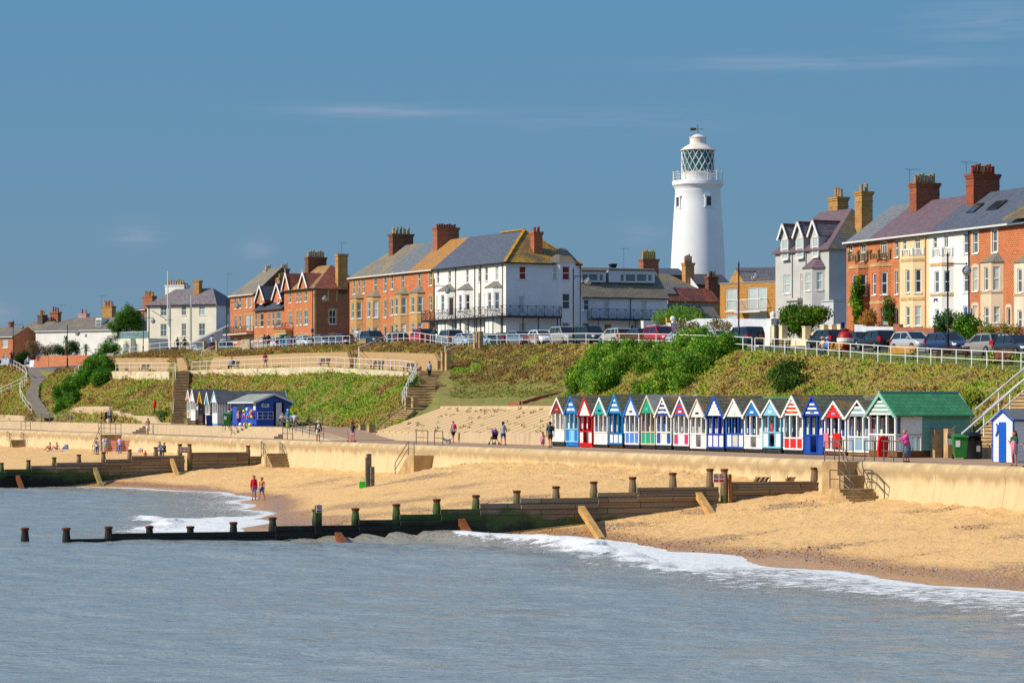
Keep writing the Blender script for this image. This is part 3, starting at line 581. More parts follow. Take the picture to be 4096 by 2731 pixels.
railing('curved white railing with close posts in front of the red estate car',[row(7,U)+Vector((0,0,0))for U in rz('S7',(315,362,410,460,512,552,598,645,690,738,785,832,878,925,970,1015,1058))],.95,(.35,))
railing('white railing in front of the silver and blue cars by the teal telescope',[row(7,U)for U in np.linspace(1006,1400,15)],.95,(.35,))
railing('short white railing between the clifftop pillars and the wooden board',[row(7,U)for U in np.linspace(877,968,4)],.95,(.35,))
railing('white railing rising to the right in front of the cream house',[pn(U,V,n)for U,V,n in((412,1449,16.5),(450,1441,17.5),(480,1430,18.5),(520,1419,20),(560,1411,21),(600,1404,21.5),(640,1400,21.5),(680,1397,21.5),(720,1396,21.5),(760,1396,22),(812,1397,22.5))],.95,(.35,))
railing('long white railing of the mid terrace in front of the seated man',[row(4,U)for U in rz('R8',(38,105,158,212,268,330,403,477,545,617,692,775,857,934,995,1070,1132,1220,1290,1368,1410,1465,1520,1560,1590,1630,1665,1700,1740,1790,1825,1862))],1.05,(.5,))
railing('white railing of the mid terrace left of the long dark stairs',[row(4,U)for U in rz('R7',(1255,1300,1345,1405,1468,1530,1590,1655,1717,1765,1805,1893))],1.05,(.5,))
railing('very short white railing left of the tall dark green bush',[row(4,U)for U in rz('R7',(810,850,895))],1.0,(.5,))
def slope_pts(P,a=0.,b=1.):return[Vector(P[0])*(1-f_)+Vector(P[1])*f_ for f_ in np.linspace(a,b,7)]
P1=[pn(1610,1615,14.2),pn(1665,1500,19.8)];railing('white railing running down beside the grass stairs',[P1[0]*(1-f_)+P1[1]*f_ for f_ in np.linspace(0,1,8)],1.05,(.5,),knob=True,r=.035,pr=.05)
P1=[pn(1780,1425,22.4),pn(1905,1363,28)];railing('sloping white handrail from the upper pillars to the clifftop',[P1[0],P1[1]],.95,(.5,))
P1=[pn(1435,1425,23.2),pn(1550,1377,26.3)];railing('sloping white handrail between the two retaining walls',[pn(1420,1468,19.7),pn(1438,1465,19.7),P1[0],P1[1]],.95,(.5,))
P1=[pn(692,1685,9.5),pn(699,1590,12),pn(704,1487,14)];railing('rusty white handrail up the left side of the long dark stairs',[P1[0]*(1-f_)+P1[1]*f_ for f_ in(0,.5)]+[P1[1]*(1-f_)+P1[2]*f_ for f_ in(0,.5,1)],1.,(.5,))
P1=[pnz(3850,8.3,4.2),pnz(4260,18,9.2)];railing('near white handrail of the corner steps behind the white and blue hut',[P1[0]*(1-f_)+P1[1]*f_ for f_ in(0,.2,.45,.7,1)],1.05,(.45,),knob=True,r=.04)
P1=[pnz(3800,9.6,4.3),pnz(4220,19.6,9.4)];railing('far white handrail of the corner steps against the grassy bank',[P1[0]*(1-f_)+P1[1]*f_ for f_ in(0,.2,.45,.7,1)],1.05,(.45,),knob=True,r=.04)
P1=[pnz(1500,7.6,LO+.3),pnz(1625,11.9,6.4)];railing('left dark handrail of the revetment stairs',[P1[0],P1[1]],.9,(),mat=m_steel);P1=[pnz(1512,9.2,LO+.3),pnz(1655,13.3,6.4)];railing('right dark handrail of the revetment stairs',[P1[0],P1[1]],.9,(),mat=m_steel)
P1=[pn(760,1440,20.6),pn(805,1415,22)];railing('left handrail of the terrace stairs',P1,.9,());P1=[pn(806,1435,20.4),pn(866,1410,22)];railing('right handrail of the terrace stairs',P1,.9,())
def drape(V):p=hit(*V);return p
PL=[(150,1668),(135,1640),(122,1615),(103,1585),(110,1560),(127,1537),(122,1515),(115,1492),(111,1466)];PR=[(222,1668),(192,1640),(172,1615),(153,1585),(150,1560),(159,1537),(180,1515),(207,1494),(229,1478)]
ypath=lambda V:float(np.interp(V,[1466,1500,1537,1585,1668],[376,368,361,353,338]))
for o in(bank,verge):
 for v in o.data.vertices:
  c_=v.co+o.location;U,V=c_.x/c_.y*F+UC,VH-(c_.z-ZC)/c_.y*F
  if 60<U<280 and 1455<V<1680:
   a=float(np.interp(V,[q[1]for q in PL[::-1]],[q[0]for q in PL[::-1]]));b=float(np.interp(V,[q[1]for q in PR[::-1]],[q[0]for q in PR[::-1]]))
   if a-7<U<b+7:v.co.z-=.45
P3p=lambda U,V:Vector(((U-UC)/F*ypath(V),ypath(V),zat(V,ypath(V))))
mb=MB()
for i in range(len(PL)-1):
 (a0,v0),(a1,v1),(b0,w0),(b1,w1)=PL[i],PL[i+1],PR[i],PR[i+1];va,vb=(v0+w0)/2,(v1+w1)/2
 mb.quad(P3p(a0,va),P3p(b0,va),P3p(b1,vb),P3p(a1,vb))
tag(mb.build('path',M('#7e7468',.9,.15)),kind='structure')
railing('white railing curving down the left side of the footpath',[p+Vector((-.3,-.1,0))for p in[hit(*a)for a in((30,1452),(40,1459),(52,1464),(64,1470),(76,1476),(88,1482),(100,1490),(110,1500),(116,1512),(117,1525),(108,1540),(99,1550),(90,1560),(88,1572),(92,1588),(100,1606),(110,1622),(122,1638),(136,1652))]if p],1.0,(.35,))
railing('straight white handrail sloping down left of the footpath',[p for p in[hit(*a)for a in((-60,1597),(5,1578),(45,1560),(85,1542),(108,1530))]if p],1.0,(.5,))
def fence_prom(label,spec,h=1.05,mids=(.55,),r=.03):railing(label,spec,h,mids,r,.032,m_steel,group='galvanised railings by the promenade',name='steel_railing')
def wr(U,n,z):return pnz(U,n,z)
fence_prom('steel railing beside the woman in the pink cardigan',[wr(U,.25,LO)for U in rz('R5',(25,135,245,355,468))])
fence_prom('rusty steel railing in front of the red and white hut with towels',[wr(U,.4,LO)for U in(3338,3374,3412)])
fence_prom('steel handrail dropping beside the near beach steps',[C3(t0+1.2,-1.4,LO-.05),C3(t0-.3,-1.4,LO-.05),C3(t0-1.6,-1.5,2.6)])
fence_prom('left rail of the near beach landing',[C3(tl+.0,-2.4,2.5),C3(tl-1.0,-2.4,2.5),C3(tl-2.4,-2.4,1.85)],.95,(.5,))
fence_prom('right rail of the near beach landing against the wall',[C3(tl-.3,-.6,2.5),C3(tl-1.2,-.65,2.5),C3(tl-2.6,-.75,1.85)],.95,(.5,))
fence_prom('steel railing around the beach steps below the green bins',[wr(1665,.2,LO),wr(1711,.2,LO)]);fence_prom('steel railing in front of the green bins',[wr(1738,.3,LO),wr(1771,.3,LO)])
fence_prom('sloping steel handrail down the middle beach steps',[C3(tm1+.2,-1.8,3.1),C3(tm1+1.4,-1.8,3.1),C3(tm1+4.2,-1.8,1.5)])
fence_prom('steel railing above the striped windbreak',[wr(U,.1,LO)for U in(394,416,441,462,484)]);fence_prom('sloping steel handrail left of the windbreak block',[C3(tm2,-2.5,LO),C3(tm2+3.9,-2.5,1.6)])
for U,lab in((1045,'left hooped rail of the beach steps at the far groyne'),(1120,'right hooped rail of the beach steps at the far groyne'),(28,'left hooped rail at the far left beach steps'),(84,'right hooped rail at the far left beach steps')):
 fence_prom(lab,[pnz(U,-.6,2.7),pnz(U+8,-.6,2.5),pnz(U+17,-.75,1.75)],1.0,(.5,))
fence_prom('steel rail at the left of the kiosk terrace steps',[wr(888,4.2,UP),wr(901,3.6,UP-.3),wr(925,2.4,LO)]);fence_prom('short steel rail standing on the walk below the kiosk',[wr(U,.5,LO)for U in(1131,1150,1170)])
fence_prom('long sloping steel railing of the access ramp',[C3(tr1*(1-f_)+tr0*f_,2.6,UP+(LO-UP)*f_)for f_ in np.linspace(0,1,7)]);fence_prom('steel railing at the back of the kiosk terrace',[wr(U,9.5,UP)for U in(1238,1290,1340)])
fence_prom('steel railing of the ramp at the far left',[wr(U,3.6,UP)for U in(100,130,165,198)]);fence_prom('second steel railing below the footpath',[wr(U,6.2,UP)for U in(168,200,230,272)]);fence_prom('small steel frame on the far left walk',[wr(U,1.5,LO)for U in(84,103,122)])
t=NT('groyne_timber');sx=t.n('SeparateXYZ');t.l(t.pos(),sx.inputs[0]);uv=t.n('UVMap').outputs[0]
bt=t.n('TexBrick');bt.inputs['Scale'].default_value=1;bt.inputs['Brick Width'].default_value=3.6;bt.inputs['Row Height'].default_value=.29;bt.inputs['Mortar Size'].default_value=.018
bt.inputs['Color1'].default_value=(*lin('#9a8a70'),1);bt.inputs['Color2'].default_value=(*lin('#7a6e60'),1);bt.inputs['Mortar'].default_value=(*lin('#1b140e'),1);t.l(uv,bt.inputs['Vector'])
gr_=t.noise(3,5,uv,.7,(.25,5,1));c=t.mix(.5,bt.outputs[0],t.mix(gr_,'#2a2018','#ffe8c8'),'OVERLAY')
nz_=t.noise(.8,5,None,.7,(1,1,1.6));ni=t.math('ADD',t.math('MULTIPLY',sx.outputs[0],NX),t.math('SUBTRACT',t.math('MULTIPLY',sx.outputs[1],NY),OX*NX+OY*NY-21));ni=t.math('MULTIPLY',t.math('MAXIMUM',ni,0.),.085);zz=t.math('ADD',t.math('ADD',sx.outputs[2],ni),t.math('MULTIPLY',t.math('SUBTRACT',nz_,.5),1.7));zz=t.math('DIVIDE',zz,4.)
alg=t.ramp(zz,[(.27,1.),(.36,.8),(.43,0.)]);c=t.mix(alg,c,t.mix(t.noise(1.6,4),'#122408','#3c5c1a'))
dk=t.ramp(zz,[(.17,1.),(.27,0.)]);c=t.mix(dk,c,'#0c0f0a');t.out(c,.75);t.bump(bt.outputs['Fac'],.6,-.03);m_grn=t.m
t=NT('groyne_post');sx=t.n('SeparateXYZ');t.l(t.pos(),sx.inputs[0]);f=t.noise(2,4,None,.6,(1,1,.3));c=t.mix(f,'#6d5a42','#8d7453');zz=t.math('DIVIDE',t.math('ADD',sx.outputs[2],t.math('MULTIPLY',t.math('SUBTRACT',f,.5),1.2)),4.)
c=t.mix(t.ramp(zz,[(.40,1.),(.62,0.)]),c,'#3d561c');c=t.mix(t.ramp(zz,[(.2,1.),(.33,0.)]),c,'#12180c');t.out(c,.8);m_post=t.m;m_rust=M('#6b3214',.85,.35,6)
m_fresh=M('#c79a5c',.8,.2,3);m_wetb=M('#7a4420',.7,.35,3)
def hitline(U,A,B):
 k=(U-UC)/F;dx,dy=B[0]-A[0],B[1]-A[1];f_=(k*A[1]-A[0])/(dx-k*dy);return(A[0]+dx*f_,A[1]+dy*f_)
def groyne(label,A,B,boards,posts,braces,lone=()):
 dv=Vector((B[0]-A[0],B[1]-A[1],0)).normalized();nv=Vector((dv.y,-dv.x,0))
 if nv.y>0:nv=-nv
 rt=root('timber_groyne',(A[0],A[1],0),label,'groyne','timber groynes running into the sea')
 for U0,U1,V in boards:
  a=hitline(U0,A,B);b=hitline(U1,A,B);z=zat(V,(a[1]+b[1])/2);a=Vector((*a,0));b=Vector((*b,0));mb=MB();th=nv*.09
  mb.box8([a-th+Vector((0,0,-1.2)),b-th+Vector((0,0,-1.2)),b+th+Vector((0,0,-1.2)),a+th+Vector((0,0,-1.2)),a-th+Vector((0,0,z)),b-th+Vector((0,0,z)),b+th+Vector((0,0,z)),a+th+Vector((0,0,z))])
  mb.bar(a+nv*.16+Vector((0,0,z-.45)),b+nv*.16+Vector((0,0,z-.45)),.1,.24);mb.build('plank_wall',m_grn,rt)
 for U,V,*o_ in posts:
  a=hitline(U,A,B);z=zat(V,a[1]);r=.21 if U>50 else.2;p=Vector((*a,0))-nv*(.32 if o_!=[1]else-.05)
  mb=MB();mb.lathe((p.x,p.y,0),[(r*.95,-1.2),(r*1.0,z-.6),(r*.82,z-.28),(r*.78,z-.14)],10);pp=mb.build('post',m_post,rt)
  MB().lathe((p.x,p.y,0),[(r*.78,z-.14),(r*.98,z-.1),(r,z-.02),(r*.7,z)],10).build('iron_cap',m_rust,pp)
 for U0,V0,U1,V1,m_ in braces:
  a=hitline(U0,A,B);p=Vector((*a,zat(V0,a[1])))+nv*.1;y1=a[1]-2.6;q_=Vector(((U1-UC)/F*y1,y1,zat(V1,y1)-.1));q_=q_+(q_-p).normalized()*.5
  mb=MB();mb.bar(p,q_,.34,.3);mb.build('brace',m_,rt)
 return rt,nv
GA=A1=C(18.5,-.4);GB=B1=C(22.4,-41.8)
gr1,gnv=groyne('nearer timber groyne with dark algae, stepping down into the sea',A1,B1,[(271,443,2154),(443,1100,2128),(1100,1435,2101),(1435,1599,2078),(1599,1762,2056),(1762,1919,2035),(1919,2081,2013),(2081,2390,1991),(2390,2547,1969),(2547,2872,1948),(2919,3266,1925),(3282,3335,1951)],[(103,2110),(265,2109,1),(438,2105),(602,2103),(766,2104),(939,2087),(1096,2068),(1270,2036),(1428,2032),(1592,2015),(1754,1995),(1911,1979),(2075,1961),(2232,1944),(2383,1925),(2539,1907),(2700,1890),(2849,1874),(2896,1874,1),(3267,1869)],[(2320,2030,2393,2131,m_fresh),(2790,1978,2863,2075,m_fresh),(1842,2082,1889,2155,m_wetb),(1348,2137,1378,2170,m_wetb)])
A2=C(117,-.4);B2=(-42.5-1.5,216.9-.5)
gr2,gnv2=groyne('farther timber groyne at the left with green weed on its boards',A2,B2,[(-300,17,1888),(17,123,1876),(123,224,1862),(224,421,1849),(421,525,1836),(525,736,1822),(767,991,1808),(1003,1052,1824)],[(12,1850),(119,1839),(222,1828),(321,1817),(419,1807),(524,1797),(629,1787),(725,1775),(757,1775,1),(998,1781)],[(376,1872,407,1944,M('#8a8048',.8,.3,2)),(684,1838,712,1908,m_fresh),(68,1905,88,1950,m_wetb)])
m_w=M('#e8e4dc',.5,.05);m_red=M('#c01a1a',.5,.05);m_blk2=M('#16161a',.6,.05)
def nosign(label,c,w,nv=None):
 """white warning board: red ring with slash over a small figure, red caption bar below"""
 c=Vector(c);nv=nv or gnv;ax=Vector((-nv.y,nv.x,0));ax=ax if ax.x>0 else-ax;h=w*1.55;up_=Vector((0,0,1))
 rt=root('warning_sign',c,label,'sign','no-diving signs on groyne posts');P_=lambda a,b,d=0.:c+ax*a+up_*b+nv*d
 mb=MB();mb.box8([P_(-w/2,0,-.02),P_(w/2,0,-.02),P_(w/2,0,.02),P_(-w/2,0,.02),P_(-w/2,h,-.02),P_(w/2,h,-.02),P_(w/2,h,.02),P_(-w/2,h,.02)]);mb.build('board',m_w,rt)
 mb=MB();R_=w*.42;cz=h-w*.5;ns=20
 for k in range(ns):
  a0,a1=2*math.pi*k/ns,2*math.pi*(k+1)/ns;mb.quad(P_(R_*math.cos(a0),cz+R_*math.sin(a0),.03),P_(R_*math.cos(a1),cz+R_*math.sin(a1),.03),P_(R_*.78*math.cos(a1),cz+R_*.78*math.sin(a1),.03),P_(R_*.78*math.cos(a0),cz+R_*.78*math.sin(a0),.03))
 q_=.707*R_;e_=.06*w;mb.quad(P_(-q_-e_,cz+q_-e_,.034),P_(-q_+e_,cz+q_+e_,.034),P_(q_+e_,cz-q_+e_,.034),P_(q_-e_,cz-q_-e_,.034))
 mb.quad(P_(-w*.43,h*.05,.03),P_(w*.43,h*.05,.03),P_(w*.43,h*.3,.03),P_(-w*.43,h*.3,.03));mb.build('red_symbol',m_red,rt)
 mb=MB();mb.bar(P_(-w*.18,cz-.02,.031),P_(w*.16,cz+w*.14,.031),w*.07,.004);mb.bar(P_(-w*.22,cz-w*.16,.031),P_(w*.22,cz-w*.16,.031),w*.05,.004);mb.build('diver_figure',m_blk2,rt)
def linepos(U,V,A,B,off):a=hitline(U,A,B);return Vector((*a,zat(V,a[1])))+gnv*off
mb=MB();p=linepos(1270,2019,A1,B1,.2);z1=p.z;mb.bar(Vector((p.x,p.y,z1)),Vector((p.x,p.y,.3)),.34,.12,up=gnv);thing1(mb,'sign_board_post',m_post,'mossy upright board carrying the lone sign on the near groyne','post')
nosign('lone no-diving sign on a mossy post of the near groyne',linepos(1270,2049,A1,B1,.3),.26)
nosign('left no-diving sign of the pair on the near groyne',linepos(2854,1928,A1,B1,.34),.30);nosign('right no-diving sign of the pair on the near groyne',linepos(2877,1928,A1,B1,.34),.30)
nosign('left no-diving sign of the pair on the far groyne',linepos(727,1810,A2,B2,.34),.33);nosign('right no-diving sign of the pair on the far groyne',linepos(742,1810,A2,B2,.34),.33)
mb=MB();p=linepos(2911,1895,A1,B1,.3);mb.bar(p,Vector((p.x+.05,p.y,.9)),.16,.16);thing1(mb,'rusty_stake',m_wetb,'thin rust-streaked timber stake beside the paired signs','stake')
mb=MB();p=on_beach(1475,1945);mb.bar(p-Vector((0,0,.3)),p+Vector((0,0,2.15)),.3,.25);mb.bar(p+Vector((.22,-.1,-.3)),p+Vector((.22,-.1,1.3)),.25,.3);mb.bar(p+Vector((-.15,-.1,-.3)),p+Vector((-.15,-.1,1.9)),.12,.2)
thing1(mb,'old_timber_post',M('#7d7464',.9,.3,3),'split grey timber post standing alone on the sand with a green bag at its foot','post')
def clad(col,rough=.6,pitch=.16,vert=False):
 key=('C',col,pitch,vert)
 if key in MATS:return MATS[key]
 t=NT('painted_boards');uv=t.n('UVMap').outputs[0];sp=t.n('SeparateXYZ');t.l(uv,sp.inputs[0])
 fr=t.math('FRACT',t.math('DIVIDE',sp.outputs[0 if vert else 1],pitch));ln=t.ramp(fr,[(0.,1.),(.1,0.)])
 c0=lin(col);f=t.noise(1.5,4);c=t.mix(f,tuple(x*.86 for x in c0),tuple(min(1,x*1.06)for x in c0));c=t.mix(t.math('MULTIPLY',ln,.45),c,tuple(x*.35 for x in c0))
 t.out(c,rough);t.bump(ln,.5,-.02);MATS[key]=t.m;return t.m
W_,BL,MB_,LB,RD,TQ,CR,PK='#e9e7e2','#1273c6','#1a45a8','#7cc0e0','#d81412','#10a8a8','#cdbfa0','#d02268'
m_felt=tiles('#565e50','#666b58','#b0701c',.3,.3,.6,name='green_felt_shingle',rough=.9);m_fgreen=tiles('#3a6e4c','#467e56',None,0,.25,.5,name='green_shingle',rough=.9)
def facept(t_,n_):
 return lambda dt,dn,z:C3(t_+dt,n_+dn,z)
def hut(Uc,z,Vpk_y,gy,hy,by,w,label,frame,barge,gable,panels,base='#25272b',roof=None,depth=3.3,door='#e4e1da',stripes=None,scallop=False,side=None,n0=6.5,board=None,mid=None,zb=LO,gw=None,ow=.14):
 """beach hut seen at photo column Uc: gable peak, gable foot, half wall top and base at zoom rows"""
 s_=sn(Uc,n0);V=lambda y:ZM[z][1]+y*ZM[z][2];zz=lambda y:zat(V(y),F/s_)
 zp,zg,zh,z0=zz(Vpk_y),zz(gy),zz(hy),zb+.0;zf=zz(by)
 t_=tU(Uc,n0);P_=facept(t_,n0);rt=root('beach_hut',C3(t_,n0,zb),label,'beach hut','row of painted beach huts on the promenade')
 hw=w/2;gh=(gw or w+.28)/2;mf=M(frame,.5,.06);roof=roof or m_felt
 def bx(mb,a0,a1,b0,b1,z0_,z1_,mi=0):return mb.box8([P_(a0,b0,z0_),P_(a0,b1,z0_),P_(a1,b1,z0_),P_(a1,b0,z0_),P_(a0,b0,z1_),P_(a0,b1,z1_),P_(a1,b1,z1_),P_(a1,b0,z1_)],mi)
 mb=MB();bx(mb,-hw+.02,hw-.02,.05,depth-.1,zb+.06 if Uc%2 else zb-.02,zf);bx(mb,-hw+.05,-hw+.3,.02,depth-.1,zb-.05,zf-.02);bx(mb,hw-.3,hw-.05,.02,depth-.1,zb-.05,zf-.02);mb.build('base',M(base,.8,.2),rt)
 pd=.95;side=side or '#dcdcd6';mb=MB();bx(mb,-hw+.04,hw-.04,pd,depth-.12,zf,zg+.1);mb.add([P_(-hw+.04,pd,zg+.1),P_(hw-.04,pd,zg+.1),P_(0,pd,zp-.25)],[(0,1,2)]);mb.build('cabin',clad(side),rt)
 mb=MB();bx(mb,-hw*.62,hw*.62,pd-.04,pd+.02,zf,zg-.12);dr=mb.build('door',M(door,.5,.05)if not door.startswith('!')else clad(door[1:],vert=True,pitch=.3),rt)
 if mid:
  mb=MB();bx(mb,-.05,.05,pd-.07,pd-.03,zf,zg-.14);mb.build('door_post',M(mid,.5,.05),dr)
 for a in(-hw+.05,-hw*.36,hw*.36,hw-.05):
  bx(MB(),a-.055,a+.055,.0,.11,zf,zg+.05).build('post',mf,rt)if True else None
 for a in(-hw+.055,hw-.055):
  mb=MB();bx(mb,a-.05,a+.05,pd*.5-.05,pd*.5+.05,zf,zg+.05);bx(mb,a-.05,a+.05,pd-.1,pd+.0,zf,zg+.05);mb.build('side_post',mf,rt)
 mb=MB();bx(mb,-hw,hw,-.02,.13,zh-.05,zh+.03);bx(mb,-hw,hw,-.02,.13,zf-.02,zf+.08);bx(mb,-hw-.0,-hw+.1,0,pd,zh-.05,zh+.03);bx(mb,hw-.1,hw,0,pd,zh-.05,zh+.03);bx(mb,-hw,hw,0,.12,zg-.06,zg+.06);mb.build('rail',mf,rt)
 xs=[(-hw+.1,-hw*.36-.055),(-hw*.36+.055,hw*.36-.055),(hw*.36+.055,hw-.1)]
 for k,(a,b)in enumerate(xs):
  pc=panels[2-k]
  if pc is None:continue
  mb=MB();bx(mb,a,b,.03,.09,zf+.07,zh-.05);mb.build('panel',clad(pc,vert=True,pitch=.2),rt)
 for a in(-hw+.02,hw-.07):
  mb=MB();bx(mb,a,a+.05,.11,pd-.1,zf+.07,zh-.05);mb.build('side_panel',clad(panels[3]if len(panels)>3 else frame),rt)
 n1=-ow+.06;zgl=zg-.05;gp=MB();hgt=zp-zgl;wv=lambda z_:gh*.80*(zp-.12-z_)/hgt
 if stripes:
  ns_=stripes[2];cs=[stripes[0],stripes[1]];mats_=[M(c_,.55,.05)for c_ in cs];zb0=zgl+.02;top=zp-.3
  for k in range(ns_):
   za=zb0+(top-zb0)*k/ns_;zc=zb0+(top-zb0)*(k+1)/ns_-.012
   gp.box8([P_(-wv(za),n1,za),P_(wv(za),n1,za),P_(wv(za),n1+.03,za),P_(-wv(za),n1+.03,za),P_(-wv(zc),n1,zc),P_(wv(zc),n1,zc),P_(wv(zc),n1+.03,zc),P_(-wv(zc),n1+.03,zc)],k%2)
  gpo=gp.build('gable',mats_,rt)
 else:
  gp.prism([P_(-wv(zgl),n1,zgl),P_(wv(zgl),n1,zgl),P_(0,n1,zp-.12)],P_(0,.03,0)-P_(0,0,0));gpo=gp.build('gable',clad(gable),rt)
 if board:
  mb=MB();zz_=zgl+.16*hgt;bx(mb,-.22,.22,n1-.03,n1-.005,zz_,zz_+.13);mb.build('name_board',M(board,.5,0),gpo)
 mb=MB();bw=.2*(1+.0*w)
 for sg in(-1,1):
  e0=P_(sg*(gh+.05),-ow,zgl-.12);pk=P_(0,-ow,zp+.06);e1=P_(sg*(gh-bw*.75),-ow,zgl-.12);pk2=P_(0,-ow,zp+.06-bw*hgt/gh*.95);dn=P_(0,.05,0)-P_(0,0,0)
  mb.prism([e0,e1,pk2,pk]if sg<0 else[e0,pk,pk2,e1],dn)
  if scallop:
   for k in range(6):
    f_=(k+.5)/6;c_=e1.lerp(pk2,f_);mb.ball(c_+dn*.5,(.07,.07,.09),6,4)
 mb.build('bargeboard',M(barge,.5,.05),rt)
 mb=MB()
 for sg in(-1,1):
  e0=P_(sg*gh,-ow+.05,zgl-.08);pk=P_(0,-ow+.05,zp+.0);L_=P_(0,depth+ow-.05,0)-P_(0,0,0);th=Vector((0,0,.06));a,b=e0,pk
  mb.box8([a,b,b+L_,a+L_,a+th,b+th,b+L_+th,a+L_+th])
 mb.build('roof',roof,rt);return rt,P_
X3=lambda x:2150+.3401*x
X4=lambda x:2900+.2764*x
H=hut;FB=M('#868c8a',.9,.15,2)
H(X3(240),'R3',152,318,522,660,2.25,'white hut with a dark red gable, first of the long row',W_,W_,'#7c2430',[W_,W_,W_,W_],board='#e07818',door=W_)
H(X3(403),'R3',130,325,515,668,2.2,'sky blue hut with two white stripes and pale blue posts',LB,BL,BL,[BL,LB,BL,LB],base=BL,stripes=(BL,W_,5),door=W_,board='#a8c8e8')
H(X3(565),'R3',152,350,540,690,2.2,'bright red hut with a white gable and red posts',RD,RD,W_,[W_,None,W_,W_],base=RD,door='!'+BL,scallop=False)
H(X3(742),'R3',150,332,552,692,2.2,'white hut with a turquoise scalloped gable',W_,W_,TQ,[W_,W_,W_,RD],scallop=True,door=W_,board='#102020')
H(X3(918),'R3',112,325,568,690,2.15,'tall azure hut with white gable stripes and azure posts','#1c80bc','#1c84c0',W_,[W_,W_,W_,'#1c80bc'],stripes=('#1c84c0',W_,6),door=W_,base='#3a3328')
H(X3(1110),'R3',143,345,552,695,2.2,'hut with mid blue bargeboards and cornflower lower panels',W_,'#2a78d0',W_,['#4a86dc','#4a86dc','#4a86dc','#1a50a0'],board='#2a60b0',door='#4a2a28')
H(X3(1300),'R3',124,318,550,698,2.15,'cream framed hut with a sea green gable and panels',CR,CR,'#149c80',['#149c80','#149c80','#149c80','#0c6a58'],board='#58b8a0',door='!'+BL,roof=FB)
H(X3(1483),'R3',150,350,552,700,2.25,'white hut with navy stripes and navy lower panels',W_,W_,W_,['#164c98','#dcdad4','#164c98','#164c98'],stripes=('#20408c',W_,6),door='#28383a',board=W_)
H(X3(1690),'R3',140,350,570,710,2.25,'hut with red and blue striped gable and pink lower panels',W_,W_,RD,[PK,W_,PK,W_],stripes=('#2858b0','#e02818',7),door=W_,mid='#b0a8a0',board='#f0d8d0')
H(X3(1890),'R3',165,366,570,740,2.25,'plain white hut with a brown roof edge and a small dark motif',W_,'#c4b4a6',W_,[W_,None,W_,W_],door=W_,mid='#c8c4bc',base='#3a3026',board='#20201c')
H(X3(2092),'R3',132,348,575,738,2.3,'white gabled hut with deep blue bargeboards and blue posts',MB_,'#1450b0',W_,[W_,'#d8d4cc',W_,W_],scallop=True,door=W_,mid='#c0bcb4',board='#dcd4b8')
H(X4(142),'R4',206,445,702,905,2.35,'hut with a white outer and blue inner gable edge and blue posts','#1c58b4',W_,W_,[W_,'#c8c4ba',W_,'#c8c4ba'],door='!'+BL,mid=W_,board='#d8d4c8')
H(X4(408),'R4',225,430,728,915,2.35,'white hut with a solid blue gable, a thin finial and an oval badge',W_,W_,BL,[W_,None,W_,W_],door=W_,mid='#9a948c',board='#e8e0c0',base='#30302e')
H(X4(672),'R4',216,428,680,905,2.35,'pale blue hut with light blue posts and white boarded panels',LB,W_,LB,[W_,None,W_,'#b8b0b8'],door=W_,mid='#a0988c',base='#2c3238',board='#e8e8e4')
H(X4(985),'R4',160,428,762,930,2.35,'tall white hut with red and white stripes and scarlet lower panels',W_,W_,RD,[RD,RD,RD,RD],stripes=(W_,'#d01c20',7),scallop=True,door='#e0dcd4',mid='#58a8c8',board='#d8a020')
H(X4(1278),'R4',156,435,722,990,2.3,'tall royal blue hut with thin white stripes and an open doorway','#1146a4','#1146a4',W_,['#1146a4',None,'#1146a4','#1146a4'],stripes=('#1146a4',W_,7),door=W_,mid='#c81830',base='#1146a4',board='#3a6a8a')
H(X4(1590),'R4',242,455,745,950,2.45,'white hut with a scarlet notched gable and red towels over its rail',W_,W_,'#e01810',[W_,None,W_,'#b01828'],scallop=True,door='!#1848b0',base='#6a4038',board='#8898c8')
H(X4(1935),'R4',228,440,748,965,2.5,'white hut with grey blue stripes and grey blue lower panels',W_,W_,W_,['#86a4b8','#86a4b8','#86a4b8','#4a6a80'],stripes=('#8aa4b0',W_,4),door='#7890a8',mid='#c02028',base='#8a6a3e')
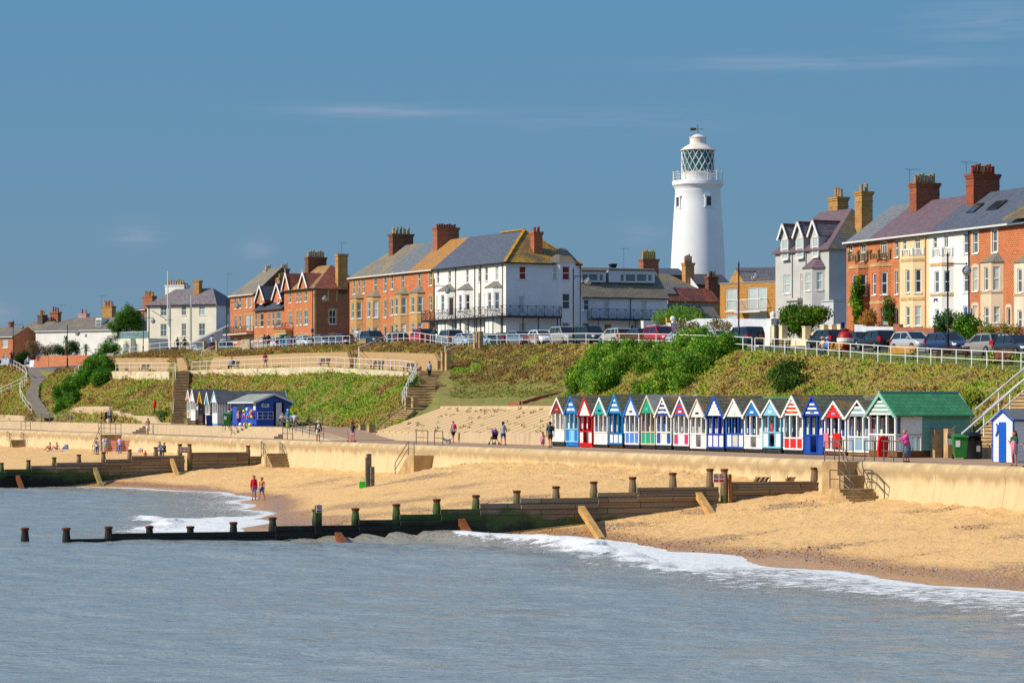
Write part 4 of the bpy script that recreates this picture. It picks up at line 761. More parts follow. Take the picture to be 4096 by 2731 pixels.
def bighut():
 n0=6.2;Uc=3527;s_=sn(Uc,n0);zz=lambda y:zat(1500+.3507*y,F/s_);t_=tU(Uc,n0);P_=facept(t_,n0);rt=root('beach_hut',C3(t_,n0,LO),'large sea green hut with a long bright green tiled roof','beach hut','row of painted beach huts on the promenade')
 zp,zg,zh,zf=zz(208),zz(452),zz(672),zz(860);hw=1.45;gh=hw+.28;dp=4.8;gr_='#86b8aa';wallc=clad('#66a496',pitch=.26)
 def bx(mb,a0,a1,b0,b1,z0_,z1_,mi=0):return mb.box8([P_(a0,b0,z0_),P_(a0,b1,z0_),P_(a1,b1,z0_),P_(a1,b0,z0_),P_(a0,b0,z1_),P_(a0,b1,z1_),P_(a1,b1,z1_),P_(a1,b0,z1_)],mi)
 mb=MB();bx(mb,-hw,hw,.1,1.8,LO+.05,zf);[bx(mb,-hw+.1+k*.7,-hw+.4+k*.9,.15,dp-.1,LO-.1,zf-.05)for k in range(4)];mb.build('base',M('#7a5230',.85,.3,3),rt)
 mb=MB();bx(mb,-hw,hw,1.7,dp,zf,zg+.05);mb.add([P_(-hw,dp,zg+.05),P_(hw,dp,zg+.05),P_(0,dp,zp-.1)],[(0,1,2)]);mb.build('cabin',wallc,rt)
 mb=MB();bx(mb,-hw-.02,-hw+.06,.45,1.7,zh-.15,zg-.03);cp=mb.build('side_doors',M(W_,.5,.05),rt);mb=MB();bx(mb,-hw+.3,hw-.3,1.6,1.71,zf,zg-.1);mb.build('door',M('#6a8a9a',.5,.1),rt)
 for a in(-hw+.06,-hw*.33,hw*.33,hw-.06):bx(MB(),a-.06,a+.06,0,.12,zf,zg).build('post',M(W_,.5,.05),rt)
 for b in(.4,1.65):bx(MB(),-hw,-hw+.1,b,b+.1,zf,zg).build('post',M(W_,.5,.05),rt)
 mb=MB();bx(mb,-hw-.02,-hw+.08,0,1.7,zh-.06,zh+.02);bx(mb,-hw,hw,-.02,.1,zh-.06,zh+.02)
 for k in range(8):bx(mb,-hw+.02,-hw+.06,.18+k*.19,.23+k*.19,zf,zh-.05)
 for k in range(14):bx(mb,-hw+.15+k*.19,-hw+.2+k*.19,.03,.07,zf,zh-.05)
 mb.build('balustrade',M(W_,.5,.05),rt)
 mb=MB();hgt=zp-zg;wv=lambda z_:gh*.8*(zp-.15-z_)/hgt
 for k in range(7):
  za=zg+(hgt-.4)*k/7;zc=zg+(hgt-.4)*(k+1)/7-.01;mb.box8([P_(-wv(za),-.1,za),P_(wv(za),-.1,za),P_(wv(za),-.06,za),P_(-wv(za),-.06,za),P_(-wv(zc),-.1,zc),P_(wv(zc),-.1,zc),P_(wv(zc),-.06,zc),P_(-wv(zc),-.06,zc)],k%2)
 mb.build('gable',[M(W_,.55,.05),M('#78ac98',.55,.05)],rt)
 mb=MB()
 for sg in(-1,1):
  for b0 in(-.2,dp+.12):
   e0=P_(sg*(gh+.05),b0,zg-.15);pk=P_(0,b0,zp+.08);e1=P_(sg*(gh-.2),b0,zg-.15);pk2=P_(0,b0,zp-.16);mb.prism([e0,e1,pk2,pk],P_(0,.06,0)-P_(0,0,0))
 mb.bar(P_(0,-.2,zp+.09),P_(0,dp+.15,zp+.09),.14,.08);mb.build('bargeboard',M(gr_,.55,.05),rt)
 mb=MB()
 for sg in(-1,1):
  e0=P_(sg*gh,-.13,zg-.1);pk=P_(0,-.13,zp);L_=P_(0,dp+.24,0)-P_(0,0,0);th=Vector((0,0,.07));mb.box8([e0,pk,pk+L_,e0+L_,e0+th,pk+th,pk+L_+th,e0+L_+th])
 mb.build('roof',tiles('#2f7a50','#3a8a5c',None,0,.32,.5,gap='#1c5a36',name='bright_green_shingle',rough=.9),rt);return P_,hw,zh,zf
PB_,hwB,zhB,zfB=bighut()
def backrow(U0,U1,V,label,mat,n0=10.6):
 zt=zat(V,yn((U0+U1)/2,n0+1.3));t0_,t1_=tU(U1,n0),tU(U0,n0);mb=MB();boxtn(mb,t0_,t1_,n0,n0+2.6,LO-.2,zt-1.15);rt=root('rear_beach_hut',C3(t0_,n0,LO),label,'beach hut','huts of the rear row half hidden behind the front row')
 mb.build('cabin',clad('#3c4a48'),rt);mb=MB();a=C3(t0_-.1,n0-.15,zt-1.2);mb.add([C3(t0_-.1,n0-.2,zt-1.2),C3(t1_+.1,n0-.2,zt-1.2),C3(t1_+.1,n0+1.3,zt),C3(t0_-.1,n0+1.3,zt),C3(t0_-.1,n0+2.8,zt-1.2),C3(t1_+.1,n0+2.8,zt-1.2)],[(0,1,2,3),(3,2,5,4),(0,3,4),(1,5,2)]);mb.build('roof',mat,rt)
backrow(2320,2470,1588,'low mossy roof showing behind the first four huts',m_felt);backrow(2476,2722,1581,'long grey felt roof showing behind the sea green gabled hut',FB);backrow(2728,2852,1584,'pale grey felt roof left of the deep blue edged hut',FB);backrow(2860,3130,1588,'green scalloped tile roof showing behind the middle of the hut row',m_fgreen);backrow(3170,3500,1582,'brown felt roof with orange lichen behind the scarlet gabled hut',m_felt)
def endhut():
 z_='R5';n0=4.6;Uc=4012;s_=sn(Uc,n0);zz=lambda y:zat(1500+.3507*y,F/s_);hw=.92;t_=tU(Uc,n0);P_=facept(t_,n0);rt=root('beach_hut',C3(t_,n0,LO),'narrow white hut with a bright blue door and blue roof trim at the right edge','beach hut')
 zp,zg,zf=zz(400),zz(500),zz(990);dp=3.4
 def bx(mb,a0,a1,b0,b1,z0_,z1_,mi=0):return mb.box8([P_(a0,b0,z0_),P_(a0,b1,z0_),P_(a1,b1,z0_),P_(a1,b0,z0_),P_(a0,b0,z1_),P_(a0,b1,z1_),P_(a1,b1,z1_),P_(a1,b0,z1_)],mi)
 mb=MB();bx(mb,-hw,hw,0,dp,zf,zg);
 for b in(0,dp):mb.add([P_(-hw,b,zg),P_(hw,b,zg),P_(0,b,zp-.03)],[(0,1,2)])
 mb.build('cabin',clad('#e6e6e8',pitch=.22),rt);d=bx(MB(),-hw*.32,hw*.38,-.03,.02,zf+.02,zz(535)).build('door',M('#0e58b8',.5,.08),rt);bx(MB(),-hw,hw,.05,dp-.05,LO-.05,zf).build('base',M('#4a3a2a',.9,.2),rt)
 mb=MB()
 for sg in(-1,1):mb.prism([P_(sg*(hw+.1),-.1,zg-.1),P_(sg*(hw-.02),-.1,zg-.1),P_(0,-.1,zp-.08),P_(0,-.1,zp+.05)],P_(0,.06,0)-P_(0,0,0))
 mb.bar(P_(-hw-.1,-.05,zg-.06),P_(-hw-.1,dp+.1,zg-.06),.05,.1);bx(mb,-hw-.02,-hw+.05,-.02,.04,zf,zg-.05);bx(mb,hw-.05,hw+.02,-.02,.04,zf,zg-.05);mb.build('trim',M('#1450b0',.5,.05),rt)
 mb=MB()
 for sg in(-1,1):
  e0=P_(sg*(hw+.1),-.06,zg-.07);pk=P_(0,-.06,zp);L_=P_(0,dp+.14,0)-P_(0,0,0);th=Vector((0,0,.05));mb.box8([e0,pk,pk+L_,e0+L_,e0+th,pk+th,pk+L_+th,e0+L_+th])
 mb.build('roof',M('#6a6d72',.9,.15,3),rt)
 mb=MB()
 pts=[P_(hw*.62+.16*math.cos(a)*(1 if a<3.4 else.6),-.025,zz(625)+.30*math.sin(a))for a in np.linspace(1.3,5.2,9)]
 mb.tube(pts,[.02,.05,.07,.08,.08,.07,.05,.04,.06],5);mb.build('painted_emblem',M('#1c60b8',.6,0),rt)
endhut()
def X6(x):return 650+.3614*x
H(X6(290),'R6',165,262,395,470,1.3,'narrow white hut with an orange gable, leftmost of the small group','#d8d8d4',W_,'#e0960c',['#e8a818',None,W_,W_],n0=6.0,zb=UP,depth=2.6,base='#5a5040',gw=1.5)
H(X6(337),'R6',162,285,388,498,1.7,'tall plain white hut second in the small far group',W_,W_,W_,[W_,W_,W_,W_],n0=5.8,zb=UP,depth=3.8,base='#6a5e48',roof=M('#55585e',.9,.1),gw=1.9)
H(X6(420),'R6',183,300,435,515,1.6,'small hut with a brown gable and thick yellow bargeboards','#22262e','#e8b810','#7c4420',['#6a3c24','#6a3c24','#6a3c24','#1c3a78'],n0=5.8,zb=UP,depth=3.2,door=W_,base='#504030',roof=M('#55585e',.9,.1),gw=1.75)
H(X6(498),'R6',190,308,432,535,1.5,'small white hut with a turquoise blue gable',W_,W_,'#1888a8',[W_,W_,W_,W_],n0=5.8,zb=UP,depth=3.,door='#5a6064',roof=M('#55585e',.9,.1),gw=1.7)
def hut5():
 n0=5.8;Uc=X6(578);s_=sn(Uc,n0);zz=lambda y:zat(1500+.3614*y,F/s_);t_=tU(Uc,n0);P_=facept(t_,n0);rt=root('beach_hut',C3(t_,n0,UP),'pale blue hut with a white gable and a long dark slate coloured roof','beach hut')
 hw=.9;gh=1.12;zp,zg,zh,zf=zz(180),zz(300),zz(420),zz(535);dp=7.4
 def bx(mb,a0,a1,b0,b1,z0_,z1_,mi=0):return mb.box8([P_(a0,b0,z0_),P_(a0,b1,z0_),P_(a1,b1,z0_),P_(a1,b0,z0_),P_(a0,b0,z1_),P_(a0,b1,z1_),P_(a1,b1,z1_),P_(a1,b0,z1_)],mi)
 bx(MB(),-hw,hw,1.6,dp,zf,zg).build('cabin',clad('#7fb4cc'),rt);mb=MB();bx(mb,-hw,hw,0,1.6,zf,zh);mb.build('low_wall',clad('#e2e2de'),rt);bx(MB(),-hw+.1,hw-.1,1.5,1.62,zh,zg-.05).build('window',glass(),rt)
 bx(MB(),-hw-.02,hw+.02,.02,dp,UP-.05,zf).build('base',M('#5a98bc',.6,.1),rt)
 for a in(-hw+.05,-.3,.3,hw-.05):bx(MB(),a-.05,a+.05,0,.1,zh,zg).build('post',M(W_,.5,.05),rt)
 mb=MB();[bx(mb,-hw,-hw+.08,.2+k*.28,.34+k*.28,zh,zg)for k in range(6)];mb.build('side_slats',M(W_,.5,.05),rt)
 MB().prism([P_(-hw,-.08,zg-.02),P_(hw,-.08,zg-.02),P_(0,-.08,zp-.1)],P_(0,.03,0)-P_(0,0,0)).build('gable',clad('#e6e4e0'),rt)
 mb=MB()
 for b0 in(-.14,dp+.05):
  for sg in(-1,1):mb.prism([P_(sg*(gh+.04),b0,zg-.12),P_(sg*(gh-.14),b0,zg-.12),P_(0,b0,zp-.12),P_(0,b0,zp+.1)],P_(0,.05,0)-P_(0,0,0))
 mb.build('bargeboard',M('#8cc0d8',.5,.05),rt);mb=MB()
 for sg in(-1,1):
  e0=P_(sg*gh,-.1,zg-.1);pk=P_(0,-.1,zp);L_=P_(0,dp+.2,0)-P_(0,0,0);th=Vector((0,0,.06));mb.box8([e0,pk,pk+L_,e0+L_,e0+th,pk+th,pk+L_+th,e0+L_+th])
 mb.build('roof',M('#585b62',.85,.2,2),rt)
hut5()
def kiosk():
 n0=5.2;Uc=X6(1038);y_=yn(Uc,n0);zz=lambda y:zat(1500+.3614*y,y_);t_=tU(Uc,n0);P_=facept(t_,n0);rt=root('kiosk',C3(t_,n0,UP),'blue beach kiosk with a shallow grey roof and toys hanging outside','kiosk')
 L=tU(X6(775),n0)-t_;Wd=3.35;zg,zp=zz(297),zz(228)+.1;bl=clad('#1a4cb4')
 def bx(mb,a0,a1,b0,b1,z0_,z1_,mi=0):return mb.box8([P_(a0,b0,z0_),P_(a0,b1,z0_),P_(a1,b1,z0_),P_(a1,b0,z0_),P_(a0,b0,z1_),P_(a0,b1,z1_),P_(a1,b1,z1_),P_(a1,b0,z1_)],mi)
 mb=MB();bx(mb,0,L,0,Wd,UP,zg)
 for a in(0,L):mb.add([P_(a,0,zg),P_(a,Wd,zg),P_(a,Wd/2,zp-.08)],[(0,1,2)])
 mb.build('wall',bl,rt);mb=MB()
 for b0,b1 in((-.35,Wd/2),(Wd+.3,Wd/2)):
  za=zg-.1;th=Vector((0,0,.1));mb.box8([P_(-.3,b0,za),P_(L+.3,b0,za),P_(L+.3,b1,zp),P_(-.3,b1,zp),P_(-.3,b0,za)+th,P_(L+.3,b0,za)+th,P_(L+.3,b1,zp)+th,P_(-.3,b1,zp)+th])
 mb.build('roof',M('#8a928a',.9,.15,2),rt);mb=MB()
 for a in(-.36,):mb.bar(P_(a,-.38,zg-.06),P_(a,Wd/2,zp+.05),.08,.2);mb.bar(P_(a,Wd/2,zp+.05),P_(a,Wd+.33,zg-.06),.08,.2)
 mb.bar(P_(-.36,-.38,zg-.06),P_(L+.3,-.38,zg-.06),.08,.14);mb.build('fascia',M('#c8ccd4',.5,.05),rt)
 bx(MB(),L*.45,L*.8,-.04,.04,zz(415),zz(318)).build('serving_hatch',glass('#0c1420'),rt)
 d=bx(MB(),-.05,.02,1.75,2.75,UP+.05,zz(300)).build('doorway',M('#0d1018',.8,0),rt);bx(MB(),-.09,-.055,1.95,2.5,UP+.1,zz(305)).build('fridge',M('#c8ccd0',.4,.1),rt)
 mb=MB();[bx(mb,-.2,-.12,.05,1.65,zz(q_),zz(q_)+.05)for q_ in(408,450,488)];[bx(mb,-.2,-.12,b_,b_+.05,zz(492),zz(405))for b_ in(.05,.55,1.1,1.6)];mb.build('rack',M('#b8bcc0',.5,.05),rt)
 s_=bx(MB(),-.05,-.02,.5,1.25,zz(355),zz(317)).build('notice',M('#d4d8dc',.5,0),rt);mb=MB()
 for k,(a_,b_)in enumerate(((.72,1.0),(.62,1.1),(.56,1.16))):bx(mb,-.06,-.052,a_,b_,zz(325+10*k),zz(325+10*k)+.05)
 mb.build('notice_text',M('#203080',.5,0),s_)
 bx(MB(),.1,.75,-.06,-.02,zz(385),zz(308)).build('menu_board',M('#dfe2e6',.5,.05),rt);bx(MB(),.8,1.6,-.09,-.05,zz(350),zz(305)).build('blue_sign',M('#1c2c70',.5,.2,8),rt)
 return P_,L,zz
PK_,LK,zzK=kiosk()
cols_=['#ff3c8c','#ff9020','#20c0e0','#f8e020','#40d060','#e02828','#9040e0','#ffffff','#ff70b0','#2860ff']
for k in range(34):
 a=rnd.uniform(.3,LK*.42);z_=zzK(rnd.uniform(470,365));mb=MB();c=PK_(a,-.22-rnd.random()*.12,z_)
 kind_=k%3
 if kind_==0:mb.ball(c,(rnd.uniform(.09,.16),)*3,8,6)
 elif kind_==1:mb.lathe(c,[(.06,-.12),(.1,.08),(.11,.1)],8)
 else:mb.bar(c-Vector((.02,0,.25)),c+Vector((.05,0,.2)),.07,.05)
 nm=('inflatable_ball','hanging_bucket','toy_spade')[kind_];o=mb.build(nm,M(cols_[k%10],.4,0));tag(o,('bright inflatable hanging at the front of the blue kiosk','plastic bucket hanging at the front of the blue kiosk','plastic spade hanging at the front of the blue kiosk')[kind_],'toy',('inflatables on the kiosk','buckets on the kiosk','spades on the kiosk')[kind_])
for k in range(12):
 a=rnd.uniform(.1,LK*.5);c=PK_(a,-.3-rnd.random()*.3,UP);mb=MB();mb.lathe(c,[(.1,0),(.14,.25),(.15,.28)],8)if k%2 else mb.ball(c+Vector((0,0,.17)),.17,8,6)
 tag(mb.build('toy_bucket' if k%2 else 'beach_ball',M(cols_[(k*7+3)%10],.4,0)),'coloured toy bucket on the ground before the kiosk' if k%2 else 'coloured beach ball on the ground before the kiosk','toy','buckets on the ground by the kiosk' if k%2 else 'balls on the ground by the kiosk')
UPV=Vector((0,0,1))
class Fr:
 def __init__(s,U0,s0,U1,s1):
  s.o=ps(U0,VH,s0);s.o.z=0;q_=ps(U1,VH,s1);q_.z=0;s.e=(q_-s.o).normalized();s.m=Vector((s.e.y,-s.e.x,0));s.L=(q_-s.o).length
  if s.m.y<0 and s.m.x<0 or s.m.dot(s.o)<0:s.m=-s.m
 def P(s,a,b,z):v=s.o+s.e*a+s.m*b;return Vector((v.x,v.y,z))
 def _hit(s,U,V,p0,nrm):
  d=Vector(((U-UC)/F,1,(VH-V)/F));c=Vector((0,0,ZC));t_=(p0-c).dot(nrm)/d.dot(nrm);return c+d*t_
 def pf(s,z,x,y,b=0):
  p=s._hit(*g(z,x,y),s.o+s.m*b,s.m);return(p-s.o).dot(s.e),p.z
 def pside(s,z,x,y,a=0):
  p=s._hit(*g(z,x,y),s.o+s.e*a,s.e);return(p-s.o).dot(s.m),p.z
class Pl:
 def __init__(s,p,u,n):s.p=Vector(p);s.p.z=0;s.u=u;s.n=n
 def at(s,a,z,d=0.):v=s.p+s.u*a+s.n*d;return Vector((v.x,v.y,z))
 def pix(s,z,x,y):
  U,V=g(z,x,y);d=Vector(((U-UC)/F,1,(VH-V)/F));c=Vector((0,0,ZC));pp=Vector((s.p.x,s.p.y,ZC));t_=(pp-c).dot(s.n)/d.dot(s.n);q_=c+d*t_;return(q_-s.p).dot(s.u),q_.z
G_DARK,G_MID,G_PALE,G_RED=glass('#1d2429'),glass('#46525a'),M('#aebab8',.3,.12,.8,spec=.6),M('#7c2420',.4,.3,1.2)
G_BLUE=M('#2d62b0',.4,.1);M_FR=M('#e2e0da',.5,.04);SURB='#b08a4c'
GL={'':G_MID,'k':G_DARK,'l':G_PALE,'r':G_RED,'b':G_BLUE}
def plbox(mb,pl,a0,a1,z0,z1,d0,d1,mi=0):
 return mb.box8([pl.at(a0,z0,d0),pl.at(a1,z0,d0),pl.at(a1,z0,d1),pl.at(a0,z0,d1),pl.at(a0,z1,d0),pl.at(a1,z1,d0),pl.at(a1,z1,d1),pl.at(a0,z1,d1)],mi)
def window(rt,pl,a0,a1,z0,z1,kind='s',gl='',fm=None,surround=None):
 """frame with its bars (part) and panes (sub-part); kind s sash, c cross, d door, f french, a arched door, n none"""
 fm=fm or M_FR;w=a1-a0;h=z1-z0;fr=min(.09,w*.16);D=-.10;mb=MB()
 plbox(mb,pl,a0,a1,z0,z0+fr,D-.03,D+.04);plbox(mb,pl,a0,a1,z1-fr,z1,D-.03,D+.04);plbox(mb,pl,a0,a0+fr,z0,z1,D-.03,D+.04);plbox(mb,pl,a1-fr,a1,z0,z1,D-.03,D+.04)
 if kind in 'sc':plbox(mb,pl,a0,a1,z0+h*.48,z0+h*.48+.07,D-.02,D+.05)
 if kind in 'cf':plbox(mb,pl,(a0+a1)/2-.03,(a0+a1)/2+.03,z0,z1,D-.02,D+.045)
 if kind=='f':plbox(mb,pl,a0,a1,z0+h*.75,z0+h*.75+.05,D-.02,D+.05)
 if kind in 'scp':plbox(mb,pl,a0-.09,a1+.09,z0-.1,z0,-.1,.08)
 nm='door' if kind in 'dfa' else 'window';o=mb.build(nm,fm,rt)
 mb=MB();mb.quad(pl.at(a0,z0,D-.02),pl.at(a1,z0,D-.02),pl.at(a1,z1,D-.02),pl.at(a0,z1,D-.02));mb.build('door_panel' if kind in 'da' else 'pane',GL.get(gl)or M(gl,.5,.1),o)
 if surround:
  mb=MB();q_=.2 if w>.5 else.14;hh=.3
  plbox(mb,pl,a0-q_,a0,z0,z1,-.02,.025);plbox(mb,pl,a1,a1+q_,z0,z1,-.02,.025)
  n_=6;ar=[pl.at(a0-q_,z1,.025)]+[pl.at(a0-q_+(w+2*q_)*k/n_,z1+hh*(.6+.4*math.sin(math.pi*k/n_)),.025)for k in range(n_+1)]+[pl.at(a1+q_,z1,.025)];mb.poly(ar);mb.build('window_surround',surround,rt)
 return o
def facade(rt,pl,a0,a1,z0,z1,mat,wins,zm,name='wall',surround=None,fm=None,depth=.13):
 """wall panel with real openings; wins = (x0, y0, x1, y1, kind, glass) read in the zoomed photo"""
 hs=[]
 for w_ in wins:
  x0,y0,x1,y1=w_[:4];A0,Zt=pl.pix(zm,x0,y0);A1,Zb=pl.pix(zm,x1,y1);A0b,Zt2=pl.pix(zm,x1,y0)
  lo,hi=min(A0,A1),max(A0,A1);zt=(Zt+Zt2)/2;lo=max(lo,a0+.05);hi=min(hi,a1-.05);zb=max(Zb,z0+.02);zt=min(zt,z1-.05)
  if hi-lo<.15 or zt-zb<.15:continue
  hs.append((lo,hi,zb,zt,w_[4]if len(w_)>4 else 's',w_[5]if len(w_)>5 else ''))
 xs=sorted({a0,a1,*[h[0]for h in hs],*[h[1]for h in hs]});zs_=sorted({z0,z1,*[h[2]for h in hs],*[h[3]for h in hs]});mb=MB()
 for i in range(len(xs)-1):
  for j in range(len(zs_)-1):
   cx,cz=(xs[i]+xs[i+1])/2,(zs_[j]+zs_[j+1])/2
   if any(h[0]<cx<h[1]and h[2]<cz<h[3]for h in hs):continue
   mb.quad(pl.at(xs[i],zs_[j]),pl.at(xs[i+1],zs_[j]),pl.at(xs[i+1],zs_[j+1]),pl.at(xs[i],zs_[j+1]))
 for h in hs:
  c_=[(h[0],h[2]),(h[1],h[2]),(h[1],h[3]),(h[0],h[3])]
  for k in range(4):p_,q_=c_[k],c_[(k+1)%4];mb.quad(pl.at(*p_),pl.at(*q_),pl.at(*q_,-depth),pl.at(*p_,-depth))
 o=mb.build(name,mat,rt)
 for h in hs:window(rt,pl,h[0],h[1],h[2],h[3],h[4],h[5],fm,surround)
 return o
def flat(rt,name,polys,mat,th=.1):
 mb=MB()
 for p in polys:mb.prism(p,(0,0,-th))
 return mb.build(name,mat,rt)
def boxab(mb,fr,a0,a1,b0,b1,z0,z1,mi=0):return mb.box8([fr.P(a0,b0,z0),fr.P(a0,b1,z0),fr.P(a1,b1,z0),fr.P(a1,b0,z0),fr.P(a0,b0,z1),fr.P(a0,b1,z1),fr.P(a1,b1,z1),fr.P(a1,b0,z1)],mi)
def chimney(rt,fr,a,b,z0,z1,wa,wb,mat,pots=4,potc='#b08a58',ph=.55,cap='#8a7448',along='b'):
 mb=MB();boxab(mb,fr,a-wa/2,a+wa/2,b-wb/2,b+wb/2,z0,z1-.3);boxab(mb,fr,a-wa/2-.07,a+wa/2+.07,b-wb/2-.07,b+wb/2+.07,z1-.32,z1-.12);boxab(mb,fr,a-wa/2-.13,a+wa/2+.13,b-wb/2-.13,b+wb/2+.13,z1-.13,z1)
 boxab(mb,fr,a-wa/2-.03,a+wa/2+.03,b-wb/2-.03,b+wb/2+.03,z1-.95,z1-.85);boxab(mb,fr,a-wa/2-.12,a+wa/2+.12,b-wb/2-.12,b+wb/2+.12,z1,z1+.05,1)
 c_=mb.build('chimney',[mat,M(cap,.9,.3,3)],rt)
 for k in range(pots):
  f_=(k+.5)/pots-.5;p=fr.P(a+(f_*wa*.9 if along=='a' else 0),b+(f_*wb*.92 if along=='b' else 0),z1+.03);r=min(.17,(wb if along=='b' else wa)*.40/pots);hh=ph*(1+.12*((k*7)%3-1))
  MB().lathe(p,[(r*1.15,0),(r,.08),(r*.88,hh-.1),(r*1.15,hh-.07),(r*1.1,hh)],8).build('chimney_pot',M(potc if isinstance(potc,str)else potc[k%len(potc)],.85,.25,5),c_)
 return c_
def chimp(rt,fr,zm,xc,ytop,b,z0,wa,wb,mat,**kw):
 a,z=fr.pf(zm,xc,ytop,b);return chimney(rt,fr,a,b,z0,z,wa,wb,mat,**kw)
def aerial(rt,p,h=1.6,w=1.2):
 p=Vector(p);mb=MB();mb.tube([p,p+UPV*h],.02,4);d=Vector((NX,NY,0));mb.tube([p+UPV*h-d*w*.3,p+UPV*h+d*w*.7],.012,4)
 for k in range(6):c_=p+UPV*h+d*(w*(-.25+k*.17));mb.tube([c_-UPV*.12-Vector((TX,TY,0))*.1,c_+UPV*.12+Vector((TX,TY,0))*.1],.01,3)
 return mb.build('aerial',M('#4a4a4c',.5,0),rt)
def bay(rt,pl,zm,xf0,xf1,xr,zb,zt,depth,mat,winf=(),winr=(),winl=(),xl=None,roof=None,roofh=.75,surround=None,trim=None,fm=None,rin=0.):
 """canted bay: front from xf0 to xf1, splayed side back to the wall at xr (and at xl when that side is seen)"""
 d=depth;plf=Pl(pl.at(0,0,d),pl.u,pl.n);af0=plf.pix(zm,xf0,0)[0];af1=plf.pix(zm,xf1,0)[0];ar=pl.pix(zm,xr,0)[0];sg=1 if af0>af1 else-1
 al=pl.pix(zm,xl,0)[0]if xl is not None else af0+sg*d*.8
 if(af1-ar)*sg<.15:ar=af1-sg*.25
 pts=[pl.at(al,0),pl.at(af0,0,d),pl.at(af1,0,d),pl.at(ar,0)]
 segs=[]
 for i,ws in((0,winl),(1,winf),(2,winr)):
  p0,p1=pts[i],pts[i+1];u=(p1-p0).normalized();n_=Vector((u.y,-u.x,0));n_=n_ if n_.dot(pl.n)>0 else-n_;facade(rt,Pl(p0,u,n_),0,(p1-p0).length,zb,zt,mat,ws,zm,'bay_wall',surround,fm)
 mb=MB();mb.poly([Vector((p.x,p.y,zt))for p in pts]);
 inner=[pl.at(al,0,.25),pl.at(af0,0,d-.2),pl.at(af1,0,d-.2),pl.at(ar,0,.25)]
 cen=(pts[0]+pts[3])/2;o_=[cen+(p-cen)*1.14 for p in pts];q=lambda p,z_:Vector((p.x,p.y,z_))
 mb.build('bay_top',mat,rt)
 if trim:
  mb=MB()
  for zt_ in trim:
   for i in range(3):
    a_,b_=cen+(pts[i]-cen)*1.05,cen+(pts[i+1]-cen)*1.05;mb.quad(q(a_,zt_-.12),q(b_,zt_-.12),q(b_,zt_+.12),q(a_,zt_+.12));mb.quad(q(a_,zt_+.12),q(b_,zt_+.12),q(pts[i+1],zt_+.13),q(pts[i],zt_+.13));mb.quad(q(a_,zt_-.12),q(b_,zt_-.12),q(pts[i+1],zt_-.12),q(pts[i],zt_-.12))
  mb.build('bay_cornice',rt.get('_trim')and MATS[rt['_trim']]or M('#c0a070',.85,.2),rt)
 if roof:
  ap0,ap1=pl.at((af0*.65+ar*.35),0,.02-rin),pl.at((af0*.35+ar*.65),0,.02-rin);zz_=zt+roofh;e=[q(p,zt-.02)for p in o_]
  mb=MB();mb.poly([e[0],e[1],q(ap0,zz_)]);mb.poly([e[1],e[2],q(ap1,zz_),q(ap0,zz_)]);mb.poly([e[2],e[3],q(ap1,zz_)]);mb.poly(e[::-1]);mb.build('bay_roof',roof,rt)
 return pts
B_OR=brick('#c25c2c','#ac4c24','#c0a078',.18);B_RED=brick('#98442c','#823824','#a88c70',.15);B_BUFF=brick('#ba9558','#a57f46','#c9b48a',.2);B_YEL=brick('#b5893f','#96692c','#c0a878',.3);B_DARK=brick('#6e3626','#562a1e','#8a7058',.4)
R_GREY=tiles('#6f716d','#82817a','#9a7a34',.45,name='grey_slate');R_DARK=tiles('#4c5666','#586374',None,0,name='dark_slate');R_PURP=tiles('#6a5560','#75616b',None,0,name='purple_slate');R_LICH=tiles('#746a5a','#86765c','#b0761c',.95,name='lichened_slate');R_OCH=tiles('#8a7048','#73614a','#c29410',.55,name='ochre_lichened_tiles')
R_PAN=tiles('#9e5a42','#7c4434',None,0,.42,.42,gap='#2a1814',name='red_pantiles');R_BLK=tiles('#3e4252','#4c5060',None,0,.42,.42,name='black_pantiles');R_RED=tiles('#7e4030','#4c342e','#b04c24',.3,.34,.3,name='orange_pantiles');R_MIX=tiles('#6a6068','#868084','#7c7440',.2,.36,.4,gap='#3a3438',name='mixed_slate');R_CON=tiles('#82786a','#70685c',None,0,.42,.9,name='concrete_tiles');R_FAR=tiles('#6b6a68','#7a746c','#8f7a3c',.35,name='old_slate')
W_HOT=M('#e3e1da',.85,.06,.6,bump=.005);W_CRM=M('#e2c79a',.85,.07,.6);W_GRY=M('#bab9b4',.85,.07,.6);W_OFF=M('#ddd6c2',.85,.06,.7);W_SHADE=M('#d3d6dc',.85,.06,.6);M_IRON=M('#1d1f24',.5,.05);M_EAVE=M('#d8d6d0',.6,.05)  # coolest white has shade painted in, for walls turned from the sun
def house(name,label,P0,group=None,cat='house'):return root(name,P0,label,cat,group)
def body(rt,fr,a0,a1,b0,b1,z0,z1,mat,name='body_wall',gable=None):
 mb=MB();boxab(mb,fr,a0,a1,b0,b1,z0,z1)
 if gable:
  for a in(a0,a1):mb.poly([fr.P(a,b0,z1),fr.P(a,b1,z1),fr.P(a,(b0+b1)/2,gable-.05)])
 return mb.build(name,mat,rt)
def roof_a(rt,fr,a0,a1,b0,b1,ze,zr,mat,h0=0.,h1=0.,ov=.25,name='roof',back=None,front=None):
 """ridge along a; h0, h1 hip lengths at the near (a0) and far (a1) end"""
 dz=(zr-ze)/((b1-b0)/2)*ov;A,B=a0-(ov if h0 else.05),a1+(ov if h1 else.05);bm=(b0+b1)/2;z_=ze-dz;P=fr.P
 R0,R1=P(a0+h0,bm,zr),P(a1-h1,bm,zr);c0,c1,c2,c3=P(A,b0-ov,z_),P(B,b0-ov,z_),P(B,b1+ov,z_),P(A,b1+ov,z_)
 flat(rt,name,[[c0,c1,R1,R0]],front or mat);pol=[[c2,c3,R0,R1]]
 if h1:pol.append([c1,c2,R1])
 flat(rt,name,pol,mat)
 if h0:flat(rt,name,[[c3,c0,R0]],back or mat)
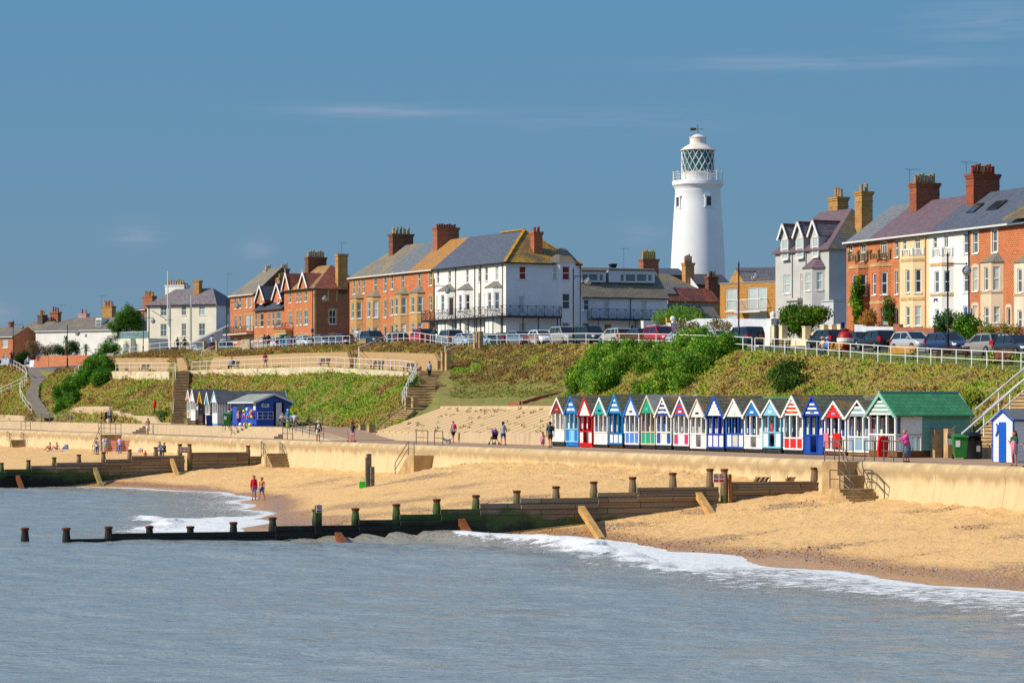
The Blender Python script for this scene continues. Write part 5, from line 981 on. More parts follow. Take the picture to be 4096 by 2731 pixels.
def gutter(rt,fr,a0,a1,b,z,mat=None):mb=MB();mb.bar(fr.P(a0,b,z),fr.P(a1,b,z),.12,.14);mb.build('gutter',mat or M_EAVE,rt)
def pipe(rt,pl,zm,x,z0,z1,mat=None):a=pl.pix(zm,x,500)[0];MB().tube([pl.at(a,z0,.08),pl.at(a,z1,.08)],.05,5).build('drainpipe',mat or M_IRON,rt)
class FrS:
 o=C3(0,45.5,0);e=Vector((TX,TY,0));m=Vector((NX,NY,0))
FR=Fr.__new__(Fr);FR.o=FrS.o;FR.e=FrS.e;FR.m=FrS.m
PLR=Pl(FR.o,FR.e,-FR.m);ZE,ZR_,DP=21.05,24.3,9.2;tR=lambda x:PLR.pix('R1',x,1000)[0];Z0=12.6
def unitR(name,label,x0,x1,wall,roof,wins,bays,surround=None,side=B_DARK,roofx=None,ext=0,ze=ZE):
 a1,a0=tR(x0),tR(x1);rt=root(name,FR.P(a0,0,Z0),label,'house','terraced houses at the right')
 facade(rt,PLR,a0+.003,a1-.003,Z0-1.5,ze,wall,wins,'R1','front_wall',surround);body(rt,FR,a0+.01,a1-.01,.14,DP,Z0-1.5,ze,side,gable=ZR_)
 r0,r1=roofx or(a0,a1);roof_a(rt,FR,r0,r1,0,DP,ze,ZR_,roof,ov=.35);gutter(rt,FR,a0,a1,-.38,ze-.18)
 for b_ in bays:bay(rt,PLR,'R1',*b_['x'],Z0-1.5,PLR.pix('R1',(b_['x'][0]+b_['x'][1])/2,b_['y'])[1],.7,b_['m'],b_.get('f',()),b_.get('r',()),roof=b_.get('roof'),surround=b_.get('s'),trim=b_.get('trim'))
 return rt,a0,a1
zR=lambda x,y:PLR.pix('R1',x,y)[1]
def balus(rt,x0,x1,x2,y0,y1,mat,balls=False,open_=False):
 plf=Pl(PLR.at(0,0,.66),PLR.u,PLR.n);zb,zt=zR(x1,y1),zR(x1,y0);a0,a1,a2=plf.pix('R1',x0,0)[0],plf.pix('R1',x1,0)[0],PLR.pix('R1',x2,0)[0];P3_=[plf.at(a0,zb),plf.at(a1,zb),PLR.at(a2,zb,.05)];mb=MB()
 for i,p in enumerate(P3_):
  mb.bar(p,p+UPV*(zt-zb),.2,.2)
  if balls:mb.ball(p+UPV*(zt-zb+.16),.17,8,6)
 for i in range(2):
  a,b=P3_[i],P3_[i+1];mb.bar(a+UPV*(zt-zb-.08),b+UPV*(zt-zb-.08),.1,.1)
  n_=6
  for k in range(1,n_):p=a.lerp(b,k/n_);mb.bar(p,p+UPV*(zt-zb-.1),.07,.07)
 mb.build('balustrade',mat,rt)
A_,a0_,a1_=unitR('terraced_house','orange brick house with a grey slate roof, far end of the right terrace',172,352,B_OR,tiles('#6c737a','#7b8188','#8f8458',.2,name='blue_grey_slate'),[(197,722,222,822),(288,712,328,850,'c')],[dict(x=(188,266,345),y=888,m=B_OR,f=[(217,962,246,1138)],r=[(285,958,332,1128,'s','k')],trim=[zR(265,905),zR(265,1200)])],surround=B_BUFF);balus(A_,192,266,345,800,858,M('#8a7250',.9,.3,3),True)
B_,b0_,b1_=unitR('terraced_house','orange brick house with purple slates and a creeper beside its ground floor bay',352,600,B_OR,R_PURP,[(455,692,497,835,'f'),(563,680,590,820),(565,935,590,1118),(566,1232,592,1370,'d','#4a2a20')],[dict(x=(362,432,530),y=872,m=B_OR,f=[(382,948,410,1122),(384,1235,412,1372)],r=[(450,940,502,1120,'s','k'),(453,1230,505,1365,'s','l')],trim=[zR(430,890),zR(430,1190)])],surround=B_BUFF);balus(B_,365,432,528,790,840,M('#8a7250',.9,.3,3),True)
C_,c0_,c1_=unitR('terraced_house','cream painted house with a white balcony over its bay',600,836,W_CRM,R_PURP,[(628,678,652,762),(722,667,764,805,'f')],[dict(x=(615,705,806),y=822,m=W_CRM,f=[(648,920,680,1105),(650,1217,680,1370)],r=[(724,917,773,1105,'s','k'),(724,1213,773,1370,'s','l')],trim=[zR(700,850),zR(700,1160)])]);balus(C_,620,705,800,755,812,M_FR);pipe(C_,PLR,'R1',812,Z0,ZE-.3,M('#c99c68',.6,.05))
D_,d0_,d1_=unitR('terraced_house','white painted house with a dark slate roof and a blue arched door',836,1165,W_HOT,R_DARK,[(868,655,900,750),(955,642,990,745,'f'),(1115,628,1150,790),(1115,910,1152,1100),(1108,1212,1146,1370,'a','b'),(850,1245,864,1370,'a','b')],[dict(x=(848,940,1035),y=825,m=W_HOT,f=[(880,932,916,1108),(885,1238,918,1335,'s','b')],r=[(958,930,1008,1105,'s','k'),(960,1235,1008,1330,'s','b')],trim=[zR(940,885),zR(940,1125)])]);balus(D_,866,942,1028,752,818,M_FR);pipe(D_,PLR,'R1',1162,Z0,ZE-.3)
mb=MB();z_a,z_b=zR(990,1180),zR(990,1152);pl_=Pl(PLR.at(0,0,.72),PLR.u,PLR.n)
for(x0_,x1_)in((876,904),):
 a,b=pl_.pix('R1',x0_,0)[0],pl_.pix('R1',x1_,0)[0];plbox(mb,pl_,b,a,z_b-.12,z_b,0,.03);plbox(mb,pl_,a-.1,a,z_a,z_b,0,.03);plbox(mb,pl_,b,b+.1,z_a,z_b,0,.03)
mb.build('wall_plaque',M('#1c2c50',.6,0),D_)
E_,e0_,e1_=unitR('terraced_house','red brick house with cream window surrounds and a cream hipped bay',1165,1505,B_OR,R_DARK,[(1190,620,1230,788,'s'),(1345,605,1385,780,'s'),(1190,905,1228,1092,'s','l'),(1190,1212,1226,1372,'a','#c8b898'),(1462,1227,1492,1372,'a','#3a3438')],[dict(x=(1250,1336,1434),y=868,m=M('#d2bea0',.85,.08,.6),f=[(1280,900,1310,1088),(1280,1222,1315,1372)],r=[(1350,895,1405,1088,'s','l'),(1358,1218,1405,1345,'s','l')],roof=R_GREY,trim=[zR(1330,1105)])],surround=M('#d2bea0',.85,.08,.6))
F_,f0_,f1_=unitR('terraced_house','brick house cut by the right edge, with a pale canted bay',1505,1830,B_OR,R_DARK,[(1650,600,1690,780)],[dict(x=(1520,1598,1700),y=870,m=M('#ddccb4',.85,.08,.6),f=[(1546,915,1582,1105),(1548,1245,1582,1400)],r=[(1620,900,1680,1100),(1620,1235,1680,1400)],roof=R_GREY,trim=[zR(1590,1125)])])
flat(F_,'porch_gable_roof',[[FR.P(tR(1500),-.9,ZE+.2),FR.P(tR(1500),2.2,ZE+2.0),FR.P(tR(1780),2.2,ZE+2.0),FR.P(tR(1780),-.9,ZE+.2)]],tiles('#6a5a44','#7c6a4a','#8a7a30',.3,name='mossy_tiles'))
rb=DP/2
def cw(x,n0):return PLR.pix('R1',x,500)[0]
chimp(A_,FR,'R1',800,232,rb-.3,22.5,1.1,2.3,brick('#a04a26','#7c3a22','#8a7058',.35),pots=6,potc='#a8845c',ph=.75)
chimp(D_,FR,'R1',1268,162,rb-.3,22.5,1.15,2.5,brick('#a84c26','#86402a','#7a5a44',.25),pots=7,potc=['#a8421c','#b24a20','#9c3e20','#c0903c'],ph=.8,cap='#6a3a28')
a,z=FR.pf('R1',1135,300,rb);aerial(D_,FR.P(a,rb,z-.5),3.0,1.6);a,z=FR.pf('R1',680,320,rb);aerial(A_,FR.P(a,rb,z),2.2,1.5)
mb=MB()
for x,y,w_,h_ in((1205,395,1.2,.9),(1380,372,1.6,.9)):
 a,_=FR.pf('R1',x,y,2.4);zz_=ZE+(ZR_-ZE)*2.4/rb;k=(ZR_-ZE)/rb;mb.box8([FR.P(a-w_/2,1.9,zz_-.5*k+.08),FR.P(a+w_/2,1.9,zz_-.5*k+.08),FR.P(a+w_/2,2.9,zz_+.5*k+.08),FR.P(a-w_/2,2.9,zz_+.5*k+.08),FR.P(a-w_/2,1.9,zz_-.5*k+.16),FR.P(a+w_/2,1.9,zz_-.5*k+.16),FR.P(a+w_/2,2.9,zz_+.5*k+.16),FR.P(a-w_/2,2.9,zz_+.5*k+.16)])
 mb.build('skylight',G_DARK,E_);mb=MB()
p=PLR.at(tR(1405)-.2,zR(1405,1330),3.2);rt=root('number_board',(p.x,p.y,13),'black board with the pale number 21 on a post in a front garden','sign');plq=Pl(PLR.at(0,0,3.2),PLR.u,PLR.n)
u_=Vector((NX,NY,0));n_=Vector((-TX,-TY,0));pq=Pl(p,u_,n_);mb=MB();plbox(mb,pq,-.42,.42,p.z-.45,p.z+.4,-.04,0);mb.build('board',M('#15161a',.5,0),rt)
mb=MB();zc_=p.z
def stroke(pts):
 for a,b in zip(pts[:-1],pts[1:]):mb.bar(pq.at(a[0]*.8,zc_+a[1]*.8,.015),pq.at(b[0]*.8,zc_+b[1]*.8,.015),.07,.01,up=n_)
stroke([(-.36,.2),(-.3,.32),(-.12,.32),(-.06,.18),(-.1,.02),(-.36,-.36),(-.04,-.36)]);stroke([(.1,.2),(.24,.32),(.24,-.36)]);stroke([(.12,-.36),(.38,-.36)]);mb.build('number',M('#9a968c',.5,0),rt);MB().bar(Vector((p.x+.46*NX,p.y+.46*NY,12)),Vector((p.x+.46*NX,p.y+.46*NY,p.z+.9)),.12).build('post',M('#8a94a4',.5,.1),rt)
FM=Fr(2023.7,35.0,1397.7,31.1);PLM=Pl(FM.o,FM.e,-FM.m);ZE2=FM.pf('Z5',1005,522)[1];ZR2=ZE2+3.9;DM=9.6;Z2=14.0
def unitM(name,label,zm,x0,x1,wall,roof,wins,bays,surround=None,side=B_DARK,far=0.):
 a1,a0=PLM.pix(zm,x0,1000)[0],PLM.pix(zm,x1,1000)[0];rt=root(name,FM.P(a0,0,Z2),label,'house','terraced houses in the middle');facade(rt,PLM,a0+.003,a1-.003,Z2-1,ZE2,wall,wins,zm,'front_wall',surround);body(rt,FM,a0+.01,a1-.01,.14,DM,Z2-1,ZE2,side)
 roof_a(rt,FM,a0,a1,0,DM,ZE2,ZR2,roof,h1=far,ov=.3);gutter(rt,FM,a0,a1,-.32,ZE2-.2)
 for b_ in bays:bay(rt,PLM,zm,*b_['x'],Z2-1,PLM.pix(zm,b_['x'][1],b_['y'])[1],.7,b_['m'],b_.get('f',()),b_.get('r',()),roof=R_GREY,roofh=.85,surround=b_.get('s'),trim=b_.get('trim'))
 return rt,a0,a1
zM=lambda zm,x,y:PLM.pix(zm,x,y)[1]
MA,ma0,ma1=unitM('terraced_house','brick house at the far left end of the middle terrace with three small top windows','Z4',76,247,B_OR,R_GREY,[(116,738,140,880),(166,733,190,878),(218,727,243,873)],[dict(x=(84,148,226),y=930,m=B_BUFF,f=[(97,978,122,1145),(97,1255,122,1370)],r=[(155,972,205,1145),(156,1250,205,1370,'s','l')])],surround=B_BUFF,far=4.6)
MB2,mb0,mb1=unitM('terraced_house','orange brick house with a mossy grey roof, second in the middle terrace','Z4',247,490,B_OR,R_GREY,[(343,703,374,860),(452,690,478,852),(452,948,478,1130),(450,1230,478,1345,'a','#2a2420')],[dict(x=(258,325,410),y=912,m=B_BUFF,f=[(272,960,302,1130),(272,1240,300,1340)],r=[(333,955,385,1135,'s','l'),(333,1238,385,1340)])],surround=B_BUFF)
MC,mc0,mc1=unitM('terraced_house','bright orange brick house with a smooth blue grey roof and white panels on its bay','Z4',490,716,B_OR,tiles('#667078','#727c84',None,0,name='blue_grey_slate'),[(522,667,550,830),(638,655,668,818),(522,937,550,1108),(520,1217,548,1340,'a','#2a2420')],[dict(x=(556,628,712),y=885,m=B_BUFF,f=[(566,925,598,1100),(565,1205,598,1300)],r=[(638,920,690,1098),(635,1200,685,1300,'s','l')],trim=[zM('Z4',628,1108)])],surround=B_BUFF)
MD,md0,md1=unitM('terraced_house','brick house with a bright orange lichened roof beside the white building','Z4',716,985,B_OR,R_LICH,[(816,640,846,800),(940,628,970,788),(942,902,970,1060),(928,1172,962,1300,'a','#3a3028')],[dict(x=(722,805,890),y=872,m=B_BUFF,f=[(744,910,775,1080),(742,1195,775,1290)],r=[(813,905,866,1080),(813,1188,862,1290)],trim=[zM('Z4',805,1090)])],surround=B_BUFF)
a1,a0=PLM.pix('Z5',231,1000)[0],0.;WC=house('white_corner_house','long white corner house with an iron balcony wrapping round its first floor',FM.P(0,0,Z2),cat='house')
facade(WC,PLM,0,a1-.003,Z2-1,ZE2,W_HOT,[(262,622,288,765),(388,628,415,760),(580,612,606,758),(710,595,737,750),(783,588,814,740),(898,578,928,735,'s','l'),(258,900,290,1030),(708,870,742,1110,'f'),(778,870,795,1100,'d','k'),(312,1178,338,1300),(388,1175,428,1300),(893,1180,940,1310,'d','k'),(782,1178,826,1310,'a','#a87880')],'Z5','front_wall')
PLS=Pl(FM.o,FM.m,-FM.e);bs=lambda x:PLS.pix('Z5',x,1000)[0];DW=bs(1822)
facade(WC,PLS,0,DW,Z2-1,ZE2,W_SHADE,[(1153,577,1230,728,'s','r'),(1148,900,1210,1095,'d','l'),(1497,893,1563,1095,'d','k'),(1153,1185,1230,1290,'p','l'),(1515,1180,1568,1290,'d','l')],'Z5','end_wall')
body(WC,FM,.14,a1-.01,.14,DW-.14,Z2-1,ZE2-.01,W_SHADE)
bay(WC,PLM,'Z5',270,372,462,Z2-1,zM('Z5',372,848),.7,W_HOT,[(308,890,343,1057)],[(390,915,447,1115,'d','#4a3630')],roof=R_GREY);bay(WC,PLM,'Z5',482,548,652,Z2-1,zM('Z5',548,838),.7,W_HOT,[(500,890,532,1060),(500,1195,526,1290)],[(572,885,620,1055,'s','k'),(565,1195,615,1280,'s','l')],roof=R_GREY);bay(WC,PLM,'Z5',782,866,968,Z2-1,zM('Z5',866,812),.7,W_HOT,[(813,865,850,1045)],[(888,862,940,1045)],roof=R_GREY)
bay(WC,PLS,'Z5',1596,1745,1790,Z2-1,ZE2-.01,.6,W_SHADE,[(1619,578,1703,733,'s','r'),(1619,872,1703,1045,'s','k'),(1617,1185,1700,1290,'p')],[],[(1512,578,1564,733,'s','l')],xl=1482,roof=tiles('#7c7466','#8a8072','#9c7a3c',.3,name='bay_slates'),roofh=1.75,rin=1.3)
zr_=ZR2;P=FM.P;ov=.3
flat(WC,'roof',[[P(-ov,-ov,ZE2-.15),P(a1,-ov,ZE2-.15),P(a1,4.8,zr_),P(4.4,4.8,zr_)]],R_DARK);flat(WC,'roof',[[P(-ov,DM+ov,ZE2-.15),P(-ov,-ov,ZE2-.15),P(4.4,4.8,zr_)]],R_OCH);flat(WC,'roof',[[P(a1,DM+ov,ZE2-.15),P(-ov,DM+ov,ZE2-.15),P(4.4,4.8,zr_),P(a1,4.8,zr_)]],R_OCH)
mb=MB();mb.bar(P(-ov,-ov,ZE2-.1),P(4.4,4.8,zr_+.06),.34,.12);mb.bar(P(4.4,4.8,zr_+.08),P(10,4.8,zr_+.08),.4,.16);mb.bar(P(4.4,4.8,zr_+.06),P(-ov,DM+ov,ZE2-.1),.25,.1);mb.build('ridge_tiles',M('#b08420',.9,.3,3),WC);gutter(WC,FM,-.3,a1,-.34,ZE2-.25,M_IRON)
mb=MB();mb.bar(P(-.35,-.3,ZE2-.25),P(-.35,DW,ZE2-.25),.12,.14);mb.build('gutter',M_IRON,WC)
for x in(470,678,742,978):pipe(WC,PLM,'Z5',x,Z2,ZE2-.3)
pipe(WC,PLS,'Z5',1815,Z2,ZE2-.3)
a_,z_=FM.pside('Z5',1340,215,1.5);chimney(WC,FM,1.5,a_,ZE2+1,z_,.9,1.1,brick('#b45c34','#944228','#a08060',.2),pots=2,potc='#b0401c',ph=.6)
chimp(MC,FM,'Z4',1118,168,4.6,ZE2+2,1.2,3.0,B_RED,pots=8,potc=['#a8421c','#8a3c28'],ph=.45,cap='#8a7a48');chimp(MA,FM,'Z4',632,238,4.6,ZE2+2,1.2,2.9,B_DARK,pots=5,potc=['#c09a5c','#a89878','#8c8478'],ph=.85)
def ironrail(rt,plist,h,name='balcony_rail'):
 mb=MB()
 for(p,q_)in plist:
  n_=max(1,round((q_-p).length/1.15));
  mb.bar(p+UPV*h,q_+UPV*h,.05,.05);mb.bar(p+UPV*.06,q_+UPV*.06,.05,.05)
  for k in range(n_+1):c_=p.lerp(q_,k/n_);mb.bar(c_,c_+UPV*h,.045,.045)
  for k in range(n_):
   c0,c1=p.lerp(q_,k/n_),p.lerp(q_,(k+1)/n_);mb.bar(c0+UPV*.08,c1+UPV*(h-.02),.028,.028);mb.bar(c0+UPV*(h-.02),c1+UPV*.08,.028,.028);m_=c0.lerp(c1,.5);mb.bar(c0.lerp(c1,.2)+UPV*h*.5,m_+UPV*h*.85,.02,.02);mb.bar(m_+UPV*h*.85,c0.lerp(c1,.8)+UPV*h*.5,.02,.02);mb.bar(c0.lerp(c1,.8)+UPV*h*.5,m_+UPV*h*.15,.02,.02);mb.bar(m_+UPV*h*.15,c0.lerp(c1,.2)+UPV*h*.5,.02,.02)
 return mb.build(name,M_IRON,rt)
zd=zM('Z5',950,1122);aB=Pl(PLM.at(0,0,1.2),PLM.u,PLM.n).pix('Z5',95,1100)[0];bB=Pl(PLS.at(0,0,1.2),PLS.u,PLS.n).pix('Z5',1612,1100)[0]
mb=MB();boxab(mb,FM,-1.25,aB,-1.25,-.01,zd-.18,zd);boxab(mb,FM,-1.25,-.01,-.01,bB,zd-.18,zd);mb.build('balcony_deck',M_IRON,WC);ironrail(WC,[(P(aB,-.05,zd),P(aB,-1.2,zd)),(P(aB,-1.2,zd),P(-1.2,-1.2,zd)),(P(-1.2,-1.2,zd),P(-1.2,bB,zd)),(P(-1.2,bB,zd),P(-.05,bB,zd))],1.15)
for k in range(10):a=aB*k/9.6-1;MB().tube([P(a,-1.15,Z2-.5),P(a,-1.15,zd-.1)],.06,6).build('balcony_post',M_IRON,WC)
for b in(1.6,3.6,6.1,bB-.1):MB().tube([P(-1.15,b,Z2-.5),P(-1.15,b,zd-.1)],.06,6).build('balcony_post',M_IRON,WC)
FV=Fr(1258,28.0,920,25.9);PLV=Pl(FV.o,FV.e,-FV.m);PVS=Pl(FV.o,FV.m,-FV.e);av=lambda x:PLV.pix('Z3',x,1000)[0];zv=lambda x,y:PLV.pix('Z3',x,y)[1];ZV=15.2;ZEV=zv(1230,645)
VR=house('brick_villa','orange brick villa with two bargeboarded gables and a bare brick end wall',FV.P(0,0,ZV));aA,aB_,aC=av(838),av(458),av(133)
facade(VR,PLV,0,aA,ZV-1,ZEV,B_OR,[(903,710,932,852),(1000,705,1024,845),(1044,700,1068,840),(1106,690,1142,832),(900,965,938,1148,'f'),(1000,962,1022,1145),(1044,955,1068,1140),(1098,950,1152,1135,'c'),(905,1275,945,1330),(1000,1265,1022,1320),(1046,1262,1070,1320),(1098,1265,1152,1320)],'Z3','front_wall',surround=B_BUFF)
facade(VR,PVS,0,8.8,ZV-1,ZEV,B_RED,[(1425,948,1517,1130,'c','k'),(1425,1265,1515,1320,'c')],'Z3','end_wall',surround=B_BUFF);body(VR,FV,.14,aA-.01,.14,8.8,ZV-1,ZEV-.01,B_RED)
b0,zt_=PVS.pix('Z3',1425,685);b1,zb_=PVS.pix('Z3',1517,832);mb=MB();plbox(mb,PVS,b0-.25,b0,zb_,zt_,0,.03);plbox(mb,PVS,b1,b1+.25,zb_,zt_,0,.03);plbox(mb,PVS,b0-.25,b1+.25,zt_,zt_+.3,0,.03);mb.build('blind_window',B_BUFF,VR)
mb=MB();plbox(mb,PVS,-.02,.28,ZV,ZEV,0,.04);plbox(mb,PLV,-.02,.35,ZV,ZEV,0,.04);mb.build('quoins',B_BUFF,VR)
ZRV=FV.pf('Z3',1400,362,4.4)[1];roof_a(VR,FV,0,aA+2,0,8.8,ZEV,ZRV,tiles('#8a6a50','#7c6a5c','#b88a1c',.45,name='weathered_tiles'),h0=4.4,h1=0,ov=.3,back=R_PAN);gutter(VR,FV,0,aA,-.34,ZEV-.22,M_IRON)
def dormer_gable(rt,fr,pl,zm,xl,xr,ypk,yft,mat,roofm,win,depth=3.2,proud=.12,barge=W_):
 a0,a1=sorted((pl.pix(zm,xl,yft)[0],pl.pix(zm,xr,yft)[0]));zf=pl.pix(zm,(xl+xr)/2,yft)[1];zp=pl.pix(zm,(xl+xr)/2,ypk)[1];am=(a0+a1)/2;mb=MB();mb.prism([pl.at(a0+.1,zf-.6,proud),pl.at(a1-.1,zf-.6,proud),pl.at(a1-.1,zf,proud),pl.at(am,zp-.25,proud),pl.at(a0+.1,zf,proud)],-pl.n*(depth*.5));mb.build('gable_wall',mat,rt)
 mb=MB()
 for a in(a0,a1):
  e0,pk=pl.at(a+(a-am)*.12,zf-.2,proud+.22),pl.at(am,zp,proud+.22);L_=-pl.n*depth;th=UPV*.09;mb.box8([e0,pk,pk+L_,e0+L_,e0+th,pk+th,pk+L_+th,e0+L_+th])
 mb.build('gable_roof',roofm,rt);mb=MB()
 for a in(a0,a1):mb.bar(pl.at(a+(a-am)*.14,zf-.25,proud+.26),pl.at(am,zp+.1,proud+.26),.07,.28,up=UPV)
 mb.bar(pl.at(am,zp,proud+.26),pl.at(am,zp+.75,proud+.26),.08);mb.build('bargeboard',M(barge,.5,.05),rt)
 if win:A0,Zt=pl.pix(zm,win[0],win[1]);A1,Zb=pl.pix(zm,win[2],win[3]);plw=Pl(pl.at(0,0,proud+.12),pl.u,pl.n);window(rt,plw,min(A0,A1),max(A0,A1),Zb,Zt,'s','')
dormer_gable(VR,FV,PLV,'Z3',838,925,475,665,B_OR,R_PAN,None);dormer_gable(VR,FV,PLV,'Z3',1055,1158,470,640,B_OR,R_PAN,None)
VM=house('brick_villa','recessed orange brick villa with two white gables and dark pantiles',FV.P(aA,0,ZV));ZEM=zv(650,912)
facade(VM,PLV,aA+.01,aB_-.01,ZV-1,ZEM,B_OR,[(458,990,488,1170),(523,990,573,1165,'s','k'),(625,985,650,1165),(680,972,712,1160),(738,968,797,1155),(680,1285,705,1340),(738,1280,797,1340),(458,1300,485,1350),(520,1298,570,1350)],'Z3','front_wall',surround=B_BUFF);body(VM,FV,aA+.02,aB_-.02,.14,8.6,ZV-1,ZEM-.01,B_DARK)
roof_a(VM,FV,aA+.02,aB_-.02,0,8.6,ZEM,ZEV+.6,R_BLK,ov=.45);dormer_gable(VM,FV,PLV,'Z3',480,590,640,810,B_OR,R_BLK,(537,752,566,868),3.6,.05);dormer_gable(VM,FV,PLV,'Z3',702,815,612,792,B_OR,R_BLK,(760,727,790,858),3.6,.05)
mb=MB();a_l,a_r=av(800),av(955);zb_=zv(880,1212);plbox(mb,PLV,min(a_l,a_r),max(a_l,a_r),zb_-.2,zb_,0,1.2);mb.build('balcony_deck',B_BUFF,VR);ironrail(VR,[(PLV.at(a_l,zb_,1.15),PLV.at(a_r,zb_,1.15)),(PLV.at(a_r,zb_,1.15),PLV.at(a_r,zb_,.05))],1.05)
mb=MB();plbox(mb,PLV,min(a_l,a_r)+.1,max(a_l,a_r)-.1,ZV-1,zb_-.2,0,1.1);mb.build('porch',B_BUFF,VR)
VL=house('brick_villa','three storey orange brick villa with an iron balcony, left of the white gabled one',FV.P(aB_,0,ZV));ZEL=zv(300,738)
facade(VL,PLV,aB_+.01,aC,ZV-1,ZEL,B_OR,[(190,795,217,930),(252,785,278,925),(332,778,360,915,'s','l'),(393,770,420,912,'s','l'),(188,1025,225,1205,'f'),(252,1020,280,1172),(333,1010,385,1205,'f','l'),(398,1005,430,1205,'f','l'),(180,1320,228,1370),(300,1312,345,1365,'p','k'),(382,1310,432,1365)],'Z3','front_wall',surround=B_BUFF);body(VL,FV,aB_+.02,aC-3.9,.14,8.7,ZV-1,ZEL-.01,B_DARK,gable=ZEL+3.95);body(VL,FV,aC-3.8,aC-.01,.15,8.6,ZV-1,ZEL-.02,B_DARK)
roof_a(VL,FV,aB_+.02,aC,0,8.8,ZEL,ZEL+4.0,R_GREY,h1=3.8,ov=.3);gutter(VL,FV,aB_,aC,-.33,ZEL-.2);zb_=zv(300,1252);a_l,a_r=av(128),av(440)
mb=MB();plbox(mb,PLV,min(a_l,a_r),max(a_l,a_r),zb_-.22,zb_,0,1.15);mb.build('balcony_deck',M('#c8b89c',.8,.1),VL);ironrail(VL,[(PLV.at(a_l,zb_,1.1),PLV.at(a_r,zb_,1.1)),(PLV.at(a_r,zb_,1.1),PLV.at(a_r,zb_,.05))],1.0)
chimp(VR,FV,'Z3',1252,262,4.4,ZRV-1,1.2,2.9,B_DARK,pots=7,potc=['#b8955c','#a58a60'],ph=.9);a_,z_=FV.pside('Z3',1588,222,.5);chimney(VR,FV,.5,a_,ZEV-1,z_,1.0,1.5,B_YEL,pots=0);aerial(VR,FV.P(.5,a_,z_-.1),1.8);chimp(VL,FV,'Z3',628,430,4.4,ZEL+2.5,1.0,1.0,B_BUFF,pots=3,potc='#c8b494',ph=.8);chimp(VM,FV,'Z3',842,412,6.5,ZEM+1,1.1,1.2,B_RED,pots=3,potc='#cdb898',ph=.8);chimp(VM,FV,'Z3',826,528,3.4,ZEM,1.0,1.6,B_YEL,pots=4,potc='#b09050',ph=.7)
FC=Fr(865,22.0,588,21.7);PLC=Pl(FC.o,FC.e,-FC.m);PCS=Pl(FC.o,FC.m,-FC.e);ZC0=16.2;ZEC=PLC.pix('Z2',1330,775)[1];LC=FC.L;CH=house('cream_house','square cream house with a hipped slate roof behind the flagpole',FC.P(0,0,ZC0))
facade(CH,PLC,0,LC,ZC0-1,ZEC,W_OFF,[(518,815,608,958,'c'),(826,808,892,952,'c'),(1080,805,1168,950,'c','l'),(518,1075,608,1258,'c'),(826,1070,892,1253,'c'),(1078,1068,1168,1248,'c'),(523,1362,608,1450,'p','b'),(785,1350,845,1460,'a','#b8b0a0')],'Z2','front_wall')
facade(CH,PCS,0,8.5,ZC0-1,ZEC,W_SHADE,[(1490,808,1527,950,'c')],'Z2','end_wall');body(CH,FC,.14,LC-.01,.14,8.5,ZC0-1,ZEC-.01,W_OFF);ZRC=FC.pf('Z2',900,565,4.2)[1];roof_a(CH,FC,0,LC,0,8.5,ZEC,ZRC,R_MIX,h0=3.4,h1=3.6,ov=.35,back=R_DARK);gutter(CH,FC,0,LC,-.4,ZEC-.22,M_IRON);pipe(CH,PLC,'Z2',350,ZC0,ZEC);pipe(CH,PLC,'Z2',955,ZC0,ZEC)
ap,zp_=PLC.pix('Z2',822,1268);mb=MB();mb.prism([PLC.at(ap-1.3,zp_-.8,0),PLC.at(ap+1.3,zp_-.8,0),PLC.at(ap,zp_,0)],PLC.n*1.0);plbox(mb,PLC,ap-1.15,ap-.9,ZC0-1,zp_-.8,.7,.95);plbox(mb,PLC,ap+.9,ap+1.15,ZC0-1,zp_-.8,.7,.95);mb.build('porch',W_OFF,CH)
chimp(CH,FC,'Z2',1062,448,3.2,ZRC-2.5,1.2,1.1,B_YEL,pots=0);chimp(CH,FC,'Z2',745,512,9,ZRC-3,4.2,1.0,W_HOT,pots=7,potc='#b89460',ph=.9,along='a');chimp(CH,FC,'Z2',870,520,9.4,ZRC-3,1.6,1.0,W_HOT,pots=3,potc='#a89070',ph=.5,along='a');aerial(CH,FC.P(3.2,9,ZRC-.8),3.6,1.4)
BX=house('rear_house','roofs and yellow chimneys seen between the cream house and the brick villa',FC.P(-3.5,8,ZC0));body(BX,FC,-4.5,-.2,9,16,ZC0-1,ZRC-1.5,B_RED);roof_a(BX,FC,-4.5,-.2,9,16,ZRC-1.5,ZRC+.3,R_RED,ov=.2);chimney(BX,FC,-1.6,11,ZRC-2,FC.pf('Z2',1360,545,11)[1],1.3,1.0,B_YEL,pots=2,potc='#a08a68',ph=1.0,along='a');chimney(BX,FC,-4.6,9.5,ZRC-4,FC.pf('Z2',1510,570,9.5)[1],1.6,1.0,B_BUFF,pots=2,potc='#8a5038',ph=1.3,along='a')
LT=house('lean_to','low wing with a steep dark slate roof between the cream house and the villa',FC.P(-3,-1,ZC0));p0,p1,p2=FC.pf('Z2',960,1350,-3),FC.pf('Z2',1500,1100,-.2),FC.pf('Z2',1540,1330,-3)
flat(LT,'roof',[[FC.P(p0[0],-3,p0[1]-.2),FC.P(p2[0]-1.5,-3,p0[1]-.2),FC.P(p1[0]-2,0,p1[1]),FC.P(p1[0],0,p1[1])]],R_BLK);body(LT,FC,p2[0]-1.5,p0[0]-.8,-2.7,-.2,ZC0-1.5,p0[1]-.25,W_HOT,'wall');mb=MB();mb.bar(FC.P(p0[0],-3.02,p0[1]-.15),FC.P(p1[0],-.05,p1[1]+.05),.1,.25);mb.build('verge_board',M_FR,LT)
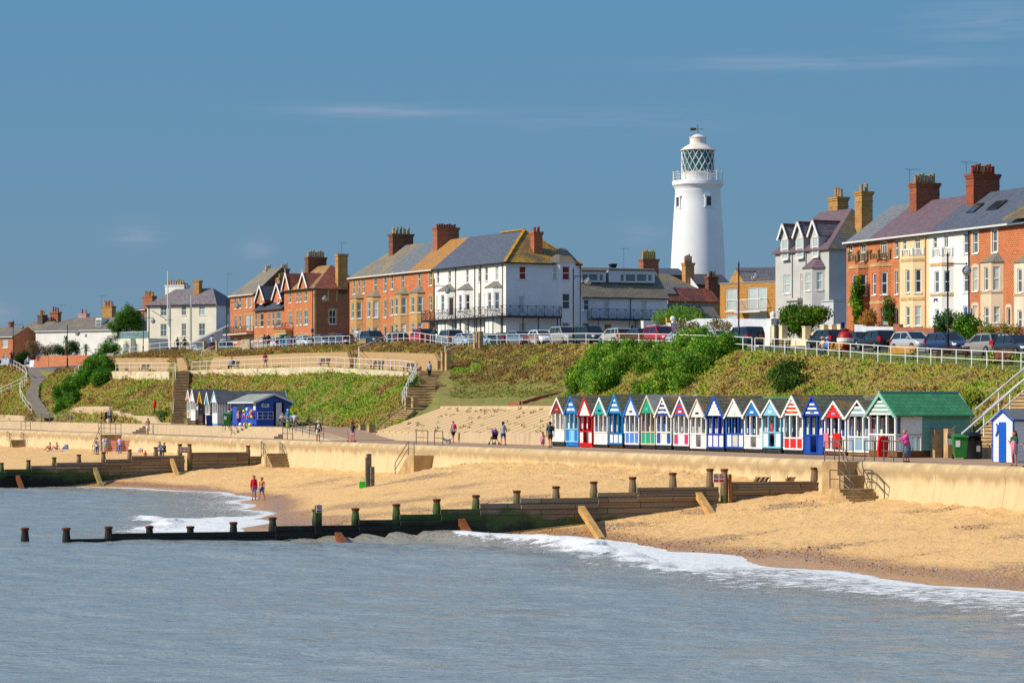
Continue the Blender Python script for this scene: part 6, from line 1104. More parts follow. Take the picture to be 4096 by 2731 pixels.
FG=Fr(594,22.6,470,22.3);PLG=Pl(FG.o,FG.e,-FG.m);WG=house('bay_wing','low cream wing with a glass balustrade on its roof terrace',FG.P(0,0,15));zt_=PLG.pix('Z1',1800,1022)[1];LG=FG.L;aw=PLG.pix('Z1',1760,1000)[0]
facade(WG,PLG,0,aw,13.8,zt_,W_OFF,[(1790,1095,1865,1240,'c','l')],'Z1','wall');bay(WG,PLG,'Z1',1640,1755,1762,13.8,zt_,.9,W_OFF,[(1658,1095,1728,1245,'c','l')],[],[(1600,1100,1620,1245,'c','l')],xl=1588);body(WG,FG,.14,LG,.14,4.5,13.8,zt_-.01,W_OFF)
mb=MB();mb.box8([PLG.at(0,zt_+.04,.05),PLG.at(LG,zt_+.04,.05),PLG.at(LG,zt_+.04,0),PLG.at(0,zt_+.04,0),PLG.at(0,zt_+1.15,.05),PLG.at(LG,zt_+1.15,.05),PLG.at(LG,zt_+1.15,0),PLG.at(0,zt_+1.15,0)]);mb.build('glass_balustrade',M('#6f8e8c',.15,.25,1.5,spec=.8),WG)
mb=MB();mb.bar(PLG.at(-.1,zt_+1.2,.03),PLG.at(LG+.1,zt_+1.2,.03),.08);[mb.bar(PLG.at(LG*k/4,zt_,.06),PLG.at(LG*k/4,zt_+1.2,.06),.07)for k in range(5)];mb.build('balustrade_frame',M('#c8ccd0',.4,.05),WG)
def simple(name,label,U0,s0,U1,s1,zm,ye,xe,yr,z0,dp,wall,roof,wins,side=None,h0=0,h1=0,sidew=(),cat='house',surround=None):
 fr=Fr(U0,s0,U1,s1);pl=Pl(fr.o,fr.e,-fr.m);ps_=Pl(fr.o,fr.m,-fr.e);ze=pl.pix(zm,xe,ye)[1];rt=house(name,label,fr.P(0,0,z0),cat=cat);facade(rt,pl,0,fr.L,z0-1.5,ze,wall,wins,zm,'front_wall',surround)
 facade(rt,ps_,0,dp,z0-1.5,ze,side or wall,sidew,zm,'end_wall');zr=fr.pf(zm,xe,yr,dp/2)[1]if yr is not None else ze;body(rt,fr,.14,fr.L-.01,.14,dp-.01,z0-1.5,ze-.01,side or wall,gable=None)
 if yr is not None:
  if not h0:mb=MB();mb.poly([fr.P(0,0,ze),fr.P(0,dp,ze),fr.P(0,dp/2,zr-.05)]);mb.build('gable_wall',side or wall,rt)
  if not h1:mb=MB();mb.poly([fr.P(fr.L,0,ze),fr.P(fr.L,dp,ze),fr.P(fr.L,dp/2,zr-.05)]);mb.build('gable_wall',side or wall,rt)
  roof_a(rt,fr,0,fr.L,0,dp,ze,zr,roof,h0=h0,h1=h1,ov=.25);gutter(rt,fr,0,fr.L,-.3,ze-.17)
 return rt,fr,pl,ze,zr
L1,F1,P1_,e1,r1=simple('white_house','long low white house with one dormer and a round window, behind the palms',520,21,143,20.5,'Z1',905,1000,742,14.5,8,W_HOT,R_FAR,[(1272,1155,1335,1232,'c','l')],h1=5.5,h0=1)
ad,zd_=P1_.pix('Z1',1310,850);a2,z2_=P1_.pix('Z1',1232,745);mb=MB();mb.box8([P1_.at(ad,zd_-.3,-1.2),P1_.at(a2,zd_-.3,-1.2),P1_.at(a2,zd_-.3,-3.5),P1_.at(ad,zd_-.3,-3.5),P1_.at(ad,z2_,-1.2),P1_.at(a2,z2_,-1.2),P1_.at(a2,z2_,-3.5),P1_.at(ad,z2_,-3.5)]);mb.build('dormer',W_HOT,L1);window(L1,Pl(P1_.at(0,0,-1.0),P1_.u,P1_.n),ad+.15,a2-.15,zd_-.1,z2_-.25,'c','')
ar_,zr2=P1_.pix('Z1',1155,980);mb=MB();pr=[P1_.at(ar_+.26*math.cos(k/12*6.283),zr2+.3*math.sin(k/12*6.283),.03)for k in range(12)];mb.prism(pr,P1_.n*.03);mb.build('round_window',M('#888a8c',.5,.2,6),L1)
chimp(L1,F1,'Z1',1460,590,6,r1-2,2.6,1.2,B_YEL,pots=6,potc=['#8c7c70','#b89a70','#b84a20','#a08058'],ph=1.0,along='a');chimp(L1,F1,'Z1',1128,690,6.5,r1-1,2.0,1.,M('#c99c94',.8,.1),pots=2,potc=['#9a8468','#b04a20'],ph=.9,along='a');chimp(L1,F1,'Z1',748,668,9,r1-2,2.0,1.,B_RED,pots=3,potc='#a04020',ph=1.0,along='a');chimp(L1,F1,'Z1',645,790,9,r1-2,.9,1.,B_RED,pots=2,potc='#a04020',ph=.8,along='a')
aerial(L1,F1.P(F1.pf('Z1',1362,700,6)[0],6,r1),4.2,1.3);aerial(L1,F1.P(F1.pf('Z1',820,740,9)[0],9,r1),2.8,1.5)
L2,F2,P2_,e2,r2=simple('white_cottage','small white cottage with an orange mossed slate roof at the far left',158,20.4,55,20.2,'Z1',990,300,802,14.5,8.5,W_HOT,R_FAR,[(358,1018,430,1085,'c','k')]);chimp(L2,F2,'Z1',568,708,4,r2-1,1.5,1.2,brick('#5f574c','#4c463e','#6a6256',.3),pots=3,potc=['#a8803c','#a04a28'],ph=.9,along='a');chimp(L2,F2,'Z1',148,800,4,r2-2,.7,.9,B_RED,pots=0)
L3,F3,P3_,e3,r3=simple('brick_house','red brick house cut by the left edge with white sash windows',54,20.6,-260,20,'Z1',990,100,872,14.2,7,B_OR,R_FAR,[(30,1020,104,1142,'s','l'),(28,1245,100,1330,'s')])
RC,FRC,PRC,e4,r4=simple('brick_house','tall red chimneyed house rising behind the pine tree',585,20,540,19.9,'Z1',625,1940,575,16,7,B_RED,R_FAR,[]);chimp(RC,FRC,'Z1',2010,455,2,e4-3,3.2,1.1,B_RED,pots=6,potc=['#a8804c','#c0a040','#a84828'],ph=.95,along='a')
RD_,FRD,PRD,e5,r5=simple('slate_house','grey slate roof low behind the pine tree',560,20.4,478,20.2,'Z1',830,1900,690,15,6,W_HOT,R_FAR,[])
FL=Fr(2330,31.6,2668,30.6);FL.m=Vector((TX,TY,0));FL.e=Vector((NX,NY,0));PLL=Pl(FL.o,FL.e,-FL.m);aL=lambda x:PLL.pix('Z6',x,1000)[0];zL=lambda x,y:PLL.pix('Z6',x,y)[1];Z3=14.0;LL=aL(1273);ZEL_=zL(700,765)
WL=house('white_annexe','two storey white building with wide flat roofed dormers and a black iron balcony',FL.P(0,0,Z3));a_s=aL(152)
facade(WL,PLL,a_s,LL,Z3-1,ZEL_,W_SHADE,[(178,805,250,950,'s','k'),(443,808,512,1045,'d','l'),(928,820,1002,1045,'d','l'),(445,1120,545,1240,'p','#8a6a40'),(165,1112,256,1240,'a','k'),(790,1140,840,1230,'s','k')],'Z6','front_wall');body(WL,FL,a_s,LL-.01,.14,8,Z3-1,ZEL_-.01,W_SHADE);ZRL=FL.pf('Z6',600,398,4.2)[1]
mb=MB();mb.poly([FL.P(LL,0,ZEL_),FL.P(LL,8,ZEL_),FL.P(LL,4.2,ZRL-.05)]);mb.build('gable_wall',W_SHADE,WL);P=FL.P
flat(WL,'roof',[[P(a_s,-.3,ZEL_-.2),P(LL+.15,-.3,ZEL_-.2),P(LL+.15,4.1,ZRL),P(a_s,4.1,ZRL)],[P(a_s,8.3,ZEL_-.2),P(a_s,4.1,ZRL),P(LL+.15,4.1,ZRL),P(LL+.15,8.3,ZEL_-.2)]],R_CON);gutter(WL,FL,a_s,LL,-.35,ZEL_-.28,M_IRON)
pd=Pl(PLL.at(0,0,-1.5),PLL.u,PLL.n)
for xa,xb,yt,yb,wn_ in((152,468,440,585,[(160,470,235,572),(243,470,370,572),(380,475,438,572)]),(505,1108,425,597,[(655,475,712,578),(722,472,862,580),(868,472,1008,580),(1016,478,1076,575)])):
 a0,z1_=pd.pix('Z6',xa,yt);a1_,zb_=pd.pix('Z6',xb,yb);a0=max(a0,a_s);facade(WL,pd,a0,a1_,zb_,z1_,M('#c8ccd0',.7,.05),[w+('p','')for w in wn_],'Z6','dormer_front');mb=MB();boxab(mb,FL,a0+.01,a1_-.01,1.65,5,zb_+.01,z1_-.01);mb.build('dormer_body',M('#b4b8bc',.7,.1),WL);mb=MB();boxab(mb,FL,a0,a1_+.15,1.35,5.1,z1_,z1_+.14);mb.build('dormer_roof',M('#4a4e54',.6,.1),WL)
zdk=zL(800,1068);pb=Pl(PLL.at(0,0,1.2),PLL.u,PLL.n);a0,a1_=pb.pix('Z6',280,1000)[0],pb.pix('Z6',1270,1000)[0];mb=MB();plbox(mb,PLL,a0,a1_,zdk-.2,zdk,0,1.25);mb.build('balcony_deck',M_IRON,WL);ironrail(WL,[(PLL.at(a0,zdk,.05),PLL.at(a0,zdk,1.2)),(PLL.at(a0,zdk,1.2),PLL.at(a1_,zdk,1.2))],1.2)
for x in(370,770,850):pipe(WL,pb,'Z6',x,Z3-.5,zdk)
pipe(WL,PLL,'Z6',788,zdk,ZEL_-.2)
mb=MB();a0,a1_=aL(862),aL(1068);plbox(mb,PLL,a0,a1_,Z3-1,zL(900,1092),0,2.2);mb.build('porch',M_FR,WL);chimp(WL,FL,'Z6',1030,290,5,ZRL-1.5,2.2,1.3,B_RED,pots=7,potc=['#c0a050','#b89a48'],ph=1.15,along='a');chimp(WL,FL,'Z6',560,348,6,ZRL-1,.65,.6,M_IRON,pots=0);aerial(WL,P(aL(920),5,ZRL-1.3),3.9)
def shed(name,label,U0,U1,sv,z0,Ve,Vr,dp,wall,roof,h0=0,h1=0,gable_left=False):
 p=ps(U0,VH,sv);fr=Fr.__new__(Fr);fr.o=Vector((p.x,p.y,0));fr.e=Vector((NX,NY,0));fr.m=Vector((TX,TY,0));pl=Pl(fr.o,fr.e,-fr.m);q_=lambda U,V,b=0:fr._hit(U,V,fr.o+fr.m*b,fr.m)
 L_=(q_(U1,1300)-fr.o).dot(fr.e);ze,zr=q_((U0+U1)/2,Ve).z,q_((U0+U1)/2,Vr,dp/2).z;rt=house(name,label,fr.P(0,0,z0));body(rt,fr,0,L_,0,dp,z0-1,ze,wall,'wall',gable=zr if not h0 else None);roof_a(rt,fr,0,L_,0,dp,ze,zr,roof,h0=h0,h1=h1,ov=.2);return rt,fr,L_,ze,zr
S1_,fs1,l_,ze_,zr_s=shed('slate_house','mossy grey slate roof behind the white annexe',2622,2800,29.4,14,1157,1097,7,W_SHADE,R_GREY,h1=3)
S2_,fs2,l2_,ze2_,zr2_=shed('tiled_cottage','long low cottage roof of mottled orange and brown pantiles',2672,2880,30.3,14,1202,1152,6,B_YEL,R_RED);S3_=shed('grey_outbuilding','grey sheeted outbuilding roof with three small skylights',2690,2882,31.0,13.5,1273,1217,5,B_YEL,tiles('#6e6a66','#7c7872',None,0,name='sheet_roof'))
S4_=shed('slate_house','dark blue slate roof just left of the lighthouse foot',2625,2745,28.6,14,1097,1073,5,B_DARK,R_DARK);S5_=shed('slate_house','dark slate roof with orange ridge in front of the lighthouse foot',2770,2925,28.6,14,1135,1097,6,B_DARK,tiles('#55565e','#4a4a54','#9a4a28',.1,name='dark_ridge_slate'))
S6_=shed('white_gabled_house','small white gable wall half hidden behind the cottage',2655,2703,30.2,14,1170,1118,5,W_SHADE,R_GREY)
fz=fs1;a_,z_=fz.pf('Z6',1543,338,3.5);chimney(S1_,fz,a_,3.5,zr_s-2.2,z_,1.35,1.1,brick('#b47040','#a89050','#c0a878',.2),pots=4,potc='#a8764c',ph=1.1,along='a');a_,z_=fs2.pf('Z6',1848,515,3);chimney(S2_,fs2,a_,3,zr2_-1,z_,1.4,1.,B_DARK,pots=3,potc=['#98906c','#5a3030'],ph=.75,along='a')
FY=Fr(3104,38,2880,37.2);FY.m=Vector((TX,TY,0))*1;PLY=Pl(FY.o,FY.e,FY.e.cross(UPV));
if PLY.n.y>0:PLY.n=-PLY.n
FY.m=-PLY.n;ZY=13.2;zty=PLY.pix('Z8',400,802)[1];YH=house('modern_house','yellow brick house with a flat parapet and tall white windows',FY.P(0,0,ZY))
facade(YH,PLY,0,FY.L,ZY-1,zty,brick('#b07e2e','#96661f','#b89a60',.15),[(153,868,277,1120,'s','l'),(403,850,620,1108,'c','l'),(153,1163,277,1300,'p','l'),(410,1150,620,1300,'c','l')],'Z8','front_wall');body(YH,FY,.01,FY.L-.01,.14,7,ZY-1,zty-.02,B_YEL);mb=MB();boxab(mb,FY,-.05,FY.L+.05,-.06,7,zty,zty+.12);mb.build('parapet_coping',M('#868c92',.7,.1),YH)
a0,zg0=FY.pf('Z8',160,800,5);a1_,_=FY.pf('Z8',400,800,5);ap,zpk=FY.pf('Z8',268,640,5);mb=MB();mb.prism([FY.P(a0,5,zty),FY.P(a1_,5,zty),FY.P(ap,5,zpk)],FY.m*.3);mb.build('gable_wall',B_YEL,YH)
flat(YH,'roof',[[FY.P(ap,4.9,zpk+.1),FY.P(a1_,4.9,zty),FY.P(0-1,7,zty),FY.P(-1,9,zpk)]],R_BLK);zb_=PLY.pix('Z8',480,1128)[1];a0,a1_=sorted((PLY.pix('Z8',333,1100)[0],PLY.pix('Z8',628,1100)[0]));mb=MB();plbox(mb,PLY,a0,a1_,zb_-.15,zb_,0,1.2);mb.build('balcony_deck',M('#c8c4bc',.6,.1),YH)
mb=MB();hh=1.25;mb.bar(PLY.at(a0,zb_+hh,1.15),PLY.at(a1_,zb_+hh,1.15),.06);mb.bar(PLY.at(a0,zb_+hh,0),PLY.at(a0,zb_+hh,1.15),.06);mb.bar(PLY.at(a1_,zb_+hh,0),PLY.at(a1_,zb_+hh,1.15),.06)
for k in range(24):a=a0+(a1_-a0)*k/23;mb.bar(PLY.at(a,zb_,1.15),PLY.at(a,zb_+hh,1.15),.035)
mb.build('balcony_rail',M_FR,YH)
FGH=Fr(3316,42,3102,40.7);PGH=Pl(FGH.o,FGH.e,-FGH.m);PGS=Pl(FGH.o,FGH.m,-FGH.e);ZG=12.8;ZEG=PGH.pix('Z8',1325,378)[1];GH=house('grey_house','tall pale grey house with three white gabled dormers',FGH.P(0,0,ZG));LGH=FGH.L
facade(GH,PGH,0,LGH,ZG-1,ZEG,W_GRY,[(812,712,886,920,'s','l'),(1000,700,1028,985,'f','l'),(808,1113,858,1165,'s','l')],'Z8','front_wall');facade(GH,PGS,0,8.5,ZG-1,ZEG,M('#a6a8a8',.85,.07,.6),[],'Z8','end_wall');body(GH,FGH,.14,LGH-.01,.14,8.5,ZG-1,ZEG-.01,W_GRY)  # end wall repeats the front's grey darker, its shade painted in
ZRG=FGH.pf('R1',200,432,4.25)[1];roof_a(GH,FGH,0,LGH,0,8.5,ZEG,ZRG,R_PURP,h0=2.2,h1=1.5,ov=.3,back=R_GREY)
for xl_,xr_,ypk,yft,wn_ in((765,885,150,285,(812,308,884,532)),(938,1058,125,262,(983,292,1057,515)),(1108,1230,108,248,(1160,278,1228,505))):
 a0,a1_=sorted((PGH.pix('Z8',xl_+22,400)[0],PGH.pix('Z8',xr_,400)[0]));zf=PGH.pix('Z8',(xl_+xr_)/2,yft)[1];zp=PGH.pix('Z8',(xl_+xr_)/2,ypk)[1];am=(a0+a1_)/2;zb_=ZEG-.9;mb=MB()
 mb.prism([PGH.at(a0,zb_,.14),PGH.at(a1_,zb_,.14),PGH.at(a1_,zf,.14),PGH.at(am,zp-.15,.14),PGH.at(a0,zf,.14)],-PGH.n*2.6);d_=mb.build('dormer',W_GRY,GH);mb=MB()
 for a in(a0,a1_):
  e0,pk=PGH.at(a+(a-am)*.18,zf-.2,.4),PGH.at(am,zp+.02,.4);L_=-PGH.n*4.4;th=UPV*.08;mb.box8([e0,pk,pk+L_,e0+L_,e0+th,pk+th,pk+L_+th,e0+L_+th])
 mb.build('dormer_roof',R_MIX,d_);mb=MB();[mb.bar(PGH.at(a+(a-am)*.2,zf-.25,.43),PGH.at(am,zp+.1,.43),.07,.22,up=UPV)for a in(a0,a1_)];mb.build('bargeboard',M_FR,d_);mb=MB();mb.bar(PGH.at(am,zp+.13,.4),PGH.at(am,zp+.13,-4),.2,.12);mb.build('ridge_tiles',M('#a04a24',.9,.2),d_)
 A0,Zt=PGH.pix('Z8',wn_[0],wn_[1]);A1,Zb=PGH.pix('Z8',wn_[2],wn_[3]);window(GH,Pl(PGH.at(0,0,.28),PGH.u,PGH.n),min(A0,A1),max(A0,A1),Zb,Zt,'s','l')
bay(GH,PGH,'Z8',1030,1135,1280,ZG-1,PGH.pix('Z8',1135,640)[1],.9,W_GRY,[(1062,690,1118,888,'s','l'),(1050,1095,1118,1180,'s','l')],[(1188,680,1254,882,'s','l')],roof=R_PURP,roofh=1.1)
mb=MB();a0,a1_=Pl(PGH.at(0,0,1.),PGH.u,PGH.n).pix('Z8',845,1010)[0],Pl(PGH.at(0,0,1.),PGH.u,PGH.n).pix('Z8',975,1010)[0];zpo=PGH.pix('Z8',930,1015)[1];plbox(mb,PGH,min(a0,a1_),max(a0,a1_),ZG-1,zpo,0,1.0);plbox(mb,PGH,min(a0,a1_)-.2,max(a0,a1_)+.2,zpo,zpo+.25,0,1.2);mb.build('porch',W_GRY,GH)
mb=MB();boxab(mb,FGH,-2.0,-.02,-.9,2.2,ZG-1,FGH.pf('Z8',1330,1012,-1)[1]);boxab(mb,FGH,-2.1,.0,-1.0,2.3,FGH.pf('Z8',1330,1012,-1)[1],FGH.pf('Z8',1330,1000,-1)[1]);mb.build('side_wing',M('#b9bdc2',.85,.06),GH)
for x in(915,1072):pipe(GH,PGH,'Z8',x,ZG,ZEG-.2,M('#9a9ea2',.5,.1))
chimp(GH,FGH,'R1',108,345,5.5,ZRG-2.5,1.5,1.3,B_YEL,pots=3,potc='#a88464',ph=.9,along='a');a_,z_=FGH.pside('R1',312,300,0.5);chimney(GH,FGH,.5,a_,ZEG+.5,z_,1.1,1.3,B_YEL,pots=2,potc='#b89064',ph=.8)
def lighthouse():
 sL=27.;c0=ps(2791.5,VH,sL);yL=c0.y;zz=lambda y:zat(470+.4338*y,yL);rr=lambda w_:w_*.4338/sL/2;c=Vector((c0.x,c0.y,0));rt=root('lighthouse',(c.x,c.y,14),'tall white lighthouse tower rising behind the rooftops','lighthouse');mw=M('#e4e5e6',.8,.04,.3,bump=.003);mw2=M('#e0dfdb',.6,.06,.8)
 pr=[(rr(520),13)]+[(rr(w_),zz(y))for y,w_ in((1440,505),(1262,487),(1000,459),(800,432),(690,418),(682,424),(678,418),(660,424),(645,440),(632,462),(628,472),(596,474),(590,470))];MB().lathe(c,pr,48).build('tower',mw,rt,smooth='auto')
 MB().lathe(c,[(rr(308),zz(592)),(rr(308),zz(518)),(rr(314),zz(514)),(rr(300),zz(510))],32).build('lantern_base',mw2,rt,smooth='auto')
 zb_,zt_=zz(514),zz(306);R_=rr(300);MB().lathe(c,[(R_*.93,zb_),(R_*.93,zt_)],32).build('lantern_glass',M('#3d6c72',.08,.5,.9,spec=.9),rt,smooth='auto');mb=MB();N_=16
 for k in range(N_):
  for sg in(-1,1):
   pts=[]
   for j in range(13):
    f_=j/12;an=2*math.pi*(k+sg*f_*2.0)/N_;pts.append((c.x+R_*math.cos(an),c.y+R_*math.sin(an),zb_+(zt_-zb_)*f_))
   mb.tube(pts,.055,4)
 mb.build('lantern_lattice',M_FR,rt);mb=MB()
 mb.lathe(c,[(R_*.3,zb_),(R_*.34,zb_+1.2),(R_*.2,zb_+1.4),(R_*.34,zb_+1.8),(R_*.36,zb_+2.6),(R_*.1,zb_+2.8)],12);mb.build('lamp_optic',M('#8a8a3c',.3,.4,4),rt)
 mb=MB();k0=14
 for k in range(k0):a0,a1=math.radians(-18+k*11.),math.radians(-18+(k+1)*11.);mb.quad((c.x+R_*.97*math.cos(a0),c.y+R_*.97*math.sin(a0),zb_),(c.x+R_*.97*math.cos(a1),c.y+R_*.97*math.sin(a1),zb_),(c.x+R_*.97*math.cos(a1),c.y+R_*.97*math.sin(a1),zt_),(c.x+R_*.97*math.cos(a0),c.y+R_*.97*math.sin(a0),zt_))
 mb.build('lantern_blind_panels',mw2,rt)
 MB().lathe(c,[(rr(318),zz(312)),(rr(330),zz(306)),(rr(318),zz(300)),(rr(240),zz(270)),(rr(160),zz(246)),(rr(150),zz(240))],24).build('lantern_roof',M('#d6cfc4',.7,.12,1.5),rt,smooth='auto');MB().lathe(c,[(rr(150),zz(244)),(rr(150),zz(196)),(rr(160),zz(192)),(rr(160),zz(184)),(rr(120),zz(178)),(rr(80),zz(164)),(rr(20),zz(154)),(.05,zz(152))],24).build('ventilator_dome',M('#dcd6cc',.7,.12,1.5),rt,smooth='auto')
 mb=MB();mb.tube([(c.x,c.y,zz(155)),(c.x,c.y,zz(66))],.045,5);mb.bar((c.x-.9,c.y,zz(108)),(c.x+.75,c.y,zz(108)),.05);mb.prism([(c.x-1.2,c.y,zz(122)),(c.x-.3,c.y,zz(120)),(c.x-.2,c.y,zz(108)),(c.x-.3,c.y,zz(97)),(c.x-1.2,c.y,zz(95)),(c.x-1.05,c.y,zz(108))],(0,.04,0));mb.prism([(c.x+.6,c.y,zz(113)),(c.x+.6,c.y,zz(103)),(c.x+.8,c.y,zz(108))],(0,.04,0));mb.build('weather_vane',M('#4a3c20',.5,.2),rt)
 zg=zz(592);Rg=rr(462);proto=None
 for k in range(14):
  an=2*math.pi*k/14+.1;p=Vector((c.x+Rg*math.cos(an),c.y+Rg*math.sin(an),zg));mb=MB();mb.tube([p,p+UPV*(zz(508)-zg)],.05,5);mb.ball(p+UPV*(zz(504)-zg),.1,6,4);mb.build('gallery_post',M_FR,rt)
 mb=MB()
 for zf in(.33,.68,.95):mb.tube([(c.x+Rg*math.cos(2*math.pi*k/36),c.y+Rg*math.sin(2*math.pi*k/36),zg+(zz(508)-zg)*zf)for k in range(37)],.028,4)
 mb.build('gallery_rail',M_FR,rt)
 for x,y0,y1,w_ in((525,745,830,44),(252,745,838,30)):
  off_=(x-440)*.4338/sL;R2=rr(430);an=math.asin(max(-1,min(1,off_/R2)));n_=Vector((math.sin(an),-math.cos(an),0));u=Vector((math.cos(an),math.sin(an),0));pl=Pl(c+n_*(R2-.02),u,n_);ww=.62;mb=MB();plbox(mb,pl,-ww-.12,ww+.12,zz(y1)-.2,zz(y1),-.3,.16);plbox(mb,pl,-ww-.12,ww+.12,zz(y0),zz(y0)+.22,-.3,.16);plbox(mb,pl,-ww,-ww+.25,zz(y1),zz(y0),-.3,.14);plbox(mb,pl,ww-.25,ww,zz(y1),zz(y0),-.3,.14);wo=mb.build('window',mw,rt);mb=MB();plbox(mb,pl,-ww+.25,ww-.25,zz(y1),zz(y0),-.2,.06);mb.build('pane',M('#3c4a48',.3,.2),wo)
lighthouse()
RNG=np.random.RandomState(11)
def leafmat(name,rough=.75):
 key=('L',name)
 if key in MATS:return MATS[key]
 t=NT(name);c=t.attr('tint',False);t.out(c,rough);t.b.inputs['Specular IOR Level'].default_value=.15;vm=t.n('VectorMath',operation='SCALE');vm.inputs['Scale'].default_value=.55;t.l(t.n('NewGeometry').outputs['Normal'],vm.inputs[0]);va=t.n('VectorMath',operation='ADD');t.l(vm.outputs[0],va.inputs[0]);an_=t.n('Attribute',attribute_name='nrm');t.l(an_.outputs['Vector'],va.inputs[1]);vn=t.n('VectorMath',operation='NORMALIZE');t.l(va.outputs[0],vn.inputs[0]);t.l(vn.outputs[0],t.b.inputs['Normal']);
 tr=t.n('BsdfTranslucent');t.l(c,tr.inputs['Color']);ms=t.n('MixShader');ms.inputs[0].default_value=.25;t.l(t.b.outputs[0],ms.inputs[1]);t.l(tr.outputs[0],ms.inputs[2]);t.l(ms.outputs[0],t.t.nodes['Material Output'].inputs[0]);MATS[key]=t.m;return t.m
def pal(cols):return np.array([lin(c)for c in cols])
def blades(P,H,Wd,lean,cols,k=3):
 """k thin triangles at every point"""
 n=len(P)*k;P_=np.repeat(P,k,0)+RNG.normal(0,.06,(n,3))*[1,1,.2];H_=np.repeat(H,k)*RNG.uniform(.6,1.2,n);a=RNG.uniform(0,6.283,n);w_=Wd*RNG.uniform(.6,1.3,n)
 dx=np.stack([np.cos(a)*w_,np.sin(a)*w_,np.zeros(n)],1);tip=P_+np.stack([RNG.normal(0,lean,n)*H_,RNG.normal(0,lean,n)*H_,H_],1)
 V=np.stack([P_-dx,P_+dx,tip],1).reshape(-1,3);c=np.repeat(cols,k,0)*RNG.uniform(.88,1.12,(n,1));return V,np.arange(n*3).reshape(-1,3),np.repeat(c,3,0)
def bankpts(A,N,f0=0.,f1=1.,u=None):
 nr,nc,_=A.shape;a=A[:-1,:-1];b=A[:-1,1:];c=A[1:,:-1];ar=np.linalg.norm(np.cross(b-a,c-a),axis=2);fr_=np.arange(nr-1)/(nr-1);m_=(fr_>=f0)&(fr_<=f1);ar=ar*m_[:,None]
 U_=a[...,0]/a[...,1]*F+UC;ar=ar*((U_>-150)&(U_<4260))
 if u is not None:ar=ar*((U_>=u[0])&(U_<u[1]))
 p=(ar/ar.sum()).ravel();i=RNG.choice(len(p),N,p=p);r,c_=np.divmod(i,nc-1);s_,t_=RNG.rand(N,1),RNG.rand(N,1)
 P=A[r,c_]*(1-s_)*(1-t_)+A[r,c_+1]*(1-s_)*t_+A[r+1,c_]*s_*(1-t_)+A[r+1,c_+1]*s_*t_;return P,r/(nr-1)
SPC=pal(['#7aa028','#9ca436','#b49c4a','#8e6a38','#84703f','#4c6e22','#bca656'])
UPN=np.array([-.25,-.35,.75])
uporient=lambda n:np.tile(UPN,(n,1))
def slopecols(P,rf):
 U_=P[:,0]/P[:,1]*F+UC;n1=fbm(P[:,0]*.16,P[:,1]*.10+P[:,2]*.2);n2=fbm(P[:,0]*.55+9,P[:,1]*.4+P[:,2]*.5);n3=RNG.rand(len(P))
 sc_=np.zeros((len(P),7));sc_[:]=[1,1,1.1,.6,.5,.5,.5]
 z_=(U_>1010)&(U_<1500)&(rf<.62);sc_[z_]=[4.2,1.8,.4,.25,.1,.9,.15];z_=(U_>1010)&(U_<1500)&(rf<.62)&(n1>.52);sc_[z_]=[1,1.6,1.8,1.,.4,.4,.6]
 z_=(U_<1010)&(rf<.7);sc_[z_]=[.9,1.1,1.8,.9,.5,.35,.8];z_=(U_<1900)&(rf>=.78);sc_[z_]=[.2,.2,.7,2.4,1.4,.15,.3]
 z_=(U_>1780)&(U_<2330)&(rf>.4);sc_[z_]=[.5,.5,.9,1.1,2.2,.35,.5];z_=U_>=2330;sc_[z_]=[.9,1.5,1.5,.5,.6,.45,.9]
 sc_[:,[0,5]]*=(np.clip((n2-.36)*6,.12,3))[:,None];sc_[:,[3,4]]*=(np.clip((.58-n2)*6,.12,3))[:,None];sc_[:,[2,6]]*=np.clip((n1-.3)*5,.2,2.5)[:,None]
 nn=np.clip((fbm(P[:,0]*.9+3,P[:,1]*.6+P[:,2]*.8)-.22)*2.,0,1);n3=np.clip(.72*nn+.28*n3,0,.999);cum=np.cumsum(sc_/sc_.sum(1,keepdims=True),1);i=(cum<n3[:,None]).sum(1).clip(0,6);return SPC[i]
m_leaf=leafmat('foliage')
def inpath(P):
 U,V=P[:,0]/P[:,1]*F+UC,VH-(P[:,2]-ZC)/P[:,1]*F;a=np.interp(V,[q[1]for q in PL[::-1]],[q[0]for q in PL[::-1]]);b=np.interp(V,[q[1]for q in PR[::-1]],[q[0]for q in PR[::-1]]);return(U>a-5)&(U<b+5)&(V>1458)&(V<1690)
P_,rf=bankpts(BA,90000,.0,1.)
U_=P_[:,0]/P_[:,1]*F+UC;vis=~((U_>1640)&(U_<2330)&(rf<.36))&~((U_>640)&(U_<760)&(rf<.66)&(np.abs(U_-722)<34))&~((U_>1655)&(U_<1800)&(rf>.33)&(rf<.68))&~((U_>1420)&(U_<1665)&(rf<.13))&~inpath(P_)&~((rf>.56)&(rf<.80)&(U_>300)&(U_<1795))&~((U_>780)&(U_<870)&(rf>.55))&~((U_>3800)&(np.abs(U_-(3830+rf*520))<60))
P_,rf=P_[vis],rf[vis];low=(P_[:,0]/P_[:,1]*F+UC>1700)&(P_[:,0]/P_[:,1]*F+UC<2330)&(rf<.52);hh=np.where(low,.08,.08+.34*np.clip(fbm(P_[:,0]*.5,P_[:,1]*.35)-.12,0,1))
cols=slopecols(P_,rf);cols[low]=pal(['#7c8436','#8f8a48','#6c7a2c'])[RNG.randint(0,3,low.sum())]
V,Fc,cc=blades(P_,hh,.075,.55,cols,3);o=npmesh('wild_grass',V,Fc,m_leaf,attrs=dict(tint=cc,nrm=uporient(len(V))));tag(o,'rough grass and weeds covering the sandy bank','grass',kind='stuff')
